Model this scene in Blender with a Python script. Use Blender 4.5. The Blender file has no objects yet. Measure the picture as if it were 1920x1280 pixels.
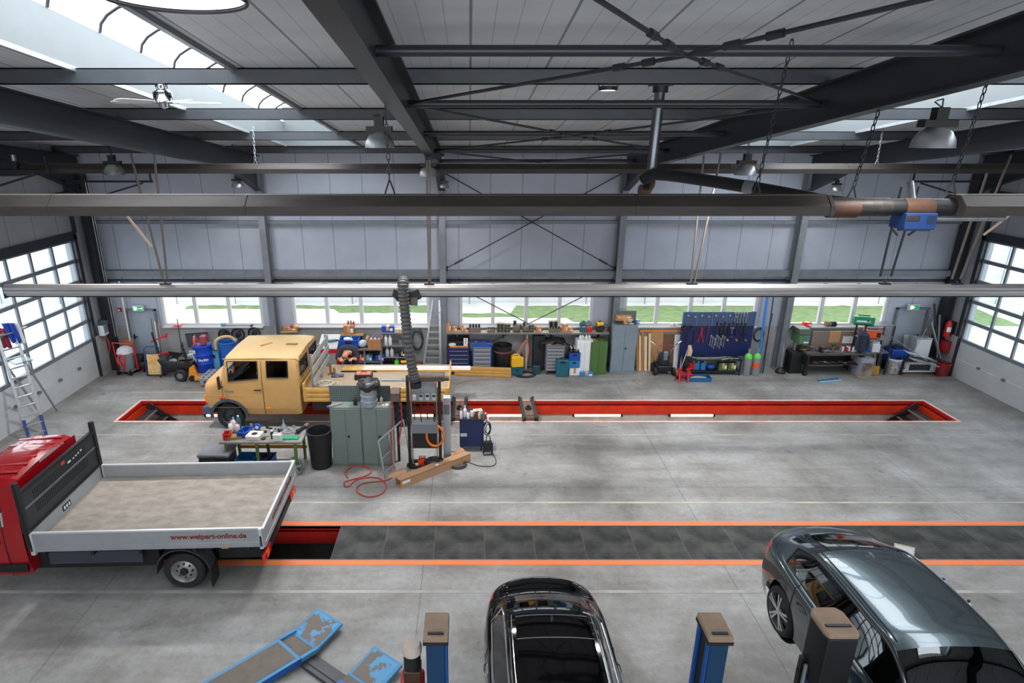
import bpy,bmesh,math,random
from mathutils import Vector,Matrix
random.seed(7)
SC=bpy.context.scene
COL=SC.collection
PI=math.pi
# ---------------------------------------------------------------- camera
CAM_F,CAM_CX,CAM_CY,CAM_H=1142.0,880.0,640.0,7.5
PITCH=math.atan2(CAM_CY-252.0,CAM_F)
cam_data=bpy.data.cameras.new('camera')
cam_data.sensor_width=36.0
cam_data.lens=CAM_F/1920.0*36.0
cam_data.shift_x=(960.0-CAM_CX)/1920.0
cam_data.clip_start=0.05
cam_data.clip_end=500
cam=bpy.data.objects.new('camera',cam_data)
cam.location=(0,0,CAM_H)
cam.rotation_euler=(PI/2-PITCH,0,0)
COL.objects.link(cam)
SC.camera=cam
# ---------------------------------------------------------------- sky and exposure
world=bpy.data.worlds.new('overcast_sky')
SC.world=world
world.use_nodes=True
bgn=world.node_tree.nodes['Background']
bgn.inputs[0].default_value=(0.93,0.97,1.0,1)
bgn.inputs[1].default_value=4.4
vs_=SC.view_settings
vs_.view_transform='Standard'
vs_.look='None'
vs_.gamma=1
vs_.use_curve_mapping=False
vs_.exposure=0.0
try:
 SC.cycles.use_denoising=True
 SC.cycles.max_bounces=8
 SC.cycles.diffuse_bounces=4
 SC.cycles.glossy_bounces=4
 SC.cycles.transparent_max_bounces=16
 SC.cycles.sample_clamp_indirect=6
except Exception:
 pass

def area_light(name,loc,rot,sx,sy,power,color=(1,1,1),portal=False):
 d=bpy.data.lights.new(name,'AREA')
 d.shape='RECTANGLE'
 d.size=sx
 d.size_y=sy
 d.energy=power
 d.color=color
 if portal:
  d.cycles.is_portal=True
 o=bpy.data.objects.new(name,d)
 o.location=loc
 o.rotation_euler=rot
 COL.objects.link(o)
 return o

 # daylight through the two barrel rooflights, plus an added fill light behind the camera
SKY_X=((-5.23,-3.12),(7.05,9.16))
for(sx0,sx1)in SKY_X:
 area_light('skylight_daylight',((sx0+sx1)/2,10.8,9.24),(math.atan(-0.118),0,0),4.2,16.5,850,(0.90,0.95,1.0))
area_light('added_back_fill',(1.9,-6.6,5.2),(PI/2,0,0),24,4.2,120,(0.93,0.96,1.0))

# ---------------------------------------------------------------- helpers
def ray(px,py):
 u,v=px-CAM_CX,py-CAM_CY
 c,s=math.cos(PITCH),math.sin(PITCH)
 return(u,CAM_F*c-v*s,-CAM_F*s-v*c)

def fp(px,py,z=0.0):
 r=ray(px,py)
 t=(z-CAM_H)/r[2]
 return(r[0]*t,r[1]*t)

def yp(px,py,Y):
 r=ray(px,py)
 t=Y/r[1]
 return(r[0]*t,CAM_H+r[2]*t)

def lin(c):
 return tuple(((v/255.0)/12.92 if v/255.0<=0.04045 else((v/255.0+0.055)/1.055)**2.4)for v in c)+(1.0,)

MATS={}

def mat(key,rgb,rough=0.55,metal=0.0,noise=0.0,nscale=6.0,bump=0.0,coat=0.0,rgb2=None,stretch=None,emit=0.0,spec=0.5,edge=(0.35,0.68)):
 if key in MATS:
  return MATS[key]
 m=bpy.data.materials.new(key)
 m.use_nodes=True
 nt=m.node_tree
 b=nt.nodes['Principled BSDF']
 b.inputs['Base Color'].default_value=lin(rgb)
 b.inputs['Roughness'].default_value=rough
 b.inputs['Metallic'].default_value=metal
 b.inputs['Coat Weight'].default_value=coat
 b.inputs['Coat Roughness'].default_value=0.04
 b.inputs['Specular IOR Level'].default_value=spec
 if emit:
  b.inputs['Emission Color'].default_value=lin(rgb)
  b.inputs['Emission Strength'].default_value=emit
 if noise or bump:
  tc=nt.nodes.new('ShaderNodeTexCoord')
  src=tc.outputs['Object']
  if stretch:
   mp=nt.nodes.new('ShaderNodeMapping')
   mp.inputs['Scale'].default_value=stretch
   nt.links.new(src,mp.inputs['Vector'])
   src=mp.outputs['Vector']
  n=nt.nodes.new('ShaderNodeTexNoise')
  n.inputs['Scale'].default_value=nscale
  n.inputs['Detail'].default_value=6
  n.inputs['Roughness'].default_value=0.65
  nt.links.new(src,n.inputs['Vector'])
  if noise:
   r=nt.nodes.new('ShaderNodeValToRGB')
   r.color_ramp.elements[0].position=edge[0]
   r.color_ramp.elements[1].position=edge[1]
   c=lin(rgb)
   d=lin(rgb2)if rgb2 else tuple(x*(1-noise)for x in c[:3])+(1,)
   r.color_ramp.elements[0].color=d
   r.color_ramp.elements[1].color=c
   nt.links.new(n.outputs['Fac'],r.inputs['Fac'])
   nt.links.new(r.outputs['Color'],b.inputs['Base Color'])
  if bump:
   bp=nt.nodes.new('ShaderNodeBump')
   bp.inputs['Strength'].default_value=bump
   bp.inputs['Distance'].default_value=0.02
   nt.links.new(n.outputs['Fac'],bp.inputs['Height'])
   nt.links.new(bp.outputs['Normal'],b.inputs['Normal'])
 MATS[key]=m
 return m

def glass(key,tint=(0.9,0.95,0.95),refl=0.08,rough=0.02):
 """thin pane: tinted see-through plus a fresnel mirror"""
 if key in MATS:
  return MATS[key]
 m=bpy.data.materials.new(key)
 m.use_nodes=True
 nt=m.node_tree
 nt.nodes.remove(nt.nodes['Principled BSDF'])
 out=nt.nodes['Material Output']
 t=nt.nodes.new('ShaderNodeBsdfTransparent')
 t.inputs[0].default_value=tuple(tint)+(1,)
 g=nt.nodes.new('ShaderNodeBsdfGlossy')
 g.inputs['Color'].default_value=(0.95,0.97,1,1)
 g.inputs['Roughness'].default_value=rough
 lw=nt.nodes.new('ShaderNodeFresnel')
 lw.inputs['IOR'].default_value=1.0+refl*6
 mx=nt.nodes.new('ShaderNodeMixShader')
 ge=nt.nodes.new('ShaderNodeNewGeometry')
 inv=nt.nodes.new('ShaderNodeMath');inv.operation='SUBTRACT';inv.inputs[0].default_value=1.0
 nt.links.new(ge.outputs['Backfacing'],inv.inputs[1])
 mu=nt.nodes.new('ShaderNodeMath');mu.operation='MULTIPLY'
 nt.links.new(lw.outputs[0],mu.inputs[0])
 nt.links.new(inv.outputs[0],mu.inputs[1])
 nt.links.new(mu.outputs[0],mx.inputs[0])
 nt.links.new(t.outputs[0],mx.inputs[1])
 nt.links.new(g.outputs[0],mx.inputs[2])
 nt.links.new(mx.outputs[0],out.inputs[0])
 MATS[key]=m
 return m

def panel_mat(key,rgb,axis,period,width,dark=0.55,rough=0.45,minor=0.0,minw=0.0,noise=0.15,dy=0.0,spec=0.5):
 """sheet metal cladding with regular joints across one world axis (0 x, 1 y, 2 z)"""
 m=bpy.data.materials.new(key)
 m.use_nodes=True
 nt=m.node_tree
 b=nt.nodes['Principled BSDF']
 b.inputs['Roughness'].default_value=rough
 b.inputs['Specular IOR Level'].default_value=spec
 tc=nt.nodes.new('ShaderNodeTexCoord')
 sp=nt.nodes.new('ShaderNodeSeparateXYZ')
 nt.links.new(tc.outputs['Object'],sp.inputs[0])

 def groove(per,wid):
  a=nt.nodes.new('ShaderNodeMath');a.operation='ADD';a.inputs[1].default_value=1000*per+dy
  nt.links.new(sp.outputs[axis],a.inputs[0])
  d=nt.nodes.new('ShaderNodeMath');d.operation='DIVIDE';d.inputs[1].default_value=per
  nt.links.new(a.outputs[0],d.inputs[0])
  f=nt.nodes.new('ShaderNodeMath');f.operation='FRACT'
  nt.links.new(d.outputs[0],f.inputs[0])
  l=nt.nodes.new('ShaderNodeMath');l.operation='LESS_THAN';l.inputs[1].default_value=wid/per
  nt.links.new(f.outputs[0],l.inputs[0])
  return l.outputs[0]
 n=nt.nodes.new('ShaderNodeTexNoise')
 n.inputs['Scale'].default_value=1.3
 n.inputs['Detail'].default_value=5
 nt.links.new(tc.outputs['Object'],n.inputs['Vector'])
 r=nt.nodes.new('ShaderNodeValToRGB')
 c=lin(rgb)
 r.color_ramp.elements[0].position=0.3
 r.color_ramp.elements[1].position=0.7
 r.color_ramp.elements[0].color=tuple(x*(1-noise)for x in c[:3])+(1,)
 r.color_ramp.elements[1].color=c
 nt.links.new(n.outputs['Fac'],r.inputs['Fac'])
 col=r.outputs['Color']
 for per,wid,dk in((period,width,dark),)+(((minor,minw,0.35),)if minor else()):
  mx=nt.nodes.new('ShaderNodeMix');mx.data_type='RGBA';mx.blend_type='MULTIPLY'
  ml=nt.nodes.new('ShaderNodeMath');ml.operation='MULTIPLY';ml.inputs[1].default_value=dk
  nt.links.new(groove(per,wid),ml.inputs[0])
  nt.links.new(ml.outputs[0],mx.inputs['Factor'])
  nt.links.new(col,mx.inputs['A'])
  mx.inputs['B'].default_value=(0.05,0.05,0.06,1)
  col=mx.outputs['Result']
 nt.links.new(col,b.inputs['Base Color'])
 MATS[key]=m
 return m

class MB:
 def __init__(s):
  s.v=[]
  s.f=[]
  s.M=Matrix()

 def at(s,loc=(0,0,0),rz=0.0,rx=0.0,ry=0.0):
  s.M=Matrix.Translation(loc)@Matrix.Rotation(rz,4,'Z')@Matrix.Rotation(ry,4,'Y')@Matrix.Rotation(rx,4,'X')
  return s

 def add(s,vs,fs):
  o=len(s.v)
  s.v+=[tuple(s.M@Vector(p))for p in vs]
  s.f+=[tuple(i+o for i in f)for f in fs]
  return s

 def box(s,x0,x1,y0,y1,z0,z1):
  return s.add([(x0,y0,z0),(x1,y0,z0),(x1,y1,z0),(x0,y1,z0),(x0,y0,z1),(x1,y0,z1),(x1,y1,z1),(x0,y1,z1)],[(0,3,2,1),(4,5,6,7),(0,1,5,4),(1,2,6,5),(2,3,7,6),(3,0,4,7)])

 def cb(s,c,d):
  return s.box(c[0]-d[0]/2,c[0]+d[0]/2,c[1]-d[1]/2,c[1]+d[1]/2,c[2]-d[2]/2,c[2]+d[2]/2)

 def bar(s,p,q,w,h=None,up=(0,0,1)):
  """rectangular bar from p to q"""
  h=h or w
  p,q=Vector(p),Vector(q)
  d=(q-p).normalized()
  u=Vector(up)
  if abs(d.dot(u))>0.98:
   u=Vector((0,1,0))
  a=d.cross(u).normalized()*w/2
  b=a.normalized().cross(d).normalized()*h/2
  vs=[p-a-b,p+a-b,p+a+b,p-a+b,q-a-b,q+a-b,q+a+b,q-a+b]
  return s.add(vs,[(0,3,2,1),(4,5,6,7),(0,1,5,4),(1,2,6,5),(2,3,7,6),(3,0,4,7)])

 def cyl(s,p,q,r,r2=None,n=16,caps=True):
  r2=r if r2 is None else r2
  p,q=Vector(p),Vector(q)
  d=(q-p).normalized()
  u=Vector((0,0,1))if abs(d.z)<0.95 else Vector((1,0,0))
  a=d.cross(u).normalized()
  b=d.cross(a)
  vs=[]
  for c,rr in((p,r),(q,r2)):
   for i in range(n):
    t=2*PI*i/n
    vs.append(c+(a*math.cos(t)+b*math.sin(t))*rr)
  fs=[(i,(i+1)%n,n+(i+1)%n,n+i)for i in range(n)]
  if caps:
   fs+=[tuple(range(n-1,-1,-1)),tuple(range(n,2*n))]
  return s.add(vs,fs)

 def tube(s,pts,r,n=8,closed=False):
  pts=[Vector(p)for p in pts]
  m=len(pts)
  rad=r if isinstance(r,(list,tuple))else[r]*m
  prev=None
  vs=[]
  for i in range(m):
   a=pts[(i-1)%m]if(closed or i>0)else pts[i]
   b=pts[(i+1)%m]if(closed or i<m-1)else pts[i]
   d=(b-a).normalized()
   if prev is None:
    u=Vector((0,0,1))if abs(d.z)<0.9 else Vector((1,0,0))
    x=d.cross(u).normalized()
   else:
    x=(prev-d*prev.dot(d)).normalized()
   prev=x
   y=d.cross(x)
   for k in range(n):
    t=2*PI*k/n
    vs.append(pts[i]+(x*math.cos(t)+y*math.sin(t))*rad[i])
  fs=[]
  for i in range(m if closed else m-1):
   j=(i+1)%m
   for k in range(n):
    fs.append((i*n+k,i*n+(k+1)%n,j*n+(k+1)%n,j*n+k))
  if not closed:
   fs+=[tuple(range(n-1,-1,-1)),tuple(range((m-1)*n,m*n))]
  return s.add(vs,fs)

 def lathe(s,prof,n=24,c=(0,0,0),axis='z',close=True):
  """profile of (radius, height) turned about an axis through c"""
  vs,fs=[],[]
  for(r,h)in prof:
   for i in range(n):
    t=2*PI*i/n
    x,y=r*math.cos(t),r*math.sin(t)
    if axis=='z':
     vs.append((c[0]+x,c[1]+y,c[2]+h))
    elif axis=='y':
     vs.append((c[0]+x,c[1]+h,c[2]+y))
    else:
     vs.append((c[0]+h,c[1]+x,c[2]+y))
  m=len(prof)
  for j in range(m-1):
   for i in range(n):
    fs.append((j*n+i,j*n+(i+1)%n,(j+1)*n+(i+1)%n,(j+1)*n+i))
  if close:
   if prof[0][0]>1e-4:
    fs.append(tuple(range(n-1,-1,-1)))
   if prof[-1][0]>1e-4:
    fs.append(tuple(range((m-1)*n,m*n)))
  return s.add(vs,fs)

 def prism(s,poly,a,b,axis='y'):
  """2D outline extruded from a to b along an axis"""
  n=len(poly)
  vs=[]
  for h in(a,b):
   for(p,q)in poly:
    vs.append((p,h,q)if axis=='y' else((h,p,q)if axis=='x' else(p,q,h)))
  fs=[(i,(i+1)%n,n+(i+1)%n,n+i)for i in range(n)]
  fs+=[tuple(range(n-1,-1,-1)),tuple(range(n,2*n))]
  return s.add(vs,fs)

 def ball(s,c,r,sc=(1,1,1),n=12,m=8):
  vs,fs=[],[]
  for j in range(m+1):
   p=PI*j/m
   for i in range(n):
    t=2*PI*i/n
    vs.append((c[0]+r*sc[0]*math.sin(p)*math.cos(t),c[1]+r*sc[1]*math.sin(p)*math.sin(t),c[2]+r*sc[2]*math.cos(p)))
  for j in range(m):
   for i in range(n):
    fs.append((j*n+i,j*n+(i+1)%n,(j+1)*n+(i+1)%n,(j+1)*n+i))
  return s.add(vs,fs)

 def ring(s,c,R,r,axis='z',n=24,k=8,sy=1.0):
  pts=[]
  for i in range(n):
   t=2*PI*i/n
   x,y=R*math.cos(t),R*math.sin(t)*sy
   pts.append((c[0]+x,c[1]+y,c[2])if axis=='z' else((c[0]+x,c[1],c[2]+y)if axis=='y' else(c[0],c[1]+x,c[2]+y)))
  return s.tube(pts,r,k,True)

 def build(s,name,m,parent=None,bev=0.0,sharp=0.6,world=False,label=None,kind=None,merge=True,segs=2):
  me=bpy.data.meshes.new(name)
  me.from_pydata(s.v,[],s.f)
  bm=bmesh.new()
  bm.from_mesh(me)
  if merge:
   bmesh.ops.remove_doubles(bm,verts=bm.verts,dist=1e-5)
  bmesh.ops.recalc_face_normals(bm,faces=bm.faces)
  if world and parent is not None:
   p=parent
   off=Vector((0,0,0))
   while p is not None:
    off+=p.location
    p=p.parent
   bmesh.ops.translate(bm,verts=bm.verts,vec=-off)
  bm.to_mesh(me)
  bm.free()
  me.polygons.foreach_set('use_smooth',[True]*len(me.polygons))
  me.set_sharp_from_angle(angle=sharp)
  o=bpy.data.objects.new(name,me)
  COL.objects.link(o)
  if m is not None:
   me.materials.append(m)
  if parent is not None:
   o.parent=parent
  if bev:
   bv=o.modifiers.new('edge','BEVEL')
   bv.width=bev
   bv.segments=segs
   bv.limit_method='ANGLE'
   bv.angle_limit=0.6
   bv.harden_normals=False
  if label:
   o['label']=label
  if kind:
   o['kind']=kind
  return o

def tag(o,label,cat,group=None,kind=None):
 o['label']=label
 o['category']=cat
 if group:
  o['group']=group
 if kind:
  o['kind']=kind
 return o

def thing(name,label,cat,loc=(0,0,0),rz=0.0,group=None):
 o=bpy.data.objects.new(name,None)
 o.empty_display_size=0.1
 COL.objects.link(o)
 o.location=loc
 o.rotation_euler=(0,0,rz)
 return tag(o,label,cat,group)

def struct(name,mb,m,bev=0.0,parent=None,sharp=0.6):
 o=mb.build(name,m,parent,bev=bev,sharp=sharp)
 o['kind']='structure'
 return o

KIDS={}

def dup(root,loc,rz=None,label=None,group=None,scale=None):
 def cp(o,par):
  c=o.copy()
  COL.objects.link(c)
  if par is not None:
   c.parent=par
  for ch in list(o.children):
   cp(ch,c)
  return c
 r=cp(root,None)
 r.location=loc
 if rz is not None:
  r.rotation_euler=(0,0,rz)
 if label:
  r['label']=label
 if group:
  r['group']=group
 if scale:
  r.scale=scale
 return r

def text_mesh(name,txt,size,m,parent,M,bold=0.0,xs=1.0,world=False):
 """lettering as a thin mesh; M places it (text lies in its local xy plane)"""
 cu=bpy.data.curves.new(name,'FONT')
 cu.body=txt
 cu.size=size
 cu.extrude=0.001
 cu.offset=bold
 cu.align_x='CENTER'
 cu.align_y='CENTER'
 to=bpy.data.objects.new(name+'_tmp',cu)
 COL.objects.link(to)
 dg=bpy.context.evaluated_depsgraph_get()
 me=bpy.data.meshes.new_from_object(to.evaluated_get(dg))
 bpy.data.objects.remove(to)
 me.transform(M@Matrix.Diagonal((xs,1,1,1)))
 if world and parent is not None:
  me.transform(Matrix.Translation(-parent.location))
 me.materials.clear()
 me.materials.append(m)
 o=bpy.data.objects.new(name,me)
 COL.objects.link(o)
 o.parent=parent
 return o

def catmull(P,n):
 """P list of tuples -> dense list with n subdivisions per segment"""
 out=[]
 m=len(P)
 for i in range(m-1):
  p0=P[i-1]if i>0 else tuple(2*a-b for a,b in zip(P[0],P[1]))
  p1,p2=P[i],P[i+1]
  p3=P[i+2]if i+2<m else tuple(2*a-b for a,b in zip(P[-1],P[-2]))
  for k in range(n):
   t=k/n
   out.append(tuple(0.5*(2*b+(c-a)*t+(2*a-5*b+4*c-d)*t*t+(3*b-a-3*c+d)*t**3)for a,b,c,d in zip(p0,p1,p2,p3)))
 out.append(tuple(P[-1]))
 return out

def coil(c,R,r,turns,axis='z',n=20,sy=1.0,jit=0.12,rise=0.0,seed=1):
 """loosely wound cable as one list of points"""
 rnd=random.Random(seed)
 pts=[]
 for k in range(turns):
  rr=R*(1+rnd.uniform(-jit,jit))
  ox,oy=rnd.uniform(-jit,jit)*R,rnd.uniform(-jit,jit)*R
  for i in range(n):
   t=2*PI*i/n
   h=rise*(k+i/n)
   x,y=rr*math.cos(t)+ox*math.sin(t/2)**2,rr*sy*math.sin(t)+oy*math.sin(t/2)**2
   if axis=='z':
    pts.append((c[0]+x,c[1]+y,c[2]+h))
   elif axis=='y':
    pts.append((c[0]+x,c[1]+h,c[2]+y))
   else:
    pts.append((c[0]+h,c[1]+x,c[2]+y))
 return pts

 # ---------------------------------------------------------------- shared materials
STEEL_DARK=mat('dark_structural_steel',(38,41,48),0.45,0.0,0.25,3)
STEEL_GREY=mat('grey_painted_steel',(118,122,130),0.5,0.0,0.25,3)
GALV=mat('galvanised_steel',(168,173,178),0.38,0.6,0.25,5)
ALU=mat('aluminium',(190,194,198),0.32,0.75,0.15,6)
CHROME=mat('chrome',(225,228,232),0.12,1.0)
BLACK=mat('black_plastic',(24,25,28),0.5)
RUBBER=mat('black_rubber',(30,30,32),0.75,0,0.25,8)
WHITE=mat('white_paint',(222,224,226),0.45)
RED=mat('red_paint',(188,30,34),0.4)
ORANGE=mat('orange_plastic',(230,104,28),0.45)
BLUE=mat('blue_plastic',(22,74,168),0.4)
SKYBLUE=mat('light_blue_plastic',(40,120,178),0.45)
NAVY=mat('navy_lacquer',(26,40,88),0.4)
GREEN=mat('green_lacquer',(70,104,50),0.5)
YELLOW=mat('yellow_plastic',(226,172,34),0.45)
WOOD=mat('pine_wood',(196,150,98),0.6,0,0.3,4,stretch=(1,1,8))
PLY=mat('plywood',(178,134,90),0.6,0,0.25,3,stretch=(6,1,1))
CARD=mat('cardboard',(172,122,78),0.75,0,0.15,5)
DIRTY=mat('greasy_steel',(70,66,64),0.5,0.5,0.5,14,0.2)
TEAL=mat('teal_plastic',(20,92,108),0.45)
CLEAR=mat('milky_plastic',(205,208,205),0.35)

# ================================================================ THE HALL
XL,XR,YW,YB=-12.1,15.78,19.45,-6.0
COLX=[-6.44,-0.845,4.775,10.4]
RAFX=[-11.9,-6.44,-0.845,4.775,10.4,15.6]

def rb(y):  # underside of the rafters
 return 8.671-0.118*y

 # ---- floor material
fm=bpy.data.materials.new('worn_concrete')
fm.use_nodes=True
nt=fm.node_tree
b=nt.nodes['Principled BSDF']
tc=nt.nodes.new('ShaderNodeTexCoord')

def noise_node(scale,detail=6,rough=0.6,vec=None,dist=0.0):
 n=nt.nodes.new('ShaderNodeTexNoise')
 n.inputs['Scale'].default_value=scale
 n.inputs['Detail'].default_value=detail
 n.inputs['Roughness'].default_value=rough
 n.inputs['Distortion'].default_value=dist
 nt.links.new(vec or tc.outputs['Object'],n.inputs['Vector'])
 return n

def ramp(src,stops):
 r=nt.nodes.new('ShaderNodeValToRGB')
 e=r.color_ramp.elements
 e[0].position,e[0].color=stops[0]
 e[1].position,e[1].color=stops[-1]
 for p,c in stops[1:-1]:
  x=e.new(p)
  x.color=c
 nt.links.new(src,r.inputs['Fac'])
 return r.outputs['Color']

def mixc(fac,a,bcol,mode='MIX'):
 m=nt.nodes.new('ShaderNodeMix')
 m.data_type='RGBA'
 m.blend_type=mode
 if isinstance(fac,float):
  m.inputs['Factor'].default_value=fac
 else:
  nt.links.new(fac,m.inputs['Factor'])
 for k,v in(('A',a),('B',bcol)):
  if isinstance(v,tuple):
   m.inputs[k].default_value=v
  else:
   nt.links.new(v,m.inputs[k])
 return m.outputs['Result']

base=ramp(noise_node(0.55,8,0.62,dist=0.4).outputs['Fac'],[(0.3,lin((116,112,109))),(0.5,lin((148,146,144))),(0.72,lin((174,174,175)))])
fine=ramp(noise_node(9,10,0.78).outputs['Fac'],[(0.28,(0.5,0.49,0.48,1)),(0.62,(1,1,1,1))])
col=mixc(0.6,base,fine,'MULTIPLY')
mp=nt.nodes.new('ShaderNodeMapping')
mp.inputs['Scale'].default_value=(0.25,1.6,1)
nt.links.new(tc.outputs['Object'],mp.inputs['Vector'])
streak=ramp(noise_node(1.6,7,0.6,mp.outputs['Vector'],0.6).outputs['Fac'],[(0.32,(0.66,0.64,0.62,1)),(0.6,(1,1,1,1))])
col=mixc(0.7,col,streak,'MULTIPLY')
spots=ramp(noise_node(2.1,3,0.5,dist=1.0).outputs['Fac'],[(0.68,(0,0,0,1)),(0.78,(1,1,1,1))])
col=mixc(spots,col,mixc(0.55,col,lin((62,58,55))))
# saw-cut joints between the slabs
sp=nt.nodes.new('ShaderNodeSeparateXYZ')
nt.links.new(tc.outputs['Object'],sp.inputs[0])
for ax,per,off in((0,5.52,0.85),(1,6.3,0.7)):
 a=nt.nodes.new('ShaderNodeMath');a.operation='ADD';a.inputs[1].default_value=off+10*per
 nt.links.new(sp.outputs[ax],a.inputs[0])
 d=nt.nodes.new('ShaderNodeMath');d.operation='DIVIDE';d.inputs[1].default_value=per
 nt.links.new(a.outputs[0],d.inputs[0])
 f=nt.nodes.new('ShaderNodeMath');f.operation='FRACT'
 nt.links.new(d.outputs[0],f.inputs[0])
 l=nt.nodes.new('ShaderNodeMath');l.operation='LESS_THAN';l.inputs[1].default_value=0.014/per
 nt.links.new(f.outputs[0],l.inputs[0])
 ml=nt.nodes.new('ShaderNodeMath');ml.operation='MULTIPLY';ml.inputs[1].default_value=0.6
 nt.links.new(l.outputs[0],ml.inputs[0])
 col=mixc(ml.outputs[0],col,lin((70,68,66)))
nt.links.new(col,b.inputs['Base Color'])
rr=ramp(noise_node(1.1,6,0.6).outputs['Fac'],[(0.3,(0.36,0.36,0.36,1)),(0.7,(0.6,0.6,0.6,1))])
nt.links.new(rr,b.inputs['Roughness'])
b.inputs['Specular IOR Level'].default_value=0.45
FLOOR=fm

P1=(-9.75,13.5,15.24,16.58)  # rear pit opening
P2=(-9.2,13.5,9.42,10.5)  # front pit opening
fl=MB()
ys=[YB,P2[2],P2[3],P1[2],P1[3],YW+0.4]
for j in range(5):
 y0,y1=ys[j],ys[j+1]
 if j in(1,3):
  p=P2 if j==1 else P1
  fl.box(XL-0.4,p[0],y0,y1,-0.3,0)
  fl.box(p[1],XR+0.4,y0,y1,-0.3,0)
 else:
  fl.box(XL-0.4,XR+0.4,y0,y1,-0.3,0)
struct('floor',fl,FLOOR)

# ---- pits
PIT_RED=mat('pit_red_paint',(226,58,22),0.5,0,0.3,3)
PIT_DARKRED=mat('pit_dark_red_paint',(190,24,20),0.45,0,0.25,3)
PIT_WHITE=mat('pit_white_wall',(214,210,202),0.6,0,0.3,3)
PALE_ORANGE=mat('faded_orange_kerb_paint',(232,150,122),0.6,0,0.6,3,rgb2=(210,205,200))
LINE_ORANGE=mat('orange_floor_paint',(240,112,40),0.55,0,0.6,2.2,rgb2=(214,120,70))

def pit(p,depth,red,name,wallm):
 x0,x1,y0,y1=p
 t=0.15
 for nm,bx in(('far',(x0-t,x1+t,y1,y1+t)),('near',(x0-t,x1+t,y0-t,y0)),('left',(x0-t,x0,y0,y1)),('right',(x1,x1+t,y0,y1))):
  o=struct('wall_pit_%s'%nm,MB().box(*bx,-depth,-0.02),wallm)
  lip=MB()
  pan=MB()
  e=0.03
  if nm=='far':
   lip.box(x0,x1,y1-e,y1,-0.10,-0.005);pan.box(x0,x1,y1-e,y1,-0.42,-0.14)
  elif nm=='near':
   lip.box(x0,x1,y0,y0+e,-0.10,-0.005);pan.box(x0,x1,y0,y0+e,-0.42,-0.14)
  elif nm=='left':
   lip.box(x0,x0+e,y0,y1,-0.10,-0.005);pan.box(x0,x0+e,y0,y1,-0.42,-0.14)
  else:
   lip.box(x1-e,x1,y0,y1,-0.10,-0.005);pan.box(x1-e,x1,y0,y1,-0.42,-0.14)
  lip.build('lip',PIT_DARKRED,o)
  pan.build('panel',red,o)
 struct('floor_pit',MB().box(x0,x1,y0,y1,-depth-0.1,-depth),wallm)

pit(P1,1.5,PIT_RED,'rear',PIT_WHITE)
pit(P2,1.5,mat('pit_deep_red_paint',(176,30,22),0.5,0,0.3,3),'front',mat('pit_dark_wall',(84,80,76),0.7,0,0.4,3))  # front pit walls and floor take a darker colour
# pale kerb around the rear pit, orange lines along the front pit
k=MB()
w=0.07
k.box(P1[0]-w,P1[1]+w,P1[2]-w,P1[2],-0.02,0.006).box(P1[0]-w,P1[1]+w,P1[3],P1[3]+w,-0.02,0.006)
k.box(P1[0]-w,P1[0],P1[2],P1[3],-0.02,0.006).box(P1[1],P1[1]+w,P1[2],P1[3],-0.02,0.006)
struct('trim_pit_kerb',k,PALE_ORANGE)
k=MB()
k.box(-9.3,14.2,P2[3],P2[3]+0.13,-0.01,0.004).box(-9.3,14.2,P2[2]-0.13,P2[2],-0.01,0.004)
struct('trim_pit_lines',k,LINE_ORANGE)
k=MB()
k.box(P2[0],P2[1],P2[3]-0.03,P2[3],-0.06,0.003).box(P2[0],P2[1],P2[2],P2[2]+0.03,-0.06,0.003)
struct('trim_pit_angle',k,STEEL_GREY)
# worn lane lines
LINE_W=mat('worn_lane_paint',(172,170,166),0.6,0,0.9,1.3,rgb2=(136,134,132))
LINE_Y=mat('worn_yellow_lane_paint',(190,176,150),0.6,0,0.9,1.3,rgb2=(148,146,143))
for i,(x0,x1,y,wd,m_)in enumerate(((-10.4,-3.6,17.23,0.05,LINE_Y),(-10.4,13.8,14.42,0.05,LINE_W),(-9.6,15.0,11.3,0.06,LINE_Y),(-9.6,15.0,8.6,0.07,LINE_W))):
 struct('trim_lane_line_%d'%(i+1),MB().box(x0,x1,y-wd/2,y+wd/2,-0.01,0.003),m_)

 # pit stairs: steel treads between stringers, one flight at each end
for x0,sgn,lab in((P1[0],1,'dark steel pit stairs at the yellow truck end of the red pit'),(P1[1],-1,'dark steel pit stairs at the empty far end of the red pit')):
 t=thing('pit_stairs',lab,'stairs',(x0,(P1[2]+P1[3])/2,-1.5))
 for yy in(P1[2]+0.06,P1[3]-0.12):
  MB().bar((sgn*0.22,yy-t.location.y,1.44),(sgn*1.9,yy-t.location.y,0.12),0.04,0.2).build('stringer',DIRTY,t)
 for i in range(6):
  xx,zz=sgn*(0.36+i*0.28),1.28-i*0.22
  MB().box(xx-0.14,xx+0.14,-0.58,0.55,zz-0.03,zz).build('tread',DIRTY,t)
  MB().box(xx+sgn*0.13-0.012,xx+sgn*0.13+0.012,-0.58,0.55,zz-0.035,zz+0.006).build('nosing',GALV,t)

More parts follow.
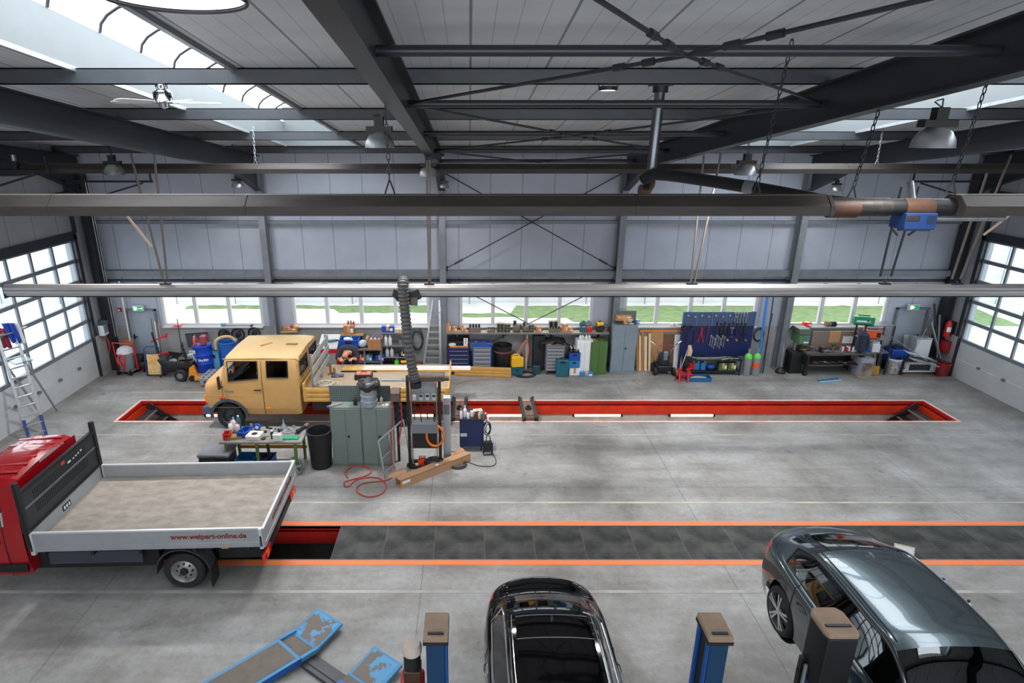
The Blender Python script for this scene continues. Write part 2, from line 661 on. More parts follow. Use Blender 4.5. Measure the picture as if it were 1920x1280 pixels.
  # fluorescent tubes in the rear pit wall
TUBE_ON=mat('lit_tube',(255,250,240),0.4,emit=2.2)
px_tubes=[(386,432),(740,815),(905,985),(1075,1165),(1255,1338)]
for i,(a,c_)in enumerate(px_tubes):
 xa,xb=yp(a,777,P1[3])[0],yp(c_,777,P1[3])[0]
 place=('under the cab of the yellow truck','behind the black hose post','beside the blue tool trolley','in the middle of the red pit','rightmost of those in the red pit')[i]
 t=thing('pit_light','lit white strip light in the pit wall '+place,'light',((xa+xb)/2,P1[3]-0.03,-0.455),0,'strip lights in the rear pit')
 L=xb-xa
 MB().box(-L/2,L/2,-0.02,0.02,-0.03,0.02).build('diffuser',TUBE_ON,t)
 for s_ in(-1,1):
  MB().box(s_*L/2-0.03,s_*L/2+0.03,-0.03,0.02,-0.04,0.03).build('end_cap',STEEL_DARK,t)

  # grating over the front pit: single panels
GRATE=bpy.data.materials.new('dark_bar_grating')
GRATE.use_nodes=True
g_nt=GRATE.node_tree
gb=g_nt.nodes['Principled BSDF']
gb.inputs['Roughness'].default_value=0.5
gb.inputs['Metallic'].default_value=0.3
gt=g_nt.nodes.new('ShaderNodeTexCoord')
gn=g_nt.nodes.new('ShaderNodeTexNoise')
gn.inputs['Scale'].default_value=2.2
gn.inputs['Detail'].default_value=8
g_nt.links.new(gt.outputs['Object'],gn.inputs['Vector'])
gr=g_nt.nodes.new('ShaderNodeValToRGB')
gr.color_ramp.elements[0].position=0.35
gr.color_ramp.elements[0].color=lin((46,47,50))
gr.color_ramp.elements[1].position=0.7
gr.color_ramp.elements[1].color=lin((104,102,100))
g_nt.links.new(gn.outputs['Fac'],gr.inputs['Fac'])
g_nt.links.new(gr.outputs['Color'],gb.inputs['Base Color'])
ged=[-2.6+0.964*i for i in range(18)]
ords=['first','second','third','fourth','fifth','sixth','seventh','eighth','ninth','tenth','eleventh','twelfth','thirteenth','fourteenth','fifteenth','sixteenth','seventeenth','eighteenth','nineteenth','twentieth','twenty-first','twenty-second','twenty-third','twenty-fourth']
g0=MB()
for j in range(31):
 yy=-0.52+j*1.04/30
 g0.box(-0.475,0.475,yy-0.010,yy+0.010,-0.03,0.0)
for xx in(-0.474,0.474):
 g0.box(xx-0.005,xx+0.005,-0.535,0.535,-0.04,0.001)
for xx in(-0.16,0.16):
 g0.box(xx-0.01,xx+0.01,-0.535,0.535,-0.045,-0.02)
grate0=g0.build('pit_grating',GRATE,sharp=0.3)
for i in range(17):
 if ged[i]>13:
  break
 xx=(ged[i]+ged[i+1])/2
 o=grate0 if i==0 else dup(grate0,(0,0,0))
 o.location=(xx,(P2[2]+P2[3])/2,0.0)
 tag(o,'%s dark grating panel of the front pit, counted from its open hole'%ords[i],'grating','grating panels over the front pit')
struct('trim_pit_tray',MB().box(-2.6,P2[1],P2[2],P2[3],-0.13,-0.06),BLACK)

# ---- walls
CONC=mat('cast_concrete_wall',(158,158,158),0.75,0,0.35,1.6,0.1)
WALLP=panel_mat('far_wall_panels',(170,176,190),0,1.0,0.02,0.6,0.55,noise=0.12,dy=0.35)
SIDEP=panel_mat('side_wall_panels',(160,163,170),1,1.0,0.02,0.6,0.55,noise=0.12)
WIN=[(-10.23,-6.87),(-5.87,-1.32),(-0.32,4.1),(5.13,9.57),(10.62,13.88)]
SILL,WTOP=1.42,2.98
DOORS=[(-11.43,-10.41),(14.17,15.25)]
wf=MB()
xs=sorted([XL]+[v for d in DOORS for v in d]+[XR])
wf.box(XL,DOORS[0][0],YW,YW+0.2,0,SILL).box(DOORS[0][1],DOORS[1][0],YW,YW+0.2,0,SILL).box(DOORS[1][1],XR,YW,YW+0.2,0,SILL)
lo=struct('wall_far',wf,CONC)
wu=MB()
wu.box(XL,XR,YW+0.05,YW+0.2,WTOP,7.4)
cuts=[XL]+[v for w_ in WIN for v in w_]+[XR]
for i in range(0,len(cuts),2):
 a,c_=cuts[i],cuts[i+1]
 z0=SILL
 if i==0:
  wu.box(a,DOORS[0][0],YW+0.05,YW+0.2,z0,WTOP).box(DOORS[0][0],DOORS[0][1],YW+0.05,YW+0.2,2.02,WTOP).box(DOORS[0][1],c_,YW+0.05,YW+0.2,z0,WTOP)
 elif i==len(cuts)-2:
  wu.box(a,DOORS[1][0],YW+0.05,YW+0.2,z0,WTOP).box(DOORS[1][0],DOORS[1][1],YW+0.05,YW+0.2,2.07,WTOP).box(DOORS[1][1],c_,YW+0.05,YW+0.2,z0,WTOP)
 else:
  wu.box(a,c_,YW+0.05,YW+0.2,z0,WTOP)
wu.build('cladding',WALLP,lo)
# horizontal wall rails
g=MB()
for z0,z1,yy in((3.16,3.35,19.27),(4.83,4.93,19.33)):
 for a,c_ in zip([XL]+COLX,COLX+[XR]):
  g.box(a+0.09,c_-0.09,yy,YW+0.05,z0,z1)
struct('trim_wall_rails',g,STEEL_GREY)
struct('trim_wall_flashing',MB().box(XL,XR,19.34,YW+0.05,WTOP-0.01,WTOP+0.05),STEEL_DARK)
# windows
FRAME=mat('light_window_frame',(196,196,198),0.45)
PANE=glass('clear_pane',(0.95,0.96,0.95),0.06)
nsp=[3,4,4,4,3]
for i,((a,c_),n)in enumerate(zip(WIN,nsp)):
 root=MB()
 root.box(a,c_,YW-0.08,YW+0.2,SILL-0.03,SILL+0.02)
 o=struct('window_%d'%(i+1),root,FRAME)
 fr=MB()
 d0,d1=YW+0.06,YW+0.16
 fr.box(a,c_,d0,d1,SILL+0.02,SILL+0.1).box(a,c_,d0,d1,WTOP-0.1,WTOP)
 for q in range(n+1):
  xx=a+(c_-a)*q/n
  ww=0.06 if 0<q<n else 0.09
  fr.box(max(a,xx-ww),min(c_,xx+ww),d0,d1,SILL+0.1,WTOP-0.1)
 fr.build('frame',FRAME,o)
 for q in range(n):
  xa=a+(c_-a)*q/n+0.05
  xb=a+(c_-a)*(q+1)/n-0.05
  MB().box(xa,xb,YW+0.1,YW+0.106,SILL+0.08,WTOP-0.08).build('pane',PANE,o)
  # personnel doors with a frame and a handle
DOORG=mat('grey_blue_door_leaf',(150,160,172),0.5,0,0.15,2)
for i,((a,c_),top)in enumerate(zip(DOORS,(1.97,2.02))):
 o=struct('door_%d'%(3+i),MB().box(a+0.06,c_-0.06,YW+0.04,YW+0.1,0,top),DOORG)
 f=MB()
 f.box(a,a+0.06,YW-0.03,YW+0.15,0,top+0.05).box(c_-0.06,c_,YW-0.03,YW+0.15,0,top+0.05).box(a,c_,YW-0.03,YW+0.15,top,top+0.06)
 f.build('frame',STEEL_GREY,o)
 hx=a+0.16 if i==0 else c_-0.16
 MB().box(hx-0.02,hx+0.02,YW,YW+0.045,0.98,1.14).box(hx-0.02,hx+0.12,YW-0.03,YW,1.05,1.075).build('handle',BLACK,o)
 # side walls with sectional doors
DOOR_Y=((13.9,18.55),(6.2,11.4))  # second pair lies out of view, added to let in daylight
for side,X,d in(('left',XL,-1),('right',XR,1)):
 m=MB()
 xa,xb=(X,X+0.25*d)if d>0 else(X+0.25*d,X)
 yc=[YB,DOOR_Y[1][0],DOOR_Y[1][1],DOOR_Y[0][0],DOOR_Y[0][1],YW+0.2]
 for j in(0,2,4):
  m.box(xa,xb,yc[j],yc[j+1],0,4.5)
 m.box(xa,xb,YB-0.2,YW+0.2,4.5,10.4)
 w_=struct('wall_'+side,m,SIDEP)
 s_=MB()
 for j in(2,4):
  s_.box(X-0.1*d-0.001,X,yc[j]+0.02,yc[j+1]-(0.2 if j==4 else 0.02),0,1.35)if d>0 else s_.box(X,X+0.1,yc[j]+0.02,yc[j+1]-(0.2 if j==4 else 0.02),0,1.35)
 s_.build('plinth',CONC,w_)
 for q,(y0,y1)in enumerate(DOOR_Y):
  nm={('left',0):'door_1',('right',0):'door_2',('left',1):'door_5',('right',1):'door_6'}[(side,q)]
  x0,x1=(X+0.03,X+0.09)if d>0 else(X-0.09,X-0.03)
  dm=MB()
  dm.box(x0,x1,y0,y1,0.0,0.62).box(x0,x1,y0,y1,0.635,1.25)
  do=struct(nm,dm,mat('door_panel_grey_white',(196,200,202),0.45,0,0.1,2))
  f=MB()
  zz=[1.25+i*(4.45-1.25)/5 for i in range(6)]
  for z in zz:
   f.box(x0-0.01,x1+0.01,y0,y1,z-0.055,z+0.055)
   f.box(x0-0.02,x1+0.02,y0,y1,z-0.012,z+0.012)
  nv=5
  for j in range(nv+1):
   yy=y0+(y1-y0)*j/nv
   f.box(x0,x1,max(y0,yy-0.035),min(y1,yy+0.035),1.25,4.45)
  f.build('frame',mat('door_frame_grey',(112,118,126),0.5),do)
  for i in range(5):
   for j in range(nv):
    ya,yb=y0+(y1-y0)*j/nv+0.03,y0+(y1-y0)*(j+1)/nv-0.03
    MB().box((x0+x1)/2-0.004,(x0+x1)/2+0.004,ya,yb,zz[i]+0.05,zz[i+1]-0.05).build('pane',glass('door_pane',(0.88,0.92,0.94),0.05),do)
  hg=MB()
  for j in range(1,nv):
   yy=y0+(y1-y0)*j/nv
   hg.cb((X-0.0 if d<0 else X+0.02,yy,0.63),(0.1,0.08,0.07))
  hg.build('hinge',STEEL_GREY,do)
  # guide rails and lintel
  t_=MB()
  xi0,xi1=(X-0.08,X+0.02)if d>0 else(X-0.02,X+0.08)
  t_.box(xi0,xi1,y0-0.14,y0,0,4.6).box(xi0,xi1,y1,y1+0.14,0,4.6).box(xi0,xi1,y0-0.14,y1+0.14,4.46,4.7)
  struct('trim_door_rail_%d'%(q+1+(2 if d>0 else 0)),t_,STEEL_DARK)
struct('wall_back',MB().box(XL,XR,YB-0.2,YB,0,3.1).box(XL,XR,YB-0.2,YB,7.3,10.4).box(XL,-10.2,YB-0.2,YB,3.1,7.3).box(14,XR,YB-0.2,YB,3.1,7.3),panel_mat('back_wall_panels',(150,152,158),0,1.0,0.02))  # opening made for the added fill light behind it

# ---- ceiling with the two rooflight openings
CEIL=panel_mat('ceiling_panels',(212,215,220),0,1.0,0.03,0.7,0.42,0.25,0.012,0.18)

def roofz(y):
 return rb(y)+0.70

SKY_Y=(3.0,18.2)  # near end cut short out of view to darken the front floor
cm=MB()
xc=[XL-0.2,SKY_X[0][0]-0.03,SKY_X[0][1]+0.03,SKY_X[1][0]-0.03,SKY_X[1][1]+0.03,XR+0.2]

def slab(x0,x1,y0,y1):
 cm.add([(x0,y0,roofz(y0)),(x1,y0,roofz(y0)),(x1,y1,roofz(y1)),(x0,y1,roofz(y1)),(x0,y0,roofz(y0)+0.12),(x1,y0,roofz(y0)+0.12),(x1,y1,roofz(y1)+0.12),(x0,y1,roofz(y1)+0.12)],[(0,3,2,1),(4,5,6,7),(0,1,5,4),(1,2,6,5),(2,3,7,6),(3,0,4,7)])

for i in range(5):
 if i in(1,3):
  slab(xc[i],xc[i+1],YB-0.2,SKY_Y[0]-0.03)
  slab(xc[i],xc[i+1],SKY_Y[1]+0.03,YW+0.3)
 else:
  slab(xc[i],xc[i+1],YB-0.2,YW+0.3)
struct('ceiling',cm,CEIL)
UPST=mat('skylight_upstand_sheet',(104,110,113),0.5,0,0.08,2)
for i,(x0,x1)in enumerate(SKY_X):
 u=MB()
 h=0.62
 y0,y1=SKY_Y
 for xa,xb in((x0-0.06,x0),(x1,x1+0.06)):
  u.add([(xa,y0,roofz(y0)-0.03),(xb,y0,roofz(y0)-0.03),(xb,y1,roofz(y1)-0.03),(xa,y1,roofz(y1)-0.03),(xa,y0,roofz(y0)+h),(xb,y0,roofz(y0)+h),(xb,y1,roofz(y1)+h),(xa,y1,roofz(y1)+h)],[(0,3,2,1),(4,5,6,7),(0,1,5,4),(1,2,6,5),(2,3,7,6),(3,0,4,7)])
 u.box(x0,x1,y1,y1+0.06,roofz(y1)-0.03,roofz(y1)+h+0.4).box(x0,x1,y0-0.06,y0,roofz(y0)-0.03,roofz(y0)+h+0.4)
 so=struct('window_%d'%(6+i),u,UPST)
 R,rise=(x1-x0)/2,0.45
 arc=[]
 for q in range(13):
  t=PI*q/12
  arc.append(((x0+x1)/2-R*math.cos(t),rise*math.sin(t)))
 pm=MB()
 vs,fs=[],[]
 for yy in(y0,y1):
  for(ax,az)in arc:
   vs.append((ax,yy,roofz(yy)+h+az))
 for q in range(12):
  fs.append((q,q+1,13+q+1,13+q))
 pm.add(vs,fs)
 pm.build('pane',glass('rooflight_pane',(0.95,0.97,0.98),0.02),so)
 ribs=MB()
 yy=y0
 while yy<=y1+0.01:
  ribs.tube([(ax,yy,roofz(yy)+h+az)for(ax,az)in arc],0.022,6)
  yy+=1.095
 ribs.build('rib',STEEL_DARK,so)
 # bright flashing on the lower edge of the opening
 e=MB()
 for xa in(x0,x1):
  e.bar((xa,y0,roofz(y0)-0.02),(xa,y1,roofz(y1)-0.02),0.07,0.06)
 e.build('edge_trim',GALV,so)

 # ---- steel frame
for i,X in enumerate(RAFX):
 m=MB()
 for(h0,h1,wd)in((0.0,0.025,0.2),(0.025,0.475,0.012),(0.475,0.5,0.2)):
  vs=[]
  for yy in(YB,19.25):
   for xx,hh in((X-wd/2,h0),(X+wd/2,h0),(X+wd/2,h1),(X-wd/2,h1)):
    vs.append((xx,yy,rb(yy)+hh))
  m.add(vs,[(0,3,2,1),(4,5,6,7),(0,1,5,4),(1,2,6,5),(2,3,7,6),(3,0,4,7)])
  # tapered haunch over the column
 m.prism([(16.9,rb(16.9)),(19.15,rb(19.15)),(19.15,rb(19.15)-0.55)],X-0.006,X+0.006,'x')
 m.bar((X,16.9,rb(16.9)-0.0),(X,19.15,rb(19.15)-0.56),0.2,0.022)
 struct('beam_rafter_%d'%(i+1),m,STEEL_DARK)
for i,X in enumerate(COLX):
 m=MB()
 zt=rb(19.2)+0.1
 m.box(X-0.1,X+0.1,19.06,19.08,0,zt).box(X-0.1,X+0.1,19.38,19.4,0,zt).box(X-0.006,X+0.006,19.08,19.38,0,zt)
 m.box(X-0.14,X+0.14,19.02,19.4,0,0.03)
 struct('column_%d'%(i+1),m,STEEL_GREY)
for i,X in enumerate((-11.9,15.6)):
 struct('column_%d'%(5+i),MB().box(X-0.1,X+0.1,19.06,19.4,0,6.6),STEEL_DARK)
PUR=[-3.6,-0.55,2.4,5.15,8.82,12.0,15.28,18.53]
for i,yy in enumerate(PUR):
 m=MB()
 z0=rb(yy)+0.5
 m.box(XL,XR,yy-0.05,yy+0.05,z0,z0+0.012).box(XL,XR,yy-0.05,yy+0.05,z0+0.185,z0+0.2).box(XL,XR,yy-0.05,yy-0.03,z0,z0+0.2)
 struct('beam_purlin_%d'%(i+1),m,mat('purlin_steel',(70,74,81),0.45,0,0.2,3))
TUBE=mat('strut_tube_steel',(50,53,60),0.35,0.2)
st=[6.06,8.82,12.0,15.28,18.22]
for i,yy in enumerate(st):
 z0=rb(yy)+0.26
 struct('beam_strut_%d'%(i+1),MB().cyl((COLX[1],yy,z0),(COLX[2],yy,z0),0.05),TUBE)
xm=(COLX[1]+COLX[2])/2
rods=MB()

def zst(y):
 return rb(y)+0.26

for a,c_ in((6.06,2.4),(6.06,8.82),(12.0,8.82),(12.0,15.28),(18.22,15.28)):
 for X in(COLX[1],COLX[2]):
  p,q=Vector((xm,a,zst(a)-0.04)),Vector((X,c_,zst(c_)))
  rods.cyl(p,q,0.02,n=8)
  for f_ in(0.08,0.16):
   rods.cyl(p.lerp(q,f_),p.lerp(q,f_+0.03),0.036,n=8)
struct('beam_roof_bracing',rods,STEEL_DARK)
br=MB()
yb=19.25
for z0,z1 in((3.43,6.38),(0.15,3.02)):
 for s_ in(0,1):
  xa,xb=(COLX[1]+0.1,COLX[2]-0.1)if s_==0 else(COLX[2]-0.1,COLX[1]+0.1)
  p,q=Vector((xa,yb-0.02*s_,z0)),Vector((xb,yb-0.02*s_,z1))
  br.cyl(p,q,0.016,n=8)
  br.cyl(p.lerp(q,0.05),p.lerp(q,0.1),0.032,n=8)
  br.cb(p,(0.12,0.02,0.16))
struct('beam_wall_bracing',br,STEEL_DARK)

# ---- outside
struct('ground',MB().box(-60,65,19.8,60,-0.3,-0.05).box(-60,XL-0.5,-20,60,-0.3,-0.06).box(XR+0.5,65,-20,60,-0.3,-0.06),mat('pale_asphalt',(184,183,184),0.8,0,0.15,0.6))
GRASSM=mat('grass_green',(108,130,84),0.9,0,0.4,3.0,0.4)
gm=MB()
rnd=random.Random(3)
vs,fs=[],[]
nx=90
for i in range(nx+1):
 x=-13+i*36/nx
 lo_y=26.85 if x<-6 else(26.2 if x<-0.6 else(25.5 if x<1.9 else(25.4 if x<4.6 else 24.2)))
 hi_y=26.05 if-0.6<x<1.9 else 27.4
 for j in range(5):
  f_=j/4
  vs.append((x,lo_y+(hi_y-lo_y)*f_+rnd.uniform(-0.08,0.08),-0.045+(rnd.uniform(0.0,0.08)if 0<j<4 else 0)))
for i in range(nx):
 for j in range(4):
  a=i*5+j
  fs.append((a,a+5,a+6,a+1))
gm.add(vs,fs)
o=gm.build('grass',GRASSM)
tag(o,'green grass verge outside behind the window band','grass',kind='stuff')
o=MB().box(18.5,40,12.4,19.4,-0.1,0.12).build('grass',GRASSM)
tag(o,'green lawn outside the right-hand sectional door','grass',kind='stuff')
fw=MB().box(-50,50,27.9,28.1,-0.1,3.2)
struct('wall_outside',fw,panel_mat('pale_outside_wall',(200,202,204),2,1.2,0.03,0.2,0.7,noise=0.08))
pz=MB()
for i in range(24):
 x=-33+i*2.75
 pz.cyl((x,27.72,-0.1),(x,27.72,4.2),0.03,n=8)
struct('column_outside',pz,GALV)

# ================================================================ VEHICLES
def dense(stations,na,nr,smooth):
 rows=[]
 f=catmull if smooth else(lambda P,n:[tuple(a+(b-a)*k/n for a,b in zip(P[i],P[i+1]))for i in range(len(P)-1)for k in range(n)]+[tuple(P[-1])])
 for a,ring in stations:
  rows.append([(a,)+tuple(p)for p in f(ring,nr)])
 cols=[]
 for j in range(len(rows[0])):
  cols.append(f([r[j]for r in rows],na))
 return[[cols[j][i]for j in range(len(cols))]for i in range(len(cols[0]))]

def shell(G,na,nr,classify,axis='x',centre=0.0,arches=()):
 """mirror a dense half-grid into parts; arches = (a, z, r, name-limit) wheel cut-outs snapped to a circle"""
 parts={}
 I,J=len(G),len(G[0])
 for side in(-1,1):
  P=[[None]*J for _ in range(I)]
  cut=[[False]*J for _ in range(I)]
  for i in range(I):
   for j in range(J):
    a,lat,z=G[i][j]
    for(ca,cz,R)in arches:
     if j<=nr*3 and lat>0.5:
      d=math.hypot(a-ca,z-cz)
      if d<R:
       cut[i][j]=True
       if d>1e-3:
        a,z=ca+(a-ca)/d*R,cz+(z-cz)/d*R
    P[i][j]=(a,centre+side*lat,z)if axis=='x' else(side*lat+centre,-a,z)
  for i in range(I-1):
   for j in range(J-1):
    if cut[i][j]and cut[i+1][j]and cut[i][j+1]and cut[i+1][j+1]:
     continue
    nm=classify(i/na,j/nr,side,G[i][j])
    if nm is None:
     continue
    parts.setdefault(nm,MB()).add([P[i][j],P[i+1][j],P[i+1][j+1],P[i][j+1]],[(0,1,2,3)])
 return parts

TYRE=mat('tyre_rubber',(34,34,36),0.7,0,0.3,10)

def wheel(parent,c,R,w,rim_mat,face,style='steel',spokes=5,axis='y'):
 """c is the hub centre; face = -1/+1 is the outer side along the axle axis"""
 t=MB()
 ir=0.62 if style=='steel' else 0.75
 prof=[(R*ir,-w/2),(R*0.9,-w/2),(R*0.98,-w*0.38),(R,-w*0.2),(R,w*0.2),(R*0.98,w*0.38),(R*0.9,w/2),(R*ir,w/2)]
 t.lathe(prof,32,c,axis,close=False)
 wh=t.build('wheel',TYRE,parent,world=True)
 rm=MB()
 f=face
 if style=='steel':
  rm.lathe([(R*0.64,f*w*0.48),(R*0.6,f*w*0.42),(R*0.52,f*w*0.2),(R*0.4,f*w*0.3),(R*0.3,f*w*0.42),(R*0.2,f*w*0.44),(0.0,f*w*0.44)],28,c,axis,close=False)
  rm.build('rim',rim_mat,wh,world=True)
  hb=MB()
  hb.lathe([(R*0.2,f*w*0.43),(R*0.17,f*w*0.6),(0,f*w*0.62)],18,c,axis,close=False)
  for k in range(8):
   a=2*PI*k/8
   q=Vector(c)
   dx,dz=math.cos(a)*R*0.36,math.sin(a)*R*0.36
   if axis=='y':
    hb.cyl((q.x+dx,q.y+f*w*0.3,q.z+dz),(q.x+dx,q.y+f*w*0.395,q.z+dz),R*0.055,n=10)
   else:
    hb.cyl((q.x+f*w*0.3,q.y+dx,q.z+dz),(q.x+f*w*0.395,q.y+dx,q.z+dz),R*0.055,n=10)
  hb.build('hub',BLACK,wh,world=True)
 else:
  rm.lathe([(R*0.78,f*w*0.5),(R*0.74,f*w*0.46),(R*0.72,f*w*0.1)],36,c,axis,close=False)
  for k in range(spokes):
   a=2*PI*k/spokes+0.3
   for da in(-0.10,0.10):
    pts=[]
    for rr,off in((0.12,0.40),(0.35,0.44),(0.75,0.44)):
     ang=a+da*(1.4 if rr>0.3 else 0.6)
     pts.append((c[0]+f*w*off,c[1]+math.cos(ang)*R*rr,c[2]+math.sin(ang)*R*rr))
    rm.bar(pts[0],pts[1],R*0.10,0.03,up=(1,0,0)).bar(pts[1],pts[2],R*0.085,0.03,up=(1,0,0))
  rm.lathe([(R*0.17,f*w*0.36),(R*0.15,f*w*0.48),(0,f*w*0.5)],18,c,axis,close=False)
  rm.build('rim',rim_mat,wh,world=True)
  MB().lathe([(0,f*w*0.0),(R*0.6,f*w*0.02)],28,c,axis,close=False).build('brake_disc',DIRTY,wh,world=True)
 return wh

 # ---------------------------------------------------------------- yellow crew cab truck over the rear pit
TAN=mat('faded_yellow_lacquer',(194,150,92),0.42,0,0.12,2.0)
TANROOF=mat('faded_sandy_roof_lacquer',(198,168,120),0.5,0,0.16,1.6)
BEDYEL=mat('ochre_bed_lacquer',(204,156,82),0.45,0,0.18,3)
VGLASS=glass('vehicle_glass',(0.74,0.78,0.8),0.10)
yt=thing('flatbed_truck','pale yellow crew-cab flatbed truck parked over the red pit','truck',(-6.39,15.83,0))
CY_=15.83
stn=[(-7.00,[(0.86,.50),(0.95,.62),(1.0,.92),(0.98,1.14),(0.94,1.22),(0.88,1.255),(0.8,1.27),(0.6,1.28),(0,1.29)]),(-6.93,[(1.02,.46),(1.06,.62),(1.07,.95),(1.05,1.20),(1.01,1.265),(0.94,1.30),(0.85,1.315),(0.65,1.325),(0,1.335)]),(-6.75,[(1.04,.45),(1.08,.62),(1.08,.95),(1.07,1.25),(1.04,1.31),(0.97,1.355),(0.88,1.375),(0.68,1.39),(0,1.41)]),(-6.57,[(1.05,.44),(1.08,.62),(1.08,.95),(1.08,1.28),(1.06,1.35),(1.0,1.40),(0.92,1.43),(0.7,1.46),(0,1.49)]),(-6.52,[(1.05,.44),(1.08,.62),(1.08,.95),(1.08,1.30),(1.07,1.37),(1.01,1.46),(0.94,1.49),(0.75,1.515),(0,1.54)]),(-6.38,[(1.05,.44),(1.08,.62),(1.08,.95),(1.08,1.30),(1.075,1.375),(1.0,1.90),(0.95,1.955),(0.82,2.0),(0,2.03)]),(-6.31,[(1.05,.44),(1.08,.62),(1.08,.95),(1.08,1.30),(1.075,1.38),(1.0,1.915),(0.96,1.97),(0.84,2.02),(0,2.06)]),(-5.53,[(1.05,.43),(1.08,.62),(1.08,.95),(1.08,1.32),(1.07,1.46),(1.0,1.92),(0.96,1.98),(0.84,2.04),(0,2.09)]),(-5.43,[(1.05,.43),(1.08,.62),(1.08,.95),(1.08,1.32),(1.07,1.48),(1.0,1.92),(0.96,1.98),(0.84,2.04),(0,2.09)]),(-5.29,[(1.05,.43),(1.08,.62),(1.08,.95),(1.08,1.32),(1.07,1.49),(1.0,1.92),(0.96,1.98),(0.84,2.04),(0,2.09)]),(-4.74,[(1.05,.43),(1.08,.62),(1.08,.95),(1.08,1.32),(1.07,1.49),(1.0,1.92),(0.96,1.98),(0.84,2.04),(0,2.08)]),(-4.55,[(1.04,.43),(1.07,.62),(1.07,.95),(1.07,1.32),(1.06,1.49),(0.99,1.91),(0.95,1.965),(0.83,2.02),(0,2.06)]),(-4.47,[(1.0,.44),(1.03,.62),(1.03,.95),(1.03,1.32),(1.02,1.49),(0.94,1.89),(0.91,1.94),(0.81,1.99),(0,2.03)]),]
G=dense(stn,3,2,False)

def cl_truck(i,j,side,p):
 if 4<=i<5 and j>=5 and j<8:
  return 'windscreen'
 if 6<=i<7 and 4<=j<5:
  return 'side_window%d'%side
 if 9<=i<10 and 4<=j<5:
  return 'rear_side_window%d'%side
 if j>=6 and i>=5:
  return 'roof'
 if 4.6<=i<8 and j<6:
  return 'front_door%d'%side
 return 'body'

parts=shell(G,3,2,cl_truck,'x',CY_,[(-6.39,.38,.46)])
body=parts['body'].build('cab_body',TAN,yt,world=True,sharp=0.5)
parts['roof'].build('cab_roof',TANROOF,yt,world=True,sharp=0.5)
parts['windscreen'].build('windscreen',VGLASS,yt,world=True)
for side in(-1,1):
 d=parts['front_door%d'%side].build('front_door',TAN,yt,world=True,sharp=0.5)
 parts['side_window%d'%side].build('window',VGLASS,d,world=True)
 ys_=CY_+side*1.085
 MB().box(-5.66,-5.47,ys_-0.015,ys_+0.015,1.125,1.15).build('handle',BLACK,d,world=True)
 parts['rear_side_window%d'%side].build('rear_window',VGLASS,yt,world=True)
 # rubber seals and seams
 s_=MB()
 for(xa,xb,za,zb,zc)in((-6.31,-5.53,1.38,1.46,1.915),(-5.29,-4.74,1.49,1.49,1.92)):
  l0,l1=CY_+side*1.078,CY_+side*1.004
  s_.tube([(xa,l0,za),(xb,l0,zb),(xb,l1,zc),(xa,l1,zc)],0.017,6,True)
 s_.build('window_seal',RUBBER,yt,world=True)
 for pts in([(-5.43,1.082,.44),(-5.43,1.083,1.32),(-5.43,1.073,1.48),(-5.43,1.0,1.92)],[(-6.5,1.082,.9),(-6.5,1.083,1.3),(-6.49,1.07,1.4)]):
  MB().tube([(a,CY_+side*l,z)for a,l,z in pts],0.007,5).build('door_seam',BLACK,yt,world=True)
 q=MB()
 for z in(0.97,0.64):
  q.tube([(-6.9,CY_+side*1.075,z),(-6.5,CY_+side*1.082,z),(-4.6,CY_+side*1.072,z)],0.006,5)
 q.build('crease',mat('dull_tan_seam',(178,136,80),0.5),yt,world=True)
 q=MB()
 q.tube([(-6.42,CY_+side*0.965,1.965),(-5.4,CY_+side*0.975,1.985),(-4.5,CY_+side*0.955,1.965)],0.014,6)
 q.build('rain_gutter',mat('dull_tan_seam',(178,136,80)),yt,world=True)
 # flare, wheel, mirror, lamps
 fl_=MB()
 arc=[(-6.39+0.47*math.cos(t),CY_+side*1.085,0.38+0.47*math.sin(t))for t in[PI*(-0.02+1.04*k/16)for k in range(17)]]
 for a,b_ in zip(arc,arc[1:]):
  fl_.bar(a,b_,0.07,0.065,up=(0,1,0))
 fl_.build('wheel_arch',mat('slate_plastic',(62,70,80),0.55),yt,world=True)
 wheel(yt,(-6.39,CY_+side*0.96,0.36),0.36,0.22,mat('dark_steel_rim',(60,66,76),0.45,0.4),side)
 m=MB()
 m.bar((-6.47,CY_+side*1.08,1.22),(-6.5,CY_+side*1.2,1.3),0.02).box(-6.53,-6.49,CY_+side*1.2-0.05,CY_+side*1.2+0.05,1.22,1.56)
 m.build('mirror',BLACK,yt,world=True)
 MB().box(-6.995,-6.93,CY_+side*1.0-0.06,CY_+side*1.0+0.06,0.78,0.97).build('indicator',mat('amber_lens',(245,130,20),0.25),yt,world=True)
 MB().cb((-5.33,CY_+side*1.085,0.62),(0.12,0.03,0.05)).build('marker_lamp',mat('amber_lens',(245,130,20)),yt,world=True)
 MB().ball((-6.52,CY_+side*1.08,0.9),0.06,(1.2,0.5,0.8)).build('side_lamp',RED,yt,world=True)
 MB().box(-6.42,-6.2,CY_+side*1.082-0.006,CY_+side*1.082+0.006,1.08,1.125).build('badge',mat('badge_grey_blue',(110,116,140),0.4),yt,world=True)
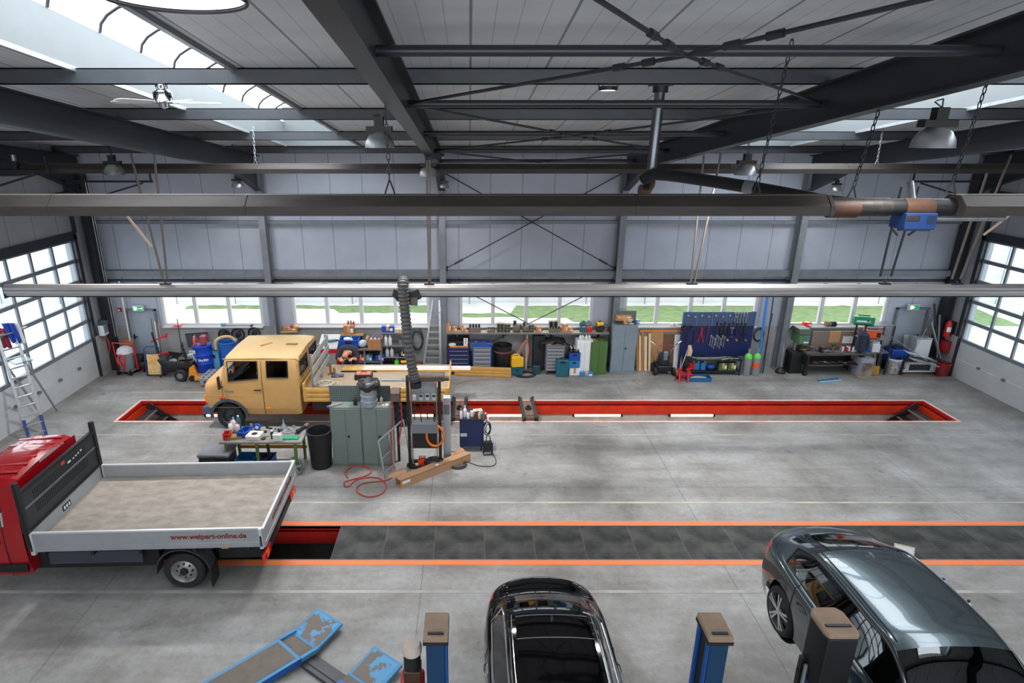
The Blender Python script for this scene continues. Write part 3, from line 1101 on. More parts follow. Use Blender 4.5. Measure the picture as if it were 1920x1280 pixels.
 # rear wall of the cab with two windows
rw=MB()
X=-4.47
za,zb=1.46,1.86
wins=((CY_-0.9,CY_-0.12),(CY_+0.12,CY_+0.9))
for(y0,y1,z0,z1)in((CY_-1.03,CY_+1.03,.44,za),(CY_-0.95,CY_+0.95,zb,1.94),(CY_-0.82,CY_+0.82,1.94,2.0),(CY_-1.0,wins[0][0],za,zb),(wins[0][1],wins[1][0],za,zb),(wins[1][1],CY_+1.0,za,zb)):
 rw.box(X-0.02,X+0.005,y0,y1,z0,z1)
for z in(0.9,1.1,1.3):
 rw.box(X,X+0.025,CY_-0.85,CY_+0.85,z-0.03,z+0.03)
rw.build('cab_rear_wall',TAN,yt,world=True)
for y0,y1 in wins:
 MB().box(X-0.012,X-0.006,y0,y1,za,zb).build('rear_window',VGLASS,yt,world=True)
 MB().tube([(X,y0,za),(X,y1,za),(X,y1,zb),(X,y0,zb)],0.018,6,True).build('window_seal',RUBBER,yt,world=True)
m=MB()
m.box(-7.0,-4.5,CY_-0.98,CY_+0.98,0.45,0.55).box(-6.5,-6.3,CY_-0.95,CY_+0.95,0.55,1.3)
m.build('cab_floor',BLACK,yt,world=True)
for xx in(-5.7,-4.95):
 for yy in(CY_-0.5,CY_+0.5):
  MB().box(xx-0.25,xx+0.25,yy-0.4,yy+0.4,0.6,1.0).box(xx+0.15,xx+0.3,yy-0.4,yy+0.4,1.0,1.58).build('seat',mat('brown_seat_cloth',(84,58,44),0.8),yt,world=True,bev=0.04)
sw=MB()
sw.at((-6.12,CY_-0.5,1.42),ry=math.radians(-35)).ring((0,0,0),0.22,0.018,n=24,k=6)
for k in range(3):
 t=2*PI*k/3
 sw.bar((0,0,0),(0.21*math.cos(t),0.21*math.sin(t),0),0.03,0.015)
sw.M=Matrix()
sw.cyl((-6.12,CY_-0.5,1.42),(-6.3,CY_-0.5,1.15),0.025)
sw.build('steering_wheel',BLACK,yt,world=True)
MB().prism([(-7.1,.44),(-7.1,.62),(-6.98,.68),(-6.87,.66),(-6.87,.42)],CY_-1.08,CY_+1.08).build('bumper',mat('slate_blue_bumper',(70,86,108),0.5),yt,world=True,bev=0.02)
MB().box(-7.01,-6.98,CY_-0.6,CY_+0.6,0.75,1.1).build('grille',BLACK,yt,world=True)
for s_ in(-1,1):
 MB().cyl((-7.0,CY_+s_*0.75,0.88),(-7.02,CY_+s_*0.75,0.88),0.1).build('headlamp',CLEAR,yt,world=True)
MB().tube([(-5.65,CY_-0.25,2.095),(-5.4,CY_-0.02,2.1)],0.02,6).build('roof_scratch',mat('dull_tan_seam',(178,136,80)),yt,world=True)
MB().cb((-4.85,CY_-0.1,2.085),(0.3,0.12,0.02)).build('rust_patch',mat('rust_brown',(150,110,66),0.8,0,0.4,14),yt,world=True)
# bed
bx0,bx1,by0,by1,bz=-4.36,-0.55,14.78,16.84,1.06
MB().box(bx0,bx1,by0,by1,bz-0.05,bz).build('bed_floor',mat('worn_bed_boards',(172,150,124),0.65,0,0.3,5,stretch=(0.6,6,1)),yt,world=True)
for nm,(y0,y1)in(('side_board',(by0-0.03,by0+0.015)),('side_board',(by1-0.015,by1+0.03))):
 dz=0 if y0<15 else-0.2
 b_=MB().box(bx0,bx1,y0,y1,0.80+dz,1.19+dz)
 for z in(0.86+dz,0.99+dz,1.12+dz):
  b_.box(bx0+0.08,bx1-0.08,y0-0.014,y1+0.014,z-0.035,z+0.035)
 b_.build(nm,BEDYEL,yt,world=True,bev=0.006)
MB().box(bx1-0.02,bx1+0.02,by0,by1,0.8,1.19).build('tail_board',BEDYEL,yt,world=True)
MB().box(bx0-0.03,bx0+0.02,by0,by1,0.8,1.3).build('front_board',BEDYEL,yt,world=True)
m=MB()
for yy in(CY_-0.42,CY_+0.42):
 m.box(-6.6,-0.7,yy-0.05,yy+0.05,0.55,0.8)
for xx in(-4.0,-3.0,-2.0,-1.0):
 m.box(xx-0.04,xx+0.04,by0+0.05,by1-0.05,0.8,1.0)
m.box(-4.2,-3.2,by0+0.1,by0+0.45,0.5,0.75)
m.build('chassis',mat('rusty_dark_chassis',(58,34,32),0.7,0,0.4,6),yt,world=True)
for s_ in(-1,1):
 wheel(yt,(-1.9,CY_+s_*0.85,0.36),0.36,0.24,mat('dark_steel_rim',(60,66,76)),s_)
 # headboard frame of grey slats behind the cab
hb=thing('slatted_rack','grey slatted headboard rack standing on the truck bed behind the yellow cab','rack',(-4.15,15.8,bz))
for yy in(15.0,15.85,16.7):
 MB().box(-0.04,0.03,yy-15.8-0.035,yy-15.8+0.035,0,0.98).build('post',GALV,hb)
for z in(0.25,0.56,0.87):
 MB().box(0.03,0.05,-0.92,0.98,z-0.085,z+0.085).build('slat',mat('grey_slat_sheet',(176,180,184),0.4,0.2,0.15,4),hb)

 # ---------------------------------------------------------------- red pickup with the grey drop-side bed
PRED=mat('pickup_red_lacquer',(160,12,22),0.25,0,0,coat=0.6)
BEDALU=mat('anodised_bed_sheet',(168,172,176),0.42,0.35,0.12,4)
BEDLIGHT=mat('bright_bed_edge',(206,208,210),0.4,0.3)
pk=thing('pickup_truck','red pickup with a grey drop-side bed at the open hole of the front pit','truck',(-3.52,9.77,0),math.radians(2.1))
HW=1.11
L0=-3.84
MB().box(L0,0,-HW,HW,0.93,0.98).build('bed_floor',mat('scuffed_bed_plywood',(164,154,145),0.7,0,0.28,3.2,0.0,stretch=(1.0,1.8,1),rgb2=(134,124,115)),pk)

def sideboard(y,sgn):
 b_=MB()
 ya,yb_=sorted((y,y-sgn*0.03))
 b_.box(L0+0.06,-0.05,ya,yb_,0.88,1.25)
 b_.box(L0+0.06,-0.05,ya-(0.012 if sgn<0 else 0),yb_+(0.012 if sgn>0 else 0),0.90,0.99)
 o=b_.build('side_board',BEDALU,pk,bev=0.004)
 MB().box(L0+0.06,-0.05,ya-0.005,yb_+0.005,1.235,1.262).build('top_rail',BEDLIGHT,o)
 return o

sb=sideboard(-HW,-1)
sideboard(HW,1)
MAROON=mat('maroon_lettering',(124,40,30),0.5)
text_mesh('lettering','www.weipert-online.de',0.135,MAROON,sb,Matrix.Translation((-0.90,-HW-0.006,1.115))@Matrix.Rotation(PI/2,4,'X'),0.003,0.98)
tb=MB()
tb.box(0.0,0.03,-HW-0.02,HW+0.02,0.88,1.25).box(0.0,0.045,-HW,HW,0.90,0.99)
tbo=tb.build('tail_board',BEDALU,pk,bev=0.004)
MB().box(-0.005,0.035,-HW-0.02,HW+0.02,1.235,1.265).build('top_rail',BEDLIGHT,tbo)
text_mesh('lettering','www.weipert-online.de',0.16,MAROON,tbo,Matrix.Translation((0.036,0.05,1.12))@Matrix.Rotation(PI/2,4,'Z')@Matrix.Rotation(PI/2,4,'X'),0.003,0.9)
for yy in(-HW,HW):
 MB().box(-0.06,-0.0,yy-0.035,yy+0.035,0.86,1.26).build('corner_post',BEDLIGHT,pk,bev=0.005)
 MB().box(L0,L0+0.07,yy-0.035,yy+0.035,0.84,1.25).build('corner_post',BEDLIGHT,pk,bev=0.005)
MB().box(-0.045,-0.015,-HW-0.045,-HW-0.03,0.92,1.12).build('latch',BLACK,pk)
MB().box(L0+0.015,L0+0.045,-HW-0.045,-HW-0.03,0.92,1.1).build('latch',BLACK,pk)
# headboard: black perforated upper part, grey sheet below
MESHB=bpy.data.materials.new('perforated_black_sheet')
MESHB.use_nodes=True
mt_=MESHB.node_tree
mb_=mt_.nodes['Principled BSDF']
mb_.inputs['Base Color'].default_value=lin((44,46,50))
mb_.inputs['Roughness'].default_value=0.5
hbm=MB().box(L0+0.0,L0+0.02,-HW+0.04,HW-0.04,1.38,1.98)
hbm.box(L0,L0+0.02,-HW+0.04,HW-0.04,1.28,1.38)
ho=hbm.build('headboard',MESHB,pk)
for base_z in(1.47,1.72):
 hol=MB()
 for iz in range(4):
  for iy in range(30):
   yy=-0.78+iy*0.0525
   zz=base_z+iz*0.045
   hol.box(L0+0.019,L0+0.0215,yy-0.017,yy+0.017,zz-0.013,zz+0.013)
 hol.build('perforation',mat('dark_hole',(12,12,14),0.9),ho,kind='stuff')
MB().box(L0+0.02,L0+0.035,-HW+0.06,HW-0.06,1.665,1.69).build('crease',STEEL_GREY,ho)
MB().box(L0+0.01,L0+0.05,-HW+0.04,HW-0.04,1.255,1.29).build('lower_rail',BLACK,ho)
MB().box(L0+0.005,L0+0.03,-HW+0.03,HW-0.03,0.97,1.255).build('headboard_sheet',BEDALU,pk)
for yy in(-HW,HW):
 MB().box(L0-0.03,L0+0.05,yy-0.04,yy+0.04,0.98,2.2).build('headboard_post',BLACK,pk,bev=0.008)
MB().box(L0-0.02,L0+0.04,-HW,HW,1.96,2.02).build('headboard_rail',BLACK,pk)
MB().box(L0+0.021,L0+0.026,0.02,0.12,1.86,1.92).build('sticker',mat('red_sticker',(205,50,50)),ho)
WT=mat('white_lettering',(215,225,222),0.5)
for i,(y0,w_,z0,h_)in enumerate(((0.2,0.12,1.80,0.06),(0.36,0.05,1.80,0.05),(0.44,0.05,1.81,0.05),(0.52,0.05,1.82,0.05),(0.6,0.07,1.83,0.05))):
 MB().box(L0+0.021,L0+0.025,y0,y0+w_*0.75,z0,z0+h_*0.6).build('lettering',WT,ho)
pl=MB().box(L0+0.03,L0+0.036,-0.22,0.02,1.06,1.17).build('plate',BLACK,pk)
for yy in(-0.17,-0.1,-0.03):
 MB().box(L0+0.036,L0+0.04,yy-0.02,yy+0.02,1.085,1.145).build('lettering',WT,pl)
 # under the bed
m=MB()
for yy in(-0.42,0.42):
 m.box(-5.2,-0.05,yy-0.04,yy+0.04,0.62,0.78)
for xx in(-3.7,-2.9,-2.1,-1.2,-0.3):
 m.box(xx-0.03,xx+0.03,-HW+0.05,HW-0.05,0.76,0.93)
m.box(-0.12,-0.02,-0.95,0.95,0.55,0.68).box(-4.6,-1.95,-0.78,0.78,0.3,0.66).box(-0.95,-0.15,-0.7,0.7,0.36,0.6).box(-1.7,-1.2,-0.8,0.8,0.3,0.45)  # black boxes added among the frame to deepen the shade under the bed
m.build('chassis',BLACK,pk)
UNDER=mat('dark_red_underbody',(66,18,18),0.6)
for s_ in(-1,1):
 MB().box(L0+0.12,-2.15,s_*0.92-0.02,s_*0.92+0.02,0.5,0.74).build('side_guard',mat('dark_guard',(58,62,74),0.5),pk)
 MB().box(L0+0.2,-0.4,s_*0.8-0.02,s_*0.8+0.02,0.7,0.9).build('sill_panel',UNDER,pk)
 arc=[(-1.44+0.46*math.cos(t),0.36+0.46*math.sin(t))for t in[PI*(0.02+1.0*k/14)for k in range(15)]]
 f_=MB()
 for a,b_ in zip(arc,arc[1:]):
  f_.bar((a[0],s_*0.93,a[1]),(b_[0],s_*0.93,b_[1]),0.28,0.02,up=(0,0,1)if abs(a[0]-b_[0])>abs(a[1]-b_[1])else(1,0,0))
 f_.build('mudguard',mat('grey_mudguard',(60,62,68),0.6),pk)
 MB().box(-0.99,-0.965,s_*0.93-0.15,s_*0.93+0.15,0.06,0.42).build('mud_flap',BLACK,pk)
 w=None
 MB().cb((-0.72,s_*0.96,0.78),(0.12,0.02,0.05)).build('marker_lamp',mat('amber_lens',(245,130,20)),pk)
 MB().cb((-3.1,s_*0.96,0.80),(0.13,0.02,0.05)).build('marker_lamp',mat('amber_lens',(245,130,20)),pk)
 tl=MB().box(-0.05,0.0,s_*0.92-0.22,s_*0.92+0.16,0.56,0.72).build('tail_lamp',mat('red_lens',(196,28,30),0.25,coat=0.4),pk,bev=0.01)
 MB().box(-0.02,0.006,s_*0.92-0.08,s_*0.92+0.02,0.58,0.70).build('indicator',mat('amber_lens',(245,130,20)),tl)

def local_wheel(parent,c,*a,**k):
 """wheel() works in world offsets of an unrotated parent; build at the origin and hang it on"""
 rot,loc=parent.rotation_euler.copy(),parent.location.copy()
 parent.rotation_euler=(0,0,0)
 parent.location=(0,0,0)
 w_=wheel(parent,c,*a,**k)
 parent.rotation_euler=rot
 parent.location=loc
 return w_

for s_ in(-1,1):
 local_wheel(pk,(-1.44,s_*0.93,0.36),0.36,0.24,mat('grey_steel_rim',(150,150,148),0.4,0.5),s_)
 local_wheel(pk,(-5.35,s_*0.9,0.36),0.36,0.22,mat('grey_steel_rim',(150,150,148)),s_)
 # cab: tall van-like front
cab=[(-6.2,[(0.80,.35),(0.85,.55),(0.86,.85),(0.82,1.05),(0.7,1.1),(0.5,1.12),(0,1.13)]),(-5.7,[(0.92,.32),(0.98,.55),(0.99,.9),(0.96,1.2),(0.85,1.3),(0.6,1.34),(0,1.36)]),(-5.45,[(0.95,.32),(1.0,.55),(1.01,.9),(0.98,1.28),(0.86,1.42),(0.7,1.47),(0,1.5)]),(-4.95,[(0.96,.32),(1.0,.55),(1.01,.9),(0.99,1.30),(0.87,1.92),(0.76,2.02),(0,2.08)]),(-4.7,[(0.96,.32),(1.0,.55),(1.01,.9),(0.99,1.30),(0.88,1.98),(0.78,2.08),(0,2.15)]),(-4.15,[(0.96,.32),(1.0,.55),(1.01,.9),(0.99,1.30),(0.88,2.0),(0.78,2.1),(0,2.17)]),(-4.03,[(0.94,.34),(0.98,.55),(0.99,.9),(0.97,1.30),(0.86,1.97),(0.76,2.06),(0,2.12)]),]
G=dense(cab,4,3,False)
parts=shell(G,4,3,lambda i,j,s,p:'glass' if(2<=i<3 and j>=3.34)else('win%d'%s if(3.2<=i<4.7 and 3<=j<4)else('roof' if(i>=3 and j>=4)else 'body')),'x',0.0,[(-5.35,.36,.44)])
parts['body'].build('cab_body',PRED,pk,sharp=0.5)
rf=parts['roof'].build('cab_roof',PRED,pk,sharp=0.5)
rib=MB()
for k in range(6):
 yy=-0.62+k*0.248
 rib.bar((-4.9,yy,2.075+0.03*(1-abs(yy))),(-4.1,yy,2.115+0.045*(1-abs(yy))),0.06,0.02)
rib.build('roof_rib',PRED,rf,bev=0.006)
parts['glass'].build('windscreen',VGLASS,pk)
for s_ in(-1,1):
 parts['win%d'%s_].build('side_window',VGLASS,pk)
 MB().box(-5.4,-4.05,s_*1.015-0.012,s_*1.015+0.012,0.42,0.58).build('rubbing_strip',BLACK,pk)
 MB().tube([(-4.33,s_*1.012,.34),(-4.33,s_*1.014,.9),(-4.33,s_*0.99,1.3),(-4.36,s_*0.885,1.95)],0.007,5).build('door_seam',BLACK,pk)
 MB().box(-4.56,-4.4,s_*1.01-0.014,s_*1.01+0.014,0.98,1.06).build('door_handle',BLACK,pk)
MB().box(-4.035,-4.02,-0.95,0.95,0.36,1.35).box(-4.035,-4.02,-0.86,0.86,1.35,2.05).build('cab_rear_wall',PRED,pk)
MB().box(-4.022,-4.012,-0.6,0.6,1.45,1.85).build('rear_window',VGLASS,pk)

# ---------------------------------------------------------------- the two cars in front
def make_car(name,label,loc,paint,roofpaint,trim,glassm,W=0.87,lamp=None,sunroof=False,wheels=True,zroof=0.0,rimm=None,boot=0.4):
 t=thing(name,label,'car',loc)
 k=W/0.87
 S=[(0.00,[(0.58,.38),(0.68,.56),(0.67,.80),(0.61,.90),(0.49,.95),(0.36,.965),(0.18,.97),(0,.972)]),(0.05,[(0.68,.32),(0.77,.56),(0.745,.82),(0.67,.925),(0.535,.975),(0.38,.99),(0.19,1.0),(0,1.0)]),(boot*0.45,[(0.77,.26),(0.83,.56),(0.79,.84),(0.71,.95),(0.57,1.0),(0.40,1.015),(0.2,1.025),(0,1.03)]),(boot,[(0.81,.24),(0.86,.55),(0.825,.86),(0.735,.96),(0.60,1.02),(0.45,1.04),(0.23,1.05),(0,1.055)]),(boot+0.2,[(0.83,.22),(0.875,.55),(0.845,.88),(0.76,.97),(0.625,1.085),(0.475,1.12),(0.24,1.135),(0,1.14)]),(boot+0.42,[(0.84,.22),(0.88,.55),(0.855,.88),(0.775,.97),(0.635,1.165),(0.495,1.215),(0.25,1.235),(0,1.24)]),(boot+0.75,[(0.84,.22),(0.88,.55),(0.86,.88),(0.785,.965),(0.625,1.275),(0.53,1.33),(0.27,1.355),(0,1.36)]),(boot+1.15,[(0.84,.22),(0.88,.55),(0.86,.875),(0.79,.96),(0.625,1.315),(0.545,1.375),(0.28,1.40),(0,1.405)]),(2.15,[(0.84,.22),(0.88,.55),(0.86,.87),(0.79,.95),(0.625,1.31),(0.55,1.375),(0.28,1.405),(0,1.415)]),(2.6,[(0.84,.22),(0.88,.55),(0.86,.86),(0.79,.94),(0.615,1.27),(0.545,1.325),(0.28,1.365),(0,1.375)]),(3.3,[(0.84,.22),(0.88,.55),(0.86,.85),(0.79,.92),(0.70,.95),(0.58,.975),(0.3,1.0),(0,1.01)]),(4.0,[(0.84,.22),(0.87,.5),(0.84,.78),(0.77,.85),(0.68,.88),(0.55,.90),(0.3,.92),(0,.93)]),(4.45,[(0.74,.24),(0.78,.45),(0.74,.65),(0.66,.72),(0.58,.75),(0.45,.77),(0.25,.78),(0,.79)]),(4.6,[(0.55,.3),(0.58,.42),(0.55,.55),(0.5,.6),(0.42,.62),(0.3,.63),(0.15,.64),(0,.64)]),]
 S=[(a,[(l*k,z+(zroof*max(0,(z-1.0)/0.4)))for l,z in r])for a,r in S]
 na,nr=6,4
 G=dense(S,na,nr,True)
 # tail, rear window and nose are bowed in plan
 for row in G:
  for q,(a,l,z)in enumerate(row):
   row[q]=(a+0.26*(l/W)**2*math.exp(-a/0.8)-0.3*(l/W)**2*math.exp(-(4.6-a)/0.8)-0.12*(1-(l/W)**2)*math.exp(-((a-3.3)/0.5)**2)*(1 if z>0.9 else 0),l,z)

 def cl(i,j,side,p):
  if 3<=i<6 and j>=4.5:
   return 'rear_window'
  if 9<=i<10 and j>=4.25:
   return 'windscreen'
  if 5<=i<9.84 and 3<=j<4:
   return 'win%d'%side
  if j>=5 and 6<=i<9:
   return 'sun' if(sunroof and j>=5.25 and 6.1<=i<8.5)else 'roof'
  if i<3 and j>=4:
   return 'trunk'
  if 0.4<=i<2.5 and 1.75<=j<2.75:
   return 'lamp%d'%side
  if 6.4<=i<9.3 and j<3:
   return 'door%d'%side
  return 'body'
 P=shell(G,na,nr,cl,'y',0.0,[(0.95,.33,.40),(3.65,.33,.40)])
 P['body'].build('body',paint,t,sharp=1.0)
 P['trunk'].build('boot_lid',paint,t,sharp=1.0)
 P['roof'].build('roof',roofpaint,t,sharp=1.0)
 if sunroof:
  so_=P['sun'].build('roof_glass',mat('black_roof_glass',(6,6,8),0.05),t,sharp=1.0)
  q=MB()
  for(i_,j0,j1)in((int(6.1*na)+1,5.25,7),(int(7.3*na),5.25,7),(int(8.5*na),5.25,7)):
   row=[G[i_][jj]for jj in range(int(j0*nr),int(j1*nr)+1)]
   pts=[(l,-a,z+0.004)for a,l,z in row]+[(-l,-a,z+0.004)for a,l,z in reversed(row[:-1])]
   q.tube(pts,0.006,5)
  q.build('seam',STEEL_GREY,so_)
 P['rear_window'].build('rear_window',glassm,t,sharp=1.0)
 P['windscreen'].build('windscreen',glassm,t,sharp=1.0)
 for s_ in(-1,1):
  d=P['door%d'%s_].build('door',paint,t,sharp=1.0)
  P['win%d'%s_].build('side_window',glassm,t,sharp=1.0)
  P['lamp%d'%s_].build('tail_lamp',lamp,t,sharp=1.0)
  i0,i1=int(5*na),int(9.84*na)
  q=MB()
  lo_=[(s_*G[i][3*nr][1]*1.003,-G[i][3*nr][0],G[i][3*nr][2])for i in range(i0,i1+1)]
  hi_=[(s_*G[i][4*nr][1],-G[i][4*nr][0],G[i][4*nr][2]+0.004)for i in range(i0,i1+1)]
  q.tube(lo_+hi_[::-1],0.013,6,True)
  q.build('window_trim',trim,t)
  for ii in(int(6.4*na),int(9.3*na)):
   MB().tube([(s_*G[ii][j][1]*1.002,-G[ii][j][0],G[ii][j][2])for j in range(2,3*nr+1)],0.005,5).build('door_seam',BLACK,t)
  ha=G[int(6.7*na)][2*nr]
  MB().tube([(s_*(ha[1]+0.004),-ha[0]+0.02,ha[2]-0.09),(s_*(ha[1]+0.05),-ha[0]-0.06,ha[2]-0.085),(s_*(ha[1]+0.05),-ha[0]-0.14,ha[2]-0.085),(s_*(ha[1]+0.006),-ha[0]-0.22,ha[2]-0.09)],0.013,6).build('door_handle',trim if trim is CHROME else paint,d)
  m_=MB()
  m_.ball((s_*(W+0.1),-2.95,1.0),0.1,(1.1,0.7,0.75))
  m_.bar((s_*(W-0.1),-2.95,0.95),(s_*(W+0.05),-2.95,0.98),0.08,0.04)
  m_.build('mirror',paint,t)
  # seam tube along the roof edge
  r_=MB()
  r_.tube([(s_*G[i][5*nr][1],-G[i][5*nr][0],G[i][5*nr][2]+0.003)for i in range(6*na,9*na)],0.007,5)
  r_.build('roof_seam',trim if trim is CHROME else BLACK,t)
  for a_ in(0.95,3.65):
   q=MB()
   q.cyl((s_*0.45,-a_,.33),(s_*(W-0.07),-a_,.33),0.40,n=24,caps=False)
   q.build('wheel_well',BLACK,t)
   local_wheel(t,(s_*(W-0.11),-a_,.32),0.325,0.225,rimm,s_,style='alloy',axis='x')
 for x_ in(-0.36,0.36):
  for a_ in(1.45,2.3):
   MB().box(x_-0.22,x_+0.22,-a_-0.45,-a_,0.3,0.55).box(x_-0.22,x_+0.22,-a_-0.05,-a_+0.1,0.5,1.05).box(x_-0.11,x_+0.11,-a_-0.02,-a_+0.07,1.05,1.2).build('seat',BLACK,t,bev=0.03)
 MB().box(-W+0.16,W-0.16,-4.3,-0.3,0.2,0.3).build('floor_pan',BLACK,t)
 MB().box(-0.55,0.55,-1.0,-0.5,0.9,0.95).build('parcel_shelf',BLACK,t)
 MB().box(-0.68,0.68,-3.3,-2.9,0.7,0.88).build('dashboard',BLACK,t,bev=0.03)
 MB().ball((0,-boot-0.9,1.385+zroof),0.05,(0.5,1.4,0.6)).build('aerial',paint,t)
 MB().box(-0.26,0.26,-0.02,0.02,0.55,0.67).build('number_plate',WHITE,t)
 return t

BLK=mat('black_car_lacquer',(6,7,9),0.06)
GREYP=mat('dark_grey_metallic_lacquer',(78,90,96),0.25,0.65,0,coat=0.9)
REDL=mat('red_lens',(196,28,30))
ALLOY=mat('silver_alloy_rim',(198,200,204),0.25,0.85)
make_car('car','glossy black car standing between the two blue lift posts',(1.1,7.82,0),BLK,BLK,CHROME,glass('car_glass',(0.04,0.045,0.05),0.08),W=0.87,lamp=REDL,sunroof=True,rimm=ALLOY,boot=0.42)
make_car('car','dark grey coupe raised on the lift beside the black motor cover',(5.0,7.5,1.15),GREYP,GREYP,BLACK,glass('coupe_glass',(0.07,0.09,0.085),0.12),W=0.88,lamp=REDL,rimm=ALLOY,boot=0.27)

# ================================================================ MAKERS FOR SMALL THINGS
def bx(px0,py0,px1,py1,Y):
 """extent (x0, x1, z0, z1) on the plane at depth Y of a rectangle in the photo"""
 xa,zb=yp(px0,(py0),Y)
 xb,za=yp(px1,py1,Y)
 return min(xa,xb),max(xa,xb),min(za,zb),max(za,zb)

def carton(label,x,y,z,w,d,h,rz=0.0,m=None,flaps=False,group=None,name='cardboard_box',cat='box'):
 t=thing(name,label,cat,(x,y,z),rz,group)
 m=m or CARD
 b_=MB()
 if flaps:
  e=0.008
  b_.box(-w/2,w/2,-d/2,d/2,0,e).box(-w/2,-w/2+e,-d/2,d/2,e,h).box(w/2-e,w/2,-d/2,d/2,e,h).box(-w/2+e,w/2-e,-d/2,-d/2+e,e,h).box(-w/2+e,w/2-e,d/2-e,d/2,e,h)
  b_.build('body',m,t)
  for s_ in(-1,1):
   MB().add([(s_*w/2,-d/2,h),(s_*w/2,d/2,h),(s_*(w/2+0.06),d/2,h+0.03),(s_*(w/2+0.06),-d/2,h+0.03),(s_*w/2,-d/2,h-.005),(s_*w/2,d/2,h-.005),(s_*(w/2+0.06),d/2,h+0.025),(s_*(w/2+0.06),-d/2,h+0.025)],[(0,1,2,3),(4,7,6,5),(0,4,5,1),(1,5,6,2),(2,6,7,3),(3,7,4,0)]).build('flap',m,t)
 else:
  b_.box(-w/2,w/2,-d/2,d/2,0,h).build('body',m,t,bev=min(w,d,h)*0.04)
  MB().box(-w*0.12,w*0.12,-d/2-0.002,d/2+0.002,h*0.3,h+0.002).build('tape',mat('brown_tape',(196,150,108),0.35),t)
  MB().box(w*0.18,w*0.42,-d/2-0.003,-d/2,h*0.25,h*0.7).build('paper_label',WHITE,t)
 return t

def crate(label,x,y,z,w,d,h,m,rz=0.0,group=None,name='plastic_crate'):
 t=thing(name,label,'crate',(x,y,z),rz,group)
 e=0.015
 b_=MB().box(-w/2,w/2,-d/2,d/2,0,e).box(-w/2,-w/2+e,-d/2,d/2,e,h).box(w/2-e,w/2,-d/2,d/2,e,h).box(-w/2+e,w/2-e,-d/2,-d/2+e,e,h).box(-w/2+e,w/2-e,d/2-e,d/2,e,h)
 n=max(2,int(w/0.09))
 for i in range(n+1):
  xx=-w/2+w*i/n
  b_.box(xx-0.006,xx+0.006,-d/2-0.008,-d/2,0.02,h-0.03)
 b_.build('body',m,t)
 r_=MB()
 r_.box(-w/2-0.014,w/2+0.014,-d/2-0.014,-d/2+0.01,h-0.03,h).box(-w/2-0.014,w/2+0.014,d/2-0.01,d/2+0.014,h-0.03,h).box(-w/2-0.014,-w/2+0.01,-d/2,d/2,h-0.03,h).box(w/2-0.01,w/2+0.014,-d/2,d/2,h-0.03,h)
 r_.build('rim',m,t)
 MB().box(-w*0.16,w*0.16,-d/2-0.016,-d/2-0.008,h*0.62,h*0.8).build('grip',BLACK,t)
 return t

def bottle(label,x,y,z,h,r,m,capm,group=None,name='bottle',cat='bottle'):
 t=thing(name,label,cat,(x,y,z),0,group)
 MB().lathe([(r*0.9,0),(r,h*0.03),(r,h*0.62),(r*0.85,h*0.72),(r*0.35,h*0.82),(r*0.33,h*0.88)],14).build('body',m,t)
 MB().lathe([(r*0.42,h*0.87),(r*0.42,h*0.99),(0,h)],12).build('cap',capm,t)
 return t

def can(label,x,y,z,h,r,m,capm,group=None,name='spray_can',cat='can'):
 t=thing(name,label,cat,(x,y,z),0,group)
 MB().lathe([(r*0.95,0),(r,h*0.03),(r,h*0.78),(r*0.72,h*0.85)],14).build('body',m,t)
 MB().lathe([(r*0.72,h*0.84),(r*0.7,h*0.98),(0,h)],12).build('cap',capm,t)
 return t

def canister(label,x,y,z,w,d,h,m,capm,rz=0.0,group=None):
 t=thing('canister',label,'canister',(x,y,z),rz,group)
 MB().prism([(-w/2,0),(w/2,0),(w/2,h*0.78),(w*0.2,h*0.9),(-w/2,h*0.9)],-d/2,d/2).build('body',m,t,bev=min(w,d)*0.12)
 MB().cyl((w*0.32,0,h*0.84),(w*0.38,0,h),d*0.17,n=12).build('cap',capm,t)
 MB().tube([(-w*0.36,0,h*0.86),(-w*0.3,0,h),(w*0.08,0,h),(w*0.14,0,h*0.88)],d*0.1,8).build('handle',m,t)
 return t

def chest(name,label,x0,x1,y0,y1,z0,z1,n,body_m,drawer_m,handle_m,wheels=True):
 t=thing(name,label,'tool chest',((x0+x1)/2,(y0+y1)/2,z0))
 w,d,h=x1-x0,y1-y0,z1-z0
 zb=0.12 if wheels else 0.0
 MB().box(-w/2,w/2,-d/2+0.02,d/2,zb,h).build('body',body_m,t,bev=0.01)
 MB().box(-w/2-0.01,w/2+0.01,-d/2,d/2+0.01,h,h+0.025).build('top',body_m,t)
 hh=(h-zb-0.06)/n
 for i in range(n):
  za=zb+0.03+i*hh
  dr=MB().box(-w/2+0.035,w/2-0.035,-d/2,-d/2+0.02,za+0.008,za+hh-0.006).build('drawer',drawer_m,t,bev=0.004)
  MB().box(-w/2+0.05,w/2-0.05,-d/2-0.016,-d/2,za+hh*0.7,za+hh*0.7+0.018).build('handle',handle_m,dr)
 if wheels:
  for sx in(-1,1):
   for sy in(-1,1):
    MB().cyl((sx*(w/2-0.06)-0.02,sy*(d/2-0.06),0.055),(sx*(w/2-0.06)+0.02,sy*(d/2-0.06),0.055),0.055,n=14).box(sx*(w/2-0.06)-0.025,sx*(w/2-0.06)+0.025,sy*(d/2-0.06)-0.02,sy*(d/2-0.06)+0.02,0.09,zb).build('castor',BLACK,t)
 return t

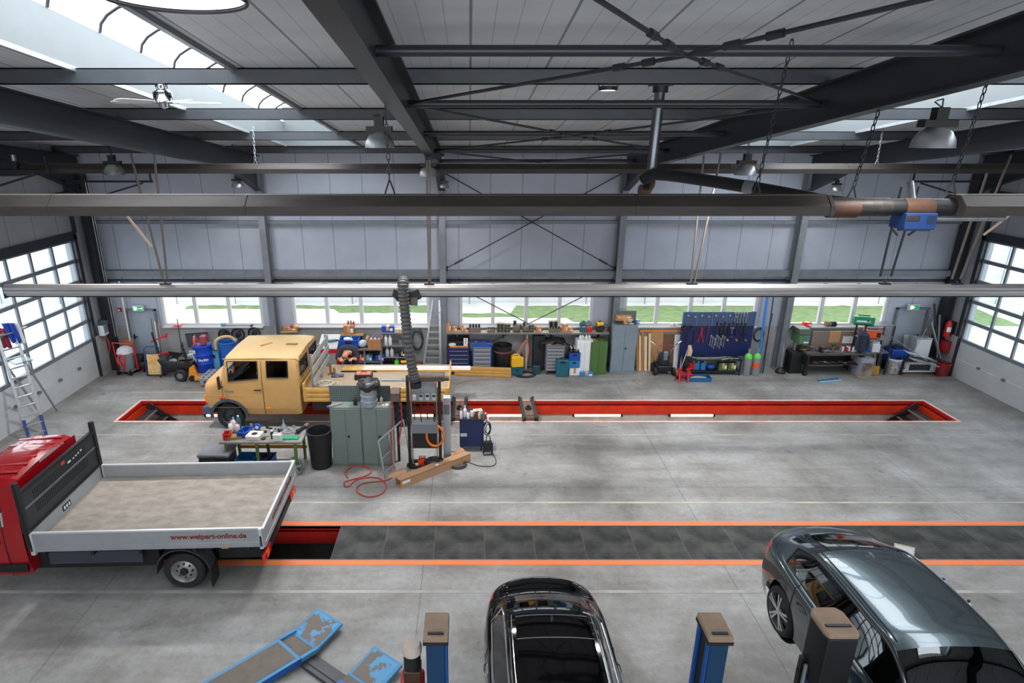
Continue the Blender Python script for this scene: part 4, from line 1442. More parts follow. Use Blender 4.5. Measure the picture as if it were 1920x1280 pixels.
def locker(name,label,x0,x1,y0,y1,z0,z1,m,handle=True,cat='cabinet'):
 t=thing(name,label,cat,((x0+x1)/2,(y0+y1)/2,z0))
 w,d,h=x1-x0,y1-y0,z1-z0
 MB().box(-w/2,w/2,-d/2+0.02,d/2,0,h).build('body',m,t,bev=0.006)
 for s_ in(-1,1):
  xa,xb=sorted((s_*0.003,s_*(w/2-0.015)))
  dr=MB().box(xa,xb,-d/2,-d/2+0.02,0.07,h-0.04).build('door',m,t,bev=0.004)
  if s_>0 and handle:
   MB().box(0.03,0.08,-d/2-0.025,-d/2,h*0.50,h*0.50+0.055).build('handle',BLACK,dr,bev=0.006)
 return t

def perf_mat(key,rgb,per,hole=(14,16,18),frac=0.5):
 m=bpy.data.materials.new(key)
 m.use_nodes=True
 n_=m.node_tree
 b_=n_.nodes['Principled BSDF']
 b_.inputs['Roughness'].default_value=0.5
 tc_=n_.nodes.new('ShaderNodeTexCoord')
 s_=n_.nodes.new('ShaderNodeSeparateXYZ')
 n_.links.new(tc_.outputs['Object'],s_.inputs[0])
 outs=[]
 for ax in(0,2):
  a_=n_.nodes.new('ShaderNodeMath');a_.operation='ADD';a_.inputs[1].default_value=100*per
  n_.links.new(s_.outputs[ax],a_.inputs[0])
  d_=n_.nodes.new('ShaderNodeMath');d_.operation='DIVIDE';d_.inputs[1].default_value=per
  n_.links.new(a_.outputs[0],d_.inputs[0])
  f_=n_.nodes.new('ShaderNodeMath');f_.operation='FRACT'
  n_.links.new(d_.outputs[0],f_.inputs[0])
  l_=n_.nodes.new('ShaderNodeMath');l_.operation='LESS_THAN';l_.inputs[1].default_value=frac
  n_.links.new(f_.outputs[0],l_.inputs[0])
  outs.append(l_.outputs[0])
 mu=n_.nodes.new('ShaderNodeMath');mu.operation='MULTIPLY'
 n_.links.new(outs[0],mu.inputs[0])
 n_.links.new(outs[1],mu.inputs[1])
 mx=n_.nodes.new('ShaderNodeMix');mx.data_type='RGBA'
 n_.links.new(mu.outputs[0],mx.inputs['Factor'])
 mx.inputs['A'].default_value=lin(rgb)
 mx.inputs['B'].default_value=lin(hole)
 n_.links.new(mx.outputs['Result'],b_.inputs['Base Color'])
 return m

def loops_floor(pts,r,m,name,label,cat,group=None,z=None):
 """hose or cable lying on the floor, through floor points taken from the photo"""
 P=[fp(a,b_)+(r+0.002+(0.012 if(i%5==3)else 0.0),)for i,(a,b_)in enumerate(pts)]
 D=catmull(P,6)
 o=MB().tube([Vector(p)for p in D],r,7).build(name,m)
 return tag(o,label,cat,group)

 # ================================================================ THE MIDDLE OF THE HALL
CABG=mat('grey_green_cabinet_lacquer',(112,124,120),0.45,0,0.1,3)
locker('storage_cabinet','grey-green two-door cabinet with the drum on top, beside the black bin',-3.24,-2.525,12.82,13.24,0,1.53,CABG)
locker('storage_cabinet','grey-green two-door cabinet behind the leaning aluminium frame',-2.515,-1.80,12.82,13.24,0,1.53,CABG)
PEG=perf_mat('grey_green_pegboard',(104,116,114),0.045)
for xa,xb,zt,lab in((-3.30,-2.52,1.92,'grey-green perforated board on the left cabinet, behind the dark bottle'),(-2.46,-1.86,1.92,'dark perforated board on the right cabinet, beside the drum')):
 t=thing('pegboard',lab,'pegboard',((xa+xb)/2,13.2,1.53))
 MB().box(-(xb-xa)/2,(xb-xa)/2,-0.01,0.01,0,zt-1.53).build('panel',PEG if xa<-3 else perf_mat('dark_pegboard',(70,78,84),0.045),t)
 MB().box(-(xb-xa)/2,(xb-xa)/2,-0.016,0.016,zt-1.545,zt-1.53+0.008).build('top_rail',CABG,t)
 # drum with a bag over it
t=thing('drum','pale grey metal drum with a black bin bag over its rim, on the cabinet','drum',(-2.33,12.98,1.53))
d_=MB()
prof=[(0.17,0)]
for z in(0.0,0.14,0.28):
 prof+=[(0.185,z+0.01),(0.185,z+0.12),(0.2,z+0.13)]
prof+=[(0.185,0.44),(0.185,0.52)]
d_.lathe(prof,28).build('body',mat('pale_grey_drum_paint',(150,156,166),0.4,0.2,0.15,4),t)
bag=MB()
rnd=random.Random(5)
vs,fs=[],[]
N=28
for k,(r0,z0)in enumerate(((0.19,0.40),(0.235,0.46),(0.26,0.52),(0.25,0.58),(0.2,0.60),(0.16,0.55),(0.0,0.5))):
 for i in range(N):
  rr=r0*(1+rnd.uniform(-0.1,0.1))if r0 else 0.0
  a=2*PI*i/N
  vs.append((rr*math.cos(a),rr*math.sin(a),z0+rnd.uniform(-0.025,0.025)*(1 if r0 else 0)))
for k in range(6):
 for i in range(N):
  fs.append((k*N+i,k*N+(i+1)%N,(k+1)*N+(i+1)%N,(k+1)*N+i))
bag.add(vs,fs).build('bin_bag',mat('black_bin_bag',(42,42,40),0.35),t)
bottle('dark glass bottle on the left grey-green cabinet',-2.66,12.98,1.53,0.2,0.045,BLACK,mat('brown_cap',(90,60,40)))
bottle('beige spray bottle with a blue cap on the cabinet right of the drum',-2.06,13.05,1.53,0.2,0.035,mat('beige_plastic',(186,160,130)),BLUE)
t=thing('timber_offcut','grey wood offcut with a blue-painted end on the cabinet edge','wood',(-3.13,12.93,1.535),math.radians(38))
MB().box(-0.17,0.17,-0.035,0.035,0,0.03).build('board',mat('weathered_wood',(150,140,128),0.7,0,0.3,8),t)
MB().box(-0.182,-0.14,-0.037,0.037,-0.001,0.032).build('painted_end',BLUE,t)
t=thing('cutting_disc_pack','small orange and white packet on the right grey-green cabinet','packet',(-1.95,12.95,1.53),0.4)
MB().box(-0.07,0.07,-0.04,0.04,0,0.02).build('packet',WHITE,t,bev=0.004)
MB().box(-0.05,0.0,-0.035,0.035,0.02,0.022).build('print',ORANGE,t)

# black bin
t=thing('waste_bin','tall open black plastic bin beside the grey-green cabinet','bin',(-3.53,12.86,0))
MB().lathe([(0.22,0),(0.245,0.02),(0.29,0.93),(0.275,0.93),(0.23,0.03),(0,0.03)],30).build('body',mat('black_bin_plastic',(28,29,32),0.5,0,0.2,10),t,sharp=1.0)
MB().lathe([(0.29,0.9),(0.305,0.915),(0.305,0.94),(0.275,0.94)],30,close=False).build('rim',BLACK,t)
MB().ball((0,-0.02,0.55),0.18,(1,1,0.3)).build('rubbish',mat('crumpled_paper',(180,178,172),0.8),t)

# workbench with clutter
BT=0.85
wbx0,wbx1,wby0,wby1=-5.72,-3.84,12.42,13.22
t=thing('workbench','low workbench with a stained top and green legs, in front of the yellow truck','workbench',((wbx0+wbx1)/2,(wby0+wby1)/2,0))
W2,D2=(wbx1-wbx0)/2,(wby1-wby0)/2
MB().box(-W2,W2,-D2,D2,BT-0.05,BT).build('worktop',mat('stained_bench_top',(138,134,128),0.6,0,0.4,4),t,bev=0.006)
GL=mat('green_bench_legs',(84,122,62),0.5)
for xx in(-W2+0.14,-0.1,W2-0.16):
 for yy in(-D2+0.05,D2-0.05):
  MB().box(xx-0.03,xx+0.03,yy-0.03,yy+0.03,0,BT-0.05).build('leg',GL,t)
MB().box(-W2+0.1,W2-0.1,D2-0.07,D2-0.03,0.3,0.38).build('stretcher',mat('ochre_timber',(196,136,52),0.6),t)

def bench(px,py,z=BT):
 x,y=fp(px,py,z)
 return min(max(x,wbx0+0.08),wbx1-0.1),min(max(y,wby0+0.08),wby1-0.1)

x,y=bench(427,822)
crate('small red parts box at the front left corner of the low workbench',x,y,BT,0.13,0.18,0.16,RED,0.1)
x,y=bench(441,820)
t=thing('wooden_tray','brown tray holding bottles on the low workbench','tray',(x,y+0.05,BT),0.2)
MB().box(-0.16,0.16,-0.16,0.16,0,0.015).box(-0.16,0.16,-0.165,-0.15,0,0.06).box(-0.16,0.16,0.15,0.165,0,0.06).box(-0.16,-0.15,-0.16,0.16,0,0.06).box(0.15,0.16,-0.16,0.16,0,0.06).build('tray',mat('olive_tray',(134,112,60),0.6),t)
bt=[(434,812,0.30,WHITE,RED,'white bottle with a red cap in the brown tray'),(440,806,0.32,CLEAR,mat('grey_cap',(150,150,150)),'milky bottle with a grey cap in the brown tray'),(447,812,0.28,mat('pale_pink_plastic',(212,190,186)),RED,'pinkish bottle in the brown tray'),(449,803,0.33,TEAL,WHITE,'teal spray bottle at the back of the brown tray'),(430,806,0.27,WHITE,BLUE,'white bottle with a blue cap at the back left of the bench')]
for px,py,h,m_,c_,lab in bt:
 x,y=bench(px,py)
 bottle(lab,x,y,BT+0.016,h,0.05,m_,c_,'bottles in the bench tray')
x,y=bench(460,815)
crate('open blue bin tipped on the low workbench',x,y,BT,0.2,0.32,0.14,BLUE,-0.25)
x,y=bench(478,820)
t=thing('tissue_box','white box with a dark oval opening on the low workbench','box',(x,y,BT),-0.1)
MB().box(-0.16,0.16,-0.15,0.15,0,0.1).build('body',mat('off_white_card',(206,200,190),0.7),t,bev=0.005)
MB().lathe([(0.07,0.1),(0.07,0.103),(0,0.103)],20).build('opening',BLACK,t)
x,y=bench(483,806)
t=thing('tape_roll','blue tape roll on its side at the back of the low workbench','tape',(x,y,BT))
MB().lathe([(0.04,-0.03),(0.08,-0.03),(0.08,0.03),(0.04,0.03)],20,(0,0,0.08),'y').build('roll',BLUE,t)
MB().lathe([(0.035,-0.032),(0.045,-0.032),(0.045,0.032),(0.035,0.032)],20,(0,0,0.08),'y').build('core',WHITE,t)
x,y=bench(511,822)
can('dark spray can with a white lid on the low workbench',x,y,BT,0.22,0.035,BLACK,WHITE)
x,y=bench(521,826)
canister('milky canister on the front edge of the low workbench',x,y,BT,0.2,0.12,0.2,CLEAR,WHITE)
x,y=bench(544,822)
g_=MB()
rnd=random.Random(9)
vs,fs=[],[]
for i in range(9):
 for j in range(6):
  vs.append((x-0.2+i*0.05+rnd.uniform(-.01,.01),y-0.06+j*0.028+rnd.uniform(-.01,.01),BT+0.008+rnd.uniform(0,0.04)*(1 if 0<i<8 and 0<j<5 else 0.15)))
for i in range(8):
 for j in range(5):
  a=i*6+j
  fs.append((a,a+6,a+7,a+1))
o=g_.add(vs,fs).build('cloth',mat('emerald_cloth',(20,148,104),0.8))
tag(o,'crumpled emerald green cloth on the low workbench','cloth')
sd=o.modifiers.new('thick','SOLIDIFY');sd.thickness=0.008;sd.offset=1
x,y=bench(533,802)
t=thing('funnel','grey metal funnel standing mouth down on the low workbench','funnel',(x,y,BT))
MB().lathe([(0.09,0),(0.085,0.02),(0.02,0.14),(0.012,0.24)],18).build('cone',GALV,t)
MB().lathe([(0.093,0.0),(0.093,0.012)],18).build('rim',GALV,t)
x,y=bench(542,809)
t=thing('brake_disc','shiny steel brake disc lying flat on the low workbench','brake disc',(x,y,BT))
MB().lathe([(0.13,0),(0.13,0.025),(0.07,0.025),(0.065,0.06),(0.03,0.06)],26).build('disc',GALV,t)
MB().lathe([(0.03,0.06),(0.03,0.064),(0,0.064)],14).build('hub_hole',BLACK,t)
x,y=bench(567,806)
t=thing('angle_grinder','black and brown angle grinder at the right end of the low workbench','grinder',(x,y,BT),math.radians(65))
MB().cyl((-0.18,0,0.05),(0.08,0,0.055),0.045,0.04).build('body',BLACK,t)
MB().cyl((0.08,0,0.055),(0.2,0,0.06),0.05,0.045).build('gear_head',mat('brown_grey_cast',(120,104,90),0.5,0.3),t)
MB().cyl((0.15,0,0.01),(0.15,0,0.018),0.075,n=24).build('disc',DIRTY,t)
parts_=[('bracket',452,795),('bearing',497,810),('bearing',500,818),('bracket',507,800),('flange',517,806),('bracket',525,808),('flange',553,800),('bearing',494,823),('bracket',470,799),('flange',558,812)]
for i,(nm,px,py)in enumerate(parts_):
 x,y=bench(px,py)
 where=('behind the blue bin','beside the white tissue box','between tissue box and spray can','behind the spray can','left of the funnel','behind the milky canister','behind the green cloth','at the bench edge by the tissue box','left of the blue tape roll','right of the green cloth')[i]
 m_=MB()
 if nm=='bearing':
  m_.lathe([(0.025,0),(0.05,0),(0.05,0.03),(0.025,0.03)],18,(0,0,0))
 elif nm=='flange':
  m_.lathe([(0.07,0),(0.07,0.015),(0.03,0.02),(0.03,0.07),(0,0.07)],18)
 else:
  m_.bar((-0.08,0,0.015),(0.08,0.02,0.015),0.04,0.03).bar((0.06,0.0,0.02),(0.07,0.01,0.1),0.04,0.03)
 o=m_.build(nm,[GALV,DIRTY][i%2])
 o.location=(x,y,BT)
 o.rotation_euler=(0,0,i*0.9)
 tag(o,'small metal %s on the low workbench %s'%(nm,where),'machine part','machine parts on the low workbench')
 # under the bench
t=thing('storage_chest','black plastic chest with a grey lid at the left end of the low workbench','chest',(-5.83,12.55,0))
MB().box(-0.36,0.33,-0.26,0.26,0,0.52).build('body',BLACK,t,bev=0.03)
MB().box(-0.38,0.35,-0.28,0.28,0.52,0.6).build('lid',mat('grey_lid',(112,114,120),0.5),t,bev=0.025)
MB().box(-0.08,0.05,-0.3,-0.26,0.44,0.56).build('latch',STEEL_DARK,t)
crate('light blue crate under the low workbench, left of the deep blue one',-5.22,12.66,0,0.42,0.4,0.36,SKYBLUE)
crate('deep blue crate of cables under the middle of the low workbench',-4.79,12.64,0,0.4,0.4,0.36,BLUE)
o=MB().tube([Vector(p)for p in catmull(coil((-4.79,12.64,0.3),0.12,0.015,4,rise=0.02,jit=0.3,seed=4),2)],0.014,6).build('cable',BLACK)
tag(o,'black cable coiled in the deep blue crate under the bench','cable')
t=thing('wheel_rim','bare aluminium wheel rim standing on edge under the low workbench','rim',(-4.06,12.50,0.2))
MB().lathe([(0.2,-0.09),(0.18,-0.08),(0.17,0.06),(0.2,0.09)],28,(0,0,0),'y',close=False).build('barrel',GALV,t)
sp_=MB()
for k in range(5):
 a=2*PI*k/5+0.3
 sp_.bar((0,-0.07,0),(0.18*math.cos(a),-0.07,0.18*math.sin(a)),0.05,0.03,up=(0,1,0))
sp_.cyl((0,-0.09,0),(0,-0.04,0),0.05).build('spokes',ALU,t)

# service tower with oil bars, hose reels and the orange hose
SX,SY=-1.0,12.78
t=thing('service_tower','tall black service tower with hanging oil dispensers, right of the grey-green cabinets','service tower',(SX,SY,0))
GRIME=mat('grimy_black_frame',(40,40,42),0.45,0.2,0.35,8)

def sv(px,py,yoff=0.0):
 a,b_=yp(px,py,SY+yoff)
 return a-SX,b_

for px in(767,825):
 a,b_=sv(px,800)
 q=MB().box(a-0.035,a+0.035,-0.04,0.04,0,2.34)
 q.build('post',GRIME,t)
 MB().cyl((a+(0.07 if px<800 else-0.07),-0.03,0.1),(a+(0.07 if px<800 else-0.07),-0.03,2.2),0.014,n=8).build('pipe',mat('tan_pipe',(158,132,112),0.4,0.3),t)
MB().box(-0.42,0.42,0.2,0.27,0,0.06).box(-0.42,0.42,-0.1,-0.03,0,0.06).build('base',GRIME,t)
a0,z1_=sv(764,699)
a1,z0_=sv(833,712)
MB().box(a0,a1,-0.12,0.25,z0_,z0_+0.12).build('top_housing',mat('dusty_brown_housing',(94,78,68),0.7,0,0.4,6),t,bev=0.015)
MB().cyl((a1-0.02,0.05,z0_+0.02),(a1+0.11,0.05,z0_+0.02),0.06).build('end_stub',mat('dusty_brown_housing',(94,78,68)),t)
a0,z1_=sv(769,712)
a1,z0_=sv(821,752)
MB().prism([(a0,z0_),(a1,z0_),(a1,z1_-0.22),(a1-0.1,z1_),(a0+0.1,z1_),(a0,z1_-0.22)],0.0,0.04).build('panel',mat('pale_grey_panel',(150,154,160),0.4,0.2,0.15,4),t)
for i in range(4):
 xc_=a0+(a1-a0)*(0.14+0.24*i)
 g_=MB().box(xc_-0.05,xc_+0.05,-0.05,0.0,z0_+0.04,z0_+0.2).build('meter',mat('meter_grey',(172,174,176),0.4),t,bev=0.006)
 MB().box(xc_-0.035,xc_+0.035,-0.055,-0.05,z0_+0.13,z0_+0.18).build('display',BLACK if i else WHITE,g_)
 hz=z0_-0.02
 n_=MB()
 n_.tube([(xc_,-0.05,hz),(xc_+0.01,-0.07,hz-0.12),(xc_-0.01,-0.08,hz-0.25),(xc_,-0.1,hz-0.4-0.05*(i%2))],0.013,7)
 n_.cb((xc_,-0.08,hz-0.18),(0.05,0.05,0.12))
 n_.build('dispenser',BLACK,t)
a0,z1_=sv(772,790)
a1,z0_=sv(820,806)
MB().box(a0,a1,-0.16,0.1,z1_-0.03,z1_).box(a0,a1,-0.165,-0.155,z0_,z1_).build('drip_tray',mat('tray_grey',(122,126,134),0.4,0.3),t)
MB().box(a0+0.02,a1-0.02,-0.08,0.16,z0_-0.42,z0_-0.05).build('pump_box',BLACK,t,bev=0.01)
MB().box(a0-0.02,a1+0.02,-0.03,0.03,0.52,0.58).build('crossbar',STEEL_DARK,t)
a,z=sv(838,770)
t2=thing('control_cabinet','light grey slim upright cabinet standing right behind the black service tower','cabinet',(a+SX-0.02,13.25,0))
MB().box(-0.09,0.09,-0.1,0.1,0,1.62).build('body',mat('meter_grey',(172,174,176)),t2,bev=0.008)
MB().box(-0.07,0.07,-0.104,-0.1,1.2,1.45).build('flap',STEEL_GREY,t2)
o=MB().tube([Vector(p)for p in catmull(coil((SX+sv(816,812)[0],SY-0.14,sv(816,812)[1]),0.2,0.014,6,'y',18,1.35,0.06,0.006,3),2)],0.014,7).build('hose',mat('orange_hose',(226,112,26),0.45))
tag(o,'orange hose coiled on the right post of the service tower','hose')
# reel beside it with the red hose running to the floor
xr,zr=yp(742,747,12.9)
t=thing('hose_reel','dark hose reel between the cabinet and the service tower','hose reel',(xr,12.95,0))
MB().box(-0.03,0.03,0.1,0.16,0,zr+0.15).build('post',GRIME,t)
MB().lathe([(0.03,-0.09),(0.2,-0.09),(0.2,-0.07),(0.08,-0.07),(0.08,0.07),(0.2,0.07),(0.2,0.09),(0.03,0.09)],26,(0,0,zr),'x').build('spool',BLACK,t)
MB().prism([(-0.22,zr),(-0.18,zr+0.18),(0.0,zr+0.25),(0.18,zr+0.18),(0.1,zr+0.12),(-0.1,zr+0.1)],-0.1,0.1,'x').build('cover',mat('dusty_brown_housing',(94,78,68)),t)
hp=[yp(736,752,12.72),yp(734,790,12.72),yp(733,830,12.7),yp(734,865,12.6)]
P=[(a,12.72-i*0.03,z)for i,(a,z)in enumerate(hp)]
P+=[fp(q[0],q[1])+(0.02,)for q in((738,884),(734,897),(715,903),(690,905),(672,912),(671,924),(690,932),(715,927),(724,912),(712,898),(690,896),(668,901),(655,912),(648,913),(646,905),(660,900),(685,893),(697,884),(685,876),(665,875),(650,882),(648,892),(652,897))]
o=MB().tube([Vector(p)for p in catmull(P,6)],0.014,7).build('hose',mat('red_air_hose',(176,58,44),0.5))
tag(o,'red air hose hanging from the reel and looped on the floor','hose')
o=MB().tube([Vector(p)for p in catmull([yp(752,755,12.75)[0:1]+(12.75,)+yp(752,755,12.75)[1:],(yp(753,790,12.7)[0],12.7,yp(753,790,12.7)[1]),(yp(750,815,12.7)[0],12.7,yp(750,815,12.7)[1]),(yp(746,835,12.7)[0],12.75,yp(746,835,12.7)[1])],6)],0.016,7).build('hose',mat('crimson_hose',(170,40,50),0.5))
tag(o,'short crimson hose hanging down beside the service tower','hose')
# leaning aluminium frame
t=thing('aluminium_frame','leaning aluminium frame with rungs in front of the right grey-green cabinet','frame',(0,0,0))
fa,fb=fp(722,897),fp(738,880)
ta,tb_=yp(709,827,12.45),yp(756,786,12.75)
A0,A1=Vector((fa[0],fa[1],0.02)),Vector((ta[0],12.45,ta[1]))
B0,B1=Vector((fb[0]+0.03,fb[1],0.02)),Vector((tb_[0]-0.35,12.72,tb_[1]-0.28))
T1=Vector((tb_[0],12.75,tb_[1]))
MB().bar(A0,A1,0.035,0.02).build('rail',ALU,t)
MB().bar(B0,B1,0.035,0.02).build('rail',ALU,t)
MB().bar(A1,T1,0.035,0.02).build('top_rail',ALU,t)
MB().bar(T1,T1+Vector((0.1,0.05,-0.9)),0.03,0.02).build('stay',ALU,t)
for f_ in(0.12,0.5):
 MB().bar(A0.lerp(A1,f_),B0.lerp(B1,f_),0.028).build('rung',ALU,t)
MB().bar(A1.lerp(T1,0.55),B0.lerp(B1,0.1),0.025,0.015).build('brace',ALU,t)
# things at the foot of the tower
t=thing('tool_bag','black heap of tool bag between the posts of the service tower','bag',(-0.82,12.78,0))
MB().ball((0,0,0.12),0.24,(1.1,0.8,0.6)).build('bag',BLACK,t)
MB().tube([(-0.12,-0.1,0.22),(-0.06,-0.12,0.34),(0.06,-0.12,0.34),(0.12,-0.1,0.22)],0.012,6).build('handle',BLACK,t)
x,y=fp(771,874)
t=thing('sledgehammer','sledgehammer with an orange handle leaning on the left tower post','hammer',(x,y,0))
MB().cb((0,0,0.04),(0.2,0.08,0.08)).build('head',DIRTY,t,bev=0.01)
MB().cyl((0,0,0.08),(-0.03,0.07,0.62),0.016,0.02,10).build('handle',ORANGE,t)
x,y=fp(792,873)
t=thing('extension_reel','small bright orange cable reel on the floor under the service tower','reel',(x,y,0))
MB().lathe([(0.1,-0.05),(0.1,-0.04),(0.05,-0.03),(0.05,0.03),(0.1,0.04),(0.1,0.05)],18,(0,0,0.11),'y').build('spool',mat('signal_orange',(240,70,30),0.4),t)
MB().tube([(-0.07,0,0.1),(-0.07,0,0.26),(0.07,0,0.26),(0.07,0,0.1)],0.012,6).build('handle',BLACK,t)
# long cardboard box
p,q=Vector(fp(748,918)+(0,)),Vector(fp(884,864)+(0,))
dv=(q-p)
t=thing('cardboard_box','long open-ended cardboard box lying in front of the service tower','box',((p+q)/2+Vector((-0.06,0.1,0)))[:],math.atan2(dv.y,dv.x))
L=dv.length/2-0.04
e=0.008
MB().box(-L,L,-0.11,0.11,0,e).box(-L,L,-0.11,-0.11+e,e,0.2).box(-L,L,0.11-e,0.11,e,0.2).box(-L,L,-0.11,0.11,0.2-e,0.2).build('body',mat('light_kraft_card',(172,132,98),0.75,0,0.12,5),t)
MB().add([(-L,0.11,0.2),(-L-0.12,0.16,0.2),(-L-0.1,0.2,0.26),(-L+0.3,0.17,0.27),(-L+0.3,0.11,0.2)],[(0,1,2,3,4)]).build('flap',mat('light_kraft_card',(172,132,98)),t)
MB().add([(L,0.11,0.2),(L-0.02,0.2,0.25),(L-0.35,0.17,0.25),(L-0.35,0.11,0.2)],[(0,1,2,3)]).build('flap',mat('light_kraft_card',(172,132,98)),t)
MB().box(-L+0.05,-L+0.25,-0.113,-0.11,0.1,0.16).build('paper_label',WHITE,t)
MB().box(0.02,0.1,-0.06,0.0,0.2,0.202).build('tape',WHITE,t)

# blue tool trolley
x0,x1=-0.24,0.36
t=thing('tool_trolley','navy blue tool trolley crowded with bottles, right of the service tower','tool trolley',((x0+x1)/2,13.78,0))
MB().box(-0.3,0.3,-0.24,0.24,0.13,0.86).build('body',NAVY,t,bev=0.012)
MB().box(-0.32,0.32,-0.26,0.26,0.86,0.89).build('top',STEEL_DARK,t)
for sx in(-1,1):
 for sy in(-1,1):
  MB().cyl((sx*0.24-0.02,sy*0.18,0.06),(sx*0.24+0.02,sy*0.18,0.06),0.06,n=14).box(sx*0.24-0.03,sx*0.24+0.03,sy*0.18-0.02,sy*0.18+0.02,0.09,0.14).build('castor',BLACK,t)
MB().box(-0.28,-0.12,-0.25,-0.24,0.42,0.5).build('sticker',mat('pale_sticker',(190,196,200)),t)
MB().tube([(0.32,-0.2,0.8),(0.4,-0.2,0.8),(0.4,0.2,0.8),(0.32,0.2,0.8)],0.014,8).build('push_handle',CHROME,t)
tz=0.89
clut=[('bottle',853,780,0.25,0.035,WHITE,RED,'white bottle with a red cap at the left edge of the blue trolley'),('can',862,776,0.2,0.033,mat('silver_can',(190,190,195),0.3,0.5),RED,'silver spray can in front of the black case on the blue trolley'),('bottle',872,777,0.3,0.045,WHITE,WHITE,'large white bottle in the middle of the blue trolley'),('can',878,781,0.2,0.033,WHITE,RED,'white spray can beside the large white bottle on the trolley'),('bottle',885,776,0.2,0.05,CLEAR,BLACK,'squat milky bottle on the blue trolley'),('can',893,780,0.18,0.035,mat('dark_red_can',(120,30,34)),BLACK,'dark red can on the blue trolley'),('bottle',899,783,0.16,0.04,mat('beige_plastic',(186,160,130)),WHITE,'beige bottle near the right edge of the blue trolley')]
for k,px,py,h,r,m_,c_,lab in clut:
 x,y=fp(px,py+4,tz)
 (bottle if k=='bottle' else can)(lab,min(max(x,-0.2),0.32),min(max(y,13.58),13.98),tz,h,r,m_,c_,'bottles and cans on the blue trolley')
t=thing('drill_case','black open drill case on the back left of the blue trolley','case',(-0.08,13.9,tz))
MB().box(-0.16,0.16,-0.08,0.1,0,0.1).build('body',BLACK,t,bev=0.02)
MB().bar((-0.0,0.08,0.1),(0.0,0.16,0.32),0.3,0.04,up=(1,0,0)).build('lid',BLACK,t)
carton('white carton lying at the back right of the blue trolley',0.2,13.86,tz,0.24,0.14,0.1,0.2,mat('off_white_card',(206,200,190)))
o=MB().tube([Vector(p)for p in catmull(coil((0.45,13.7,0.55),0.07,0.012,4,'y',12,2.2,0.3,0.01,8),2)],0.01,6).build('cable',BLACK)
tag(o,'black cable bundle hanging on the right side of the blue trolley','cable')
can('red and white can wedged at the right side of the blue trolley',0.40,13.6,0.89-0.02,0.16,0.03,RED,WHITE)
# work lamp with its lead
x,y=fp(915,853)
t=thing('work_lamp','black portable work lamp on the floor right of the blue trolley','work lamp',(x,y+0.05,0),0.1)
MB().tube([(-0.12,-0.06,0.015),(0.12,-0.06,0.015),(0.12,0.1,0.015),(-0.12,0.1,0.015)],0.014,6,True).build('base_frame',BLACK,t)
MB().bar((-0.11,0,0.015),(-0.11,0.0,0.3),0.025,0.02).bar((0.11,0,0.015),(0.11,0,0.3),0.025,0.02).build('bracket',BLACK,t)
MB().box(-0.1,0.1,-0.04,0.05,0.1,0.36).build('lamp_body',BLACK,t,bev=0.02)
MB().tube([(-0.05,0,0.36),(-0.04,0,0.5),(0.04,0,0.5),(0.05,0,0.36)],0.014,6).build('handle',BLACK,t)
loops_floor([(921,848),(928,858),(930,868),(922,875),(900,874),(880,868),(872,865)],0.009,RUBBER,'cable','thin black lead curving from the work lamp across the floor','cable')
x,y=fp(858,872)
o=MB().tube([Vector(p)for p in catmull(coil((x,y,0.02),0.2,0.02,4,'z',18,0.9,0.1,0.012,6),2)],0.02,7).build('hose',mat('dark_grey_hose',(58,60,64),0.55))
tag(o,'dark grey hose coil on the floor behind the long cardboard box','hose')
loops_floor([(848,765),(846,790),(840,815),(836,838),(842,846),(858,846)],0.009,RUBBER,'cable','black cable on the floor between service tower and trolley','cable')

# pit jacks on the rear pit
JACK=mat('dusty_jack_steel',(136,112,96),0.6,0.2,0.4,8)
for px,lab in((990,'dusty pit jack spanning the red pit right of the blue trolley'),(862,'dark pit jack spanning the red pit behind the blue trolley')):
 xj=yp(px,768,15.9)[0]
 t=thing('pit_jack',lab,'jack',(xj,(P1[2]+P1[3])/2,0.0))
 hw=(P1[3]-P1[2])/2
 for s_ in(-1,1):
  MB().box(s_*0.17-0.045,s_*0.17+0.045,-hw-0.02,hw+0.02,0.01,0.11).build('side_beam',BLACK,t)
 MB().box(-0.13,0.13,-hw+0.05,hw-0.25,-0.08,0.1).build('carriage',JACK,t,bev=0.01)
 MB().lathe([(0.09,0.1),(0.09,0.16),(0.05,0.17),(0.05,0.22),(0,0.22)],18,(0,-0.1,0)).build('ram',DIRTY,t)
 MB().box(-0.1,0.1,-hw+0.1,-hw+0.22,0.1,0.14).build('plate',JACK,t)
 for s_ in(-1,1):
  for sy in(-1,1):
   MB().cyl((s_*0.2-0.03,sy*(hw-0.0),0.08),(s_*0.2+0.03,sy*(hw-0.0),0.08),0.07,n=14).build('roller',DIRTY,t)
x,z=yp(964,781,16.5)
o=MB().lathe([(0.07,0),(0.05,0.02),(0.03,0.12),(0,0.13)],14).build('marker_cone',ORANGE)
o.location=(yp(963,783,16.2)[0],16.3,-0.62)
tag(o,'small orange marker inside the red pit left of the dusty jack','marker')
bpy.data.objects.remove(o)

# ================================================================ LIFTS IN FRONT
LBLUE=mat('lift_blue_lacquer',(14,60,98),0.4,0,0.2,3)
LBLUE2=mat('lift_bright_blue',(16,76,148),0.4)
DUST=mat('dust_beige_cap',(152,130,110),0.8,0,0.2,7)

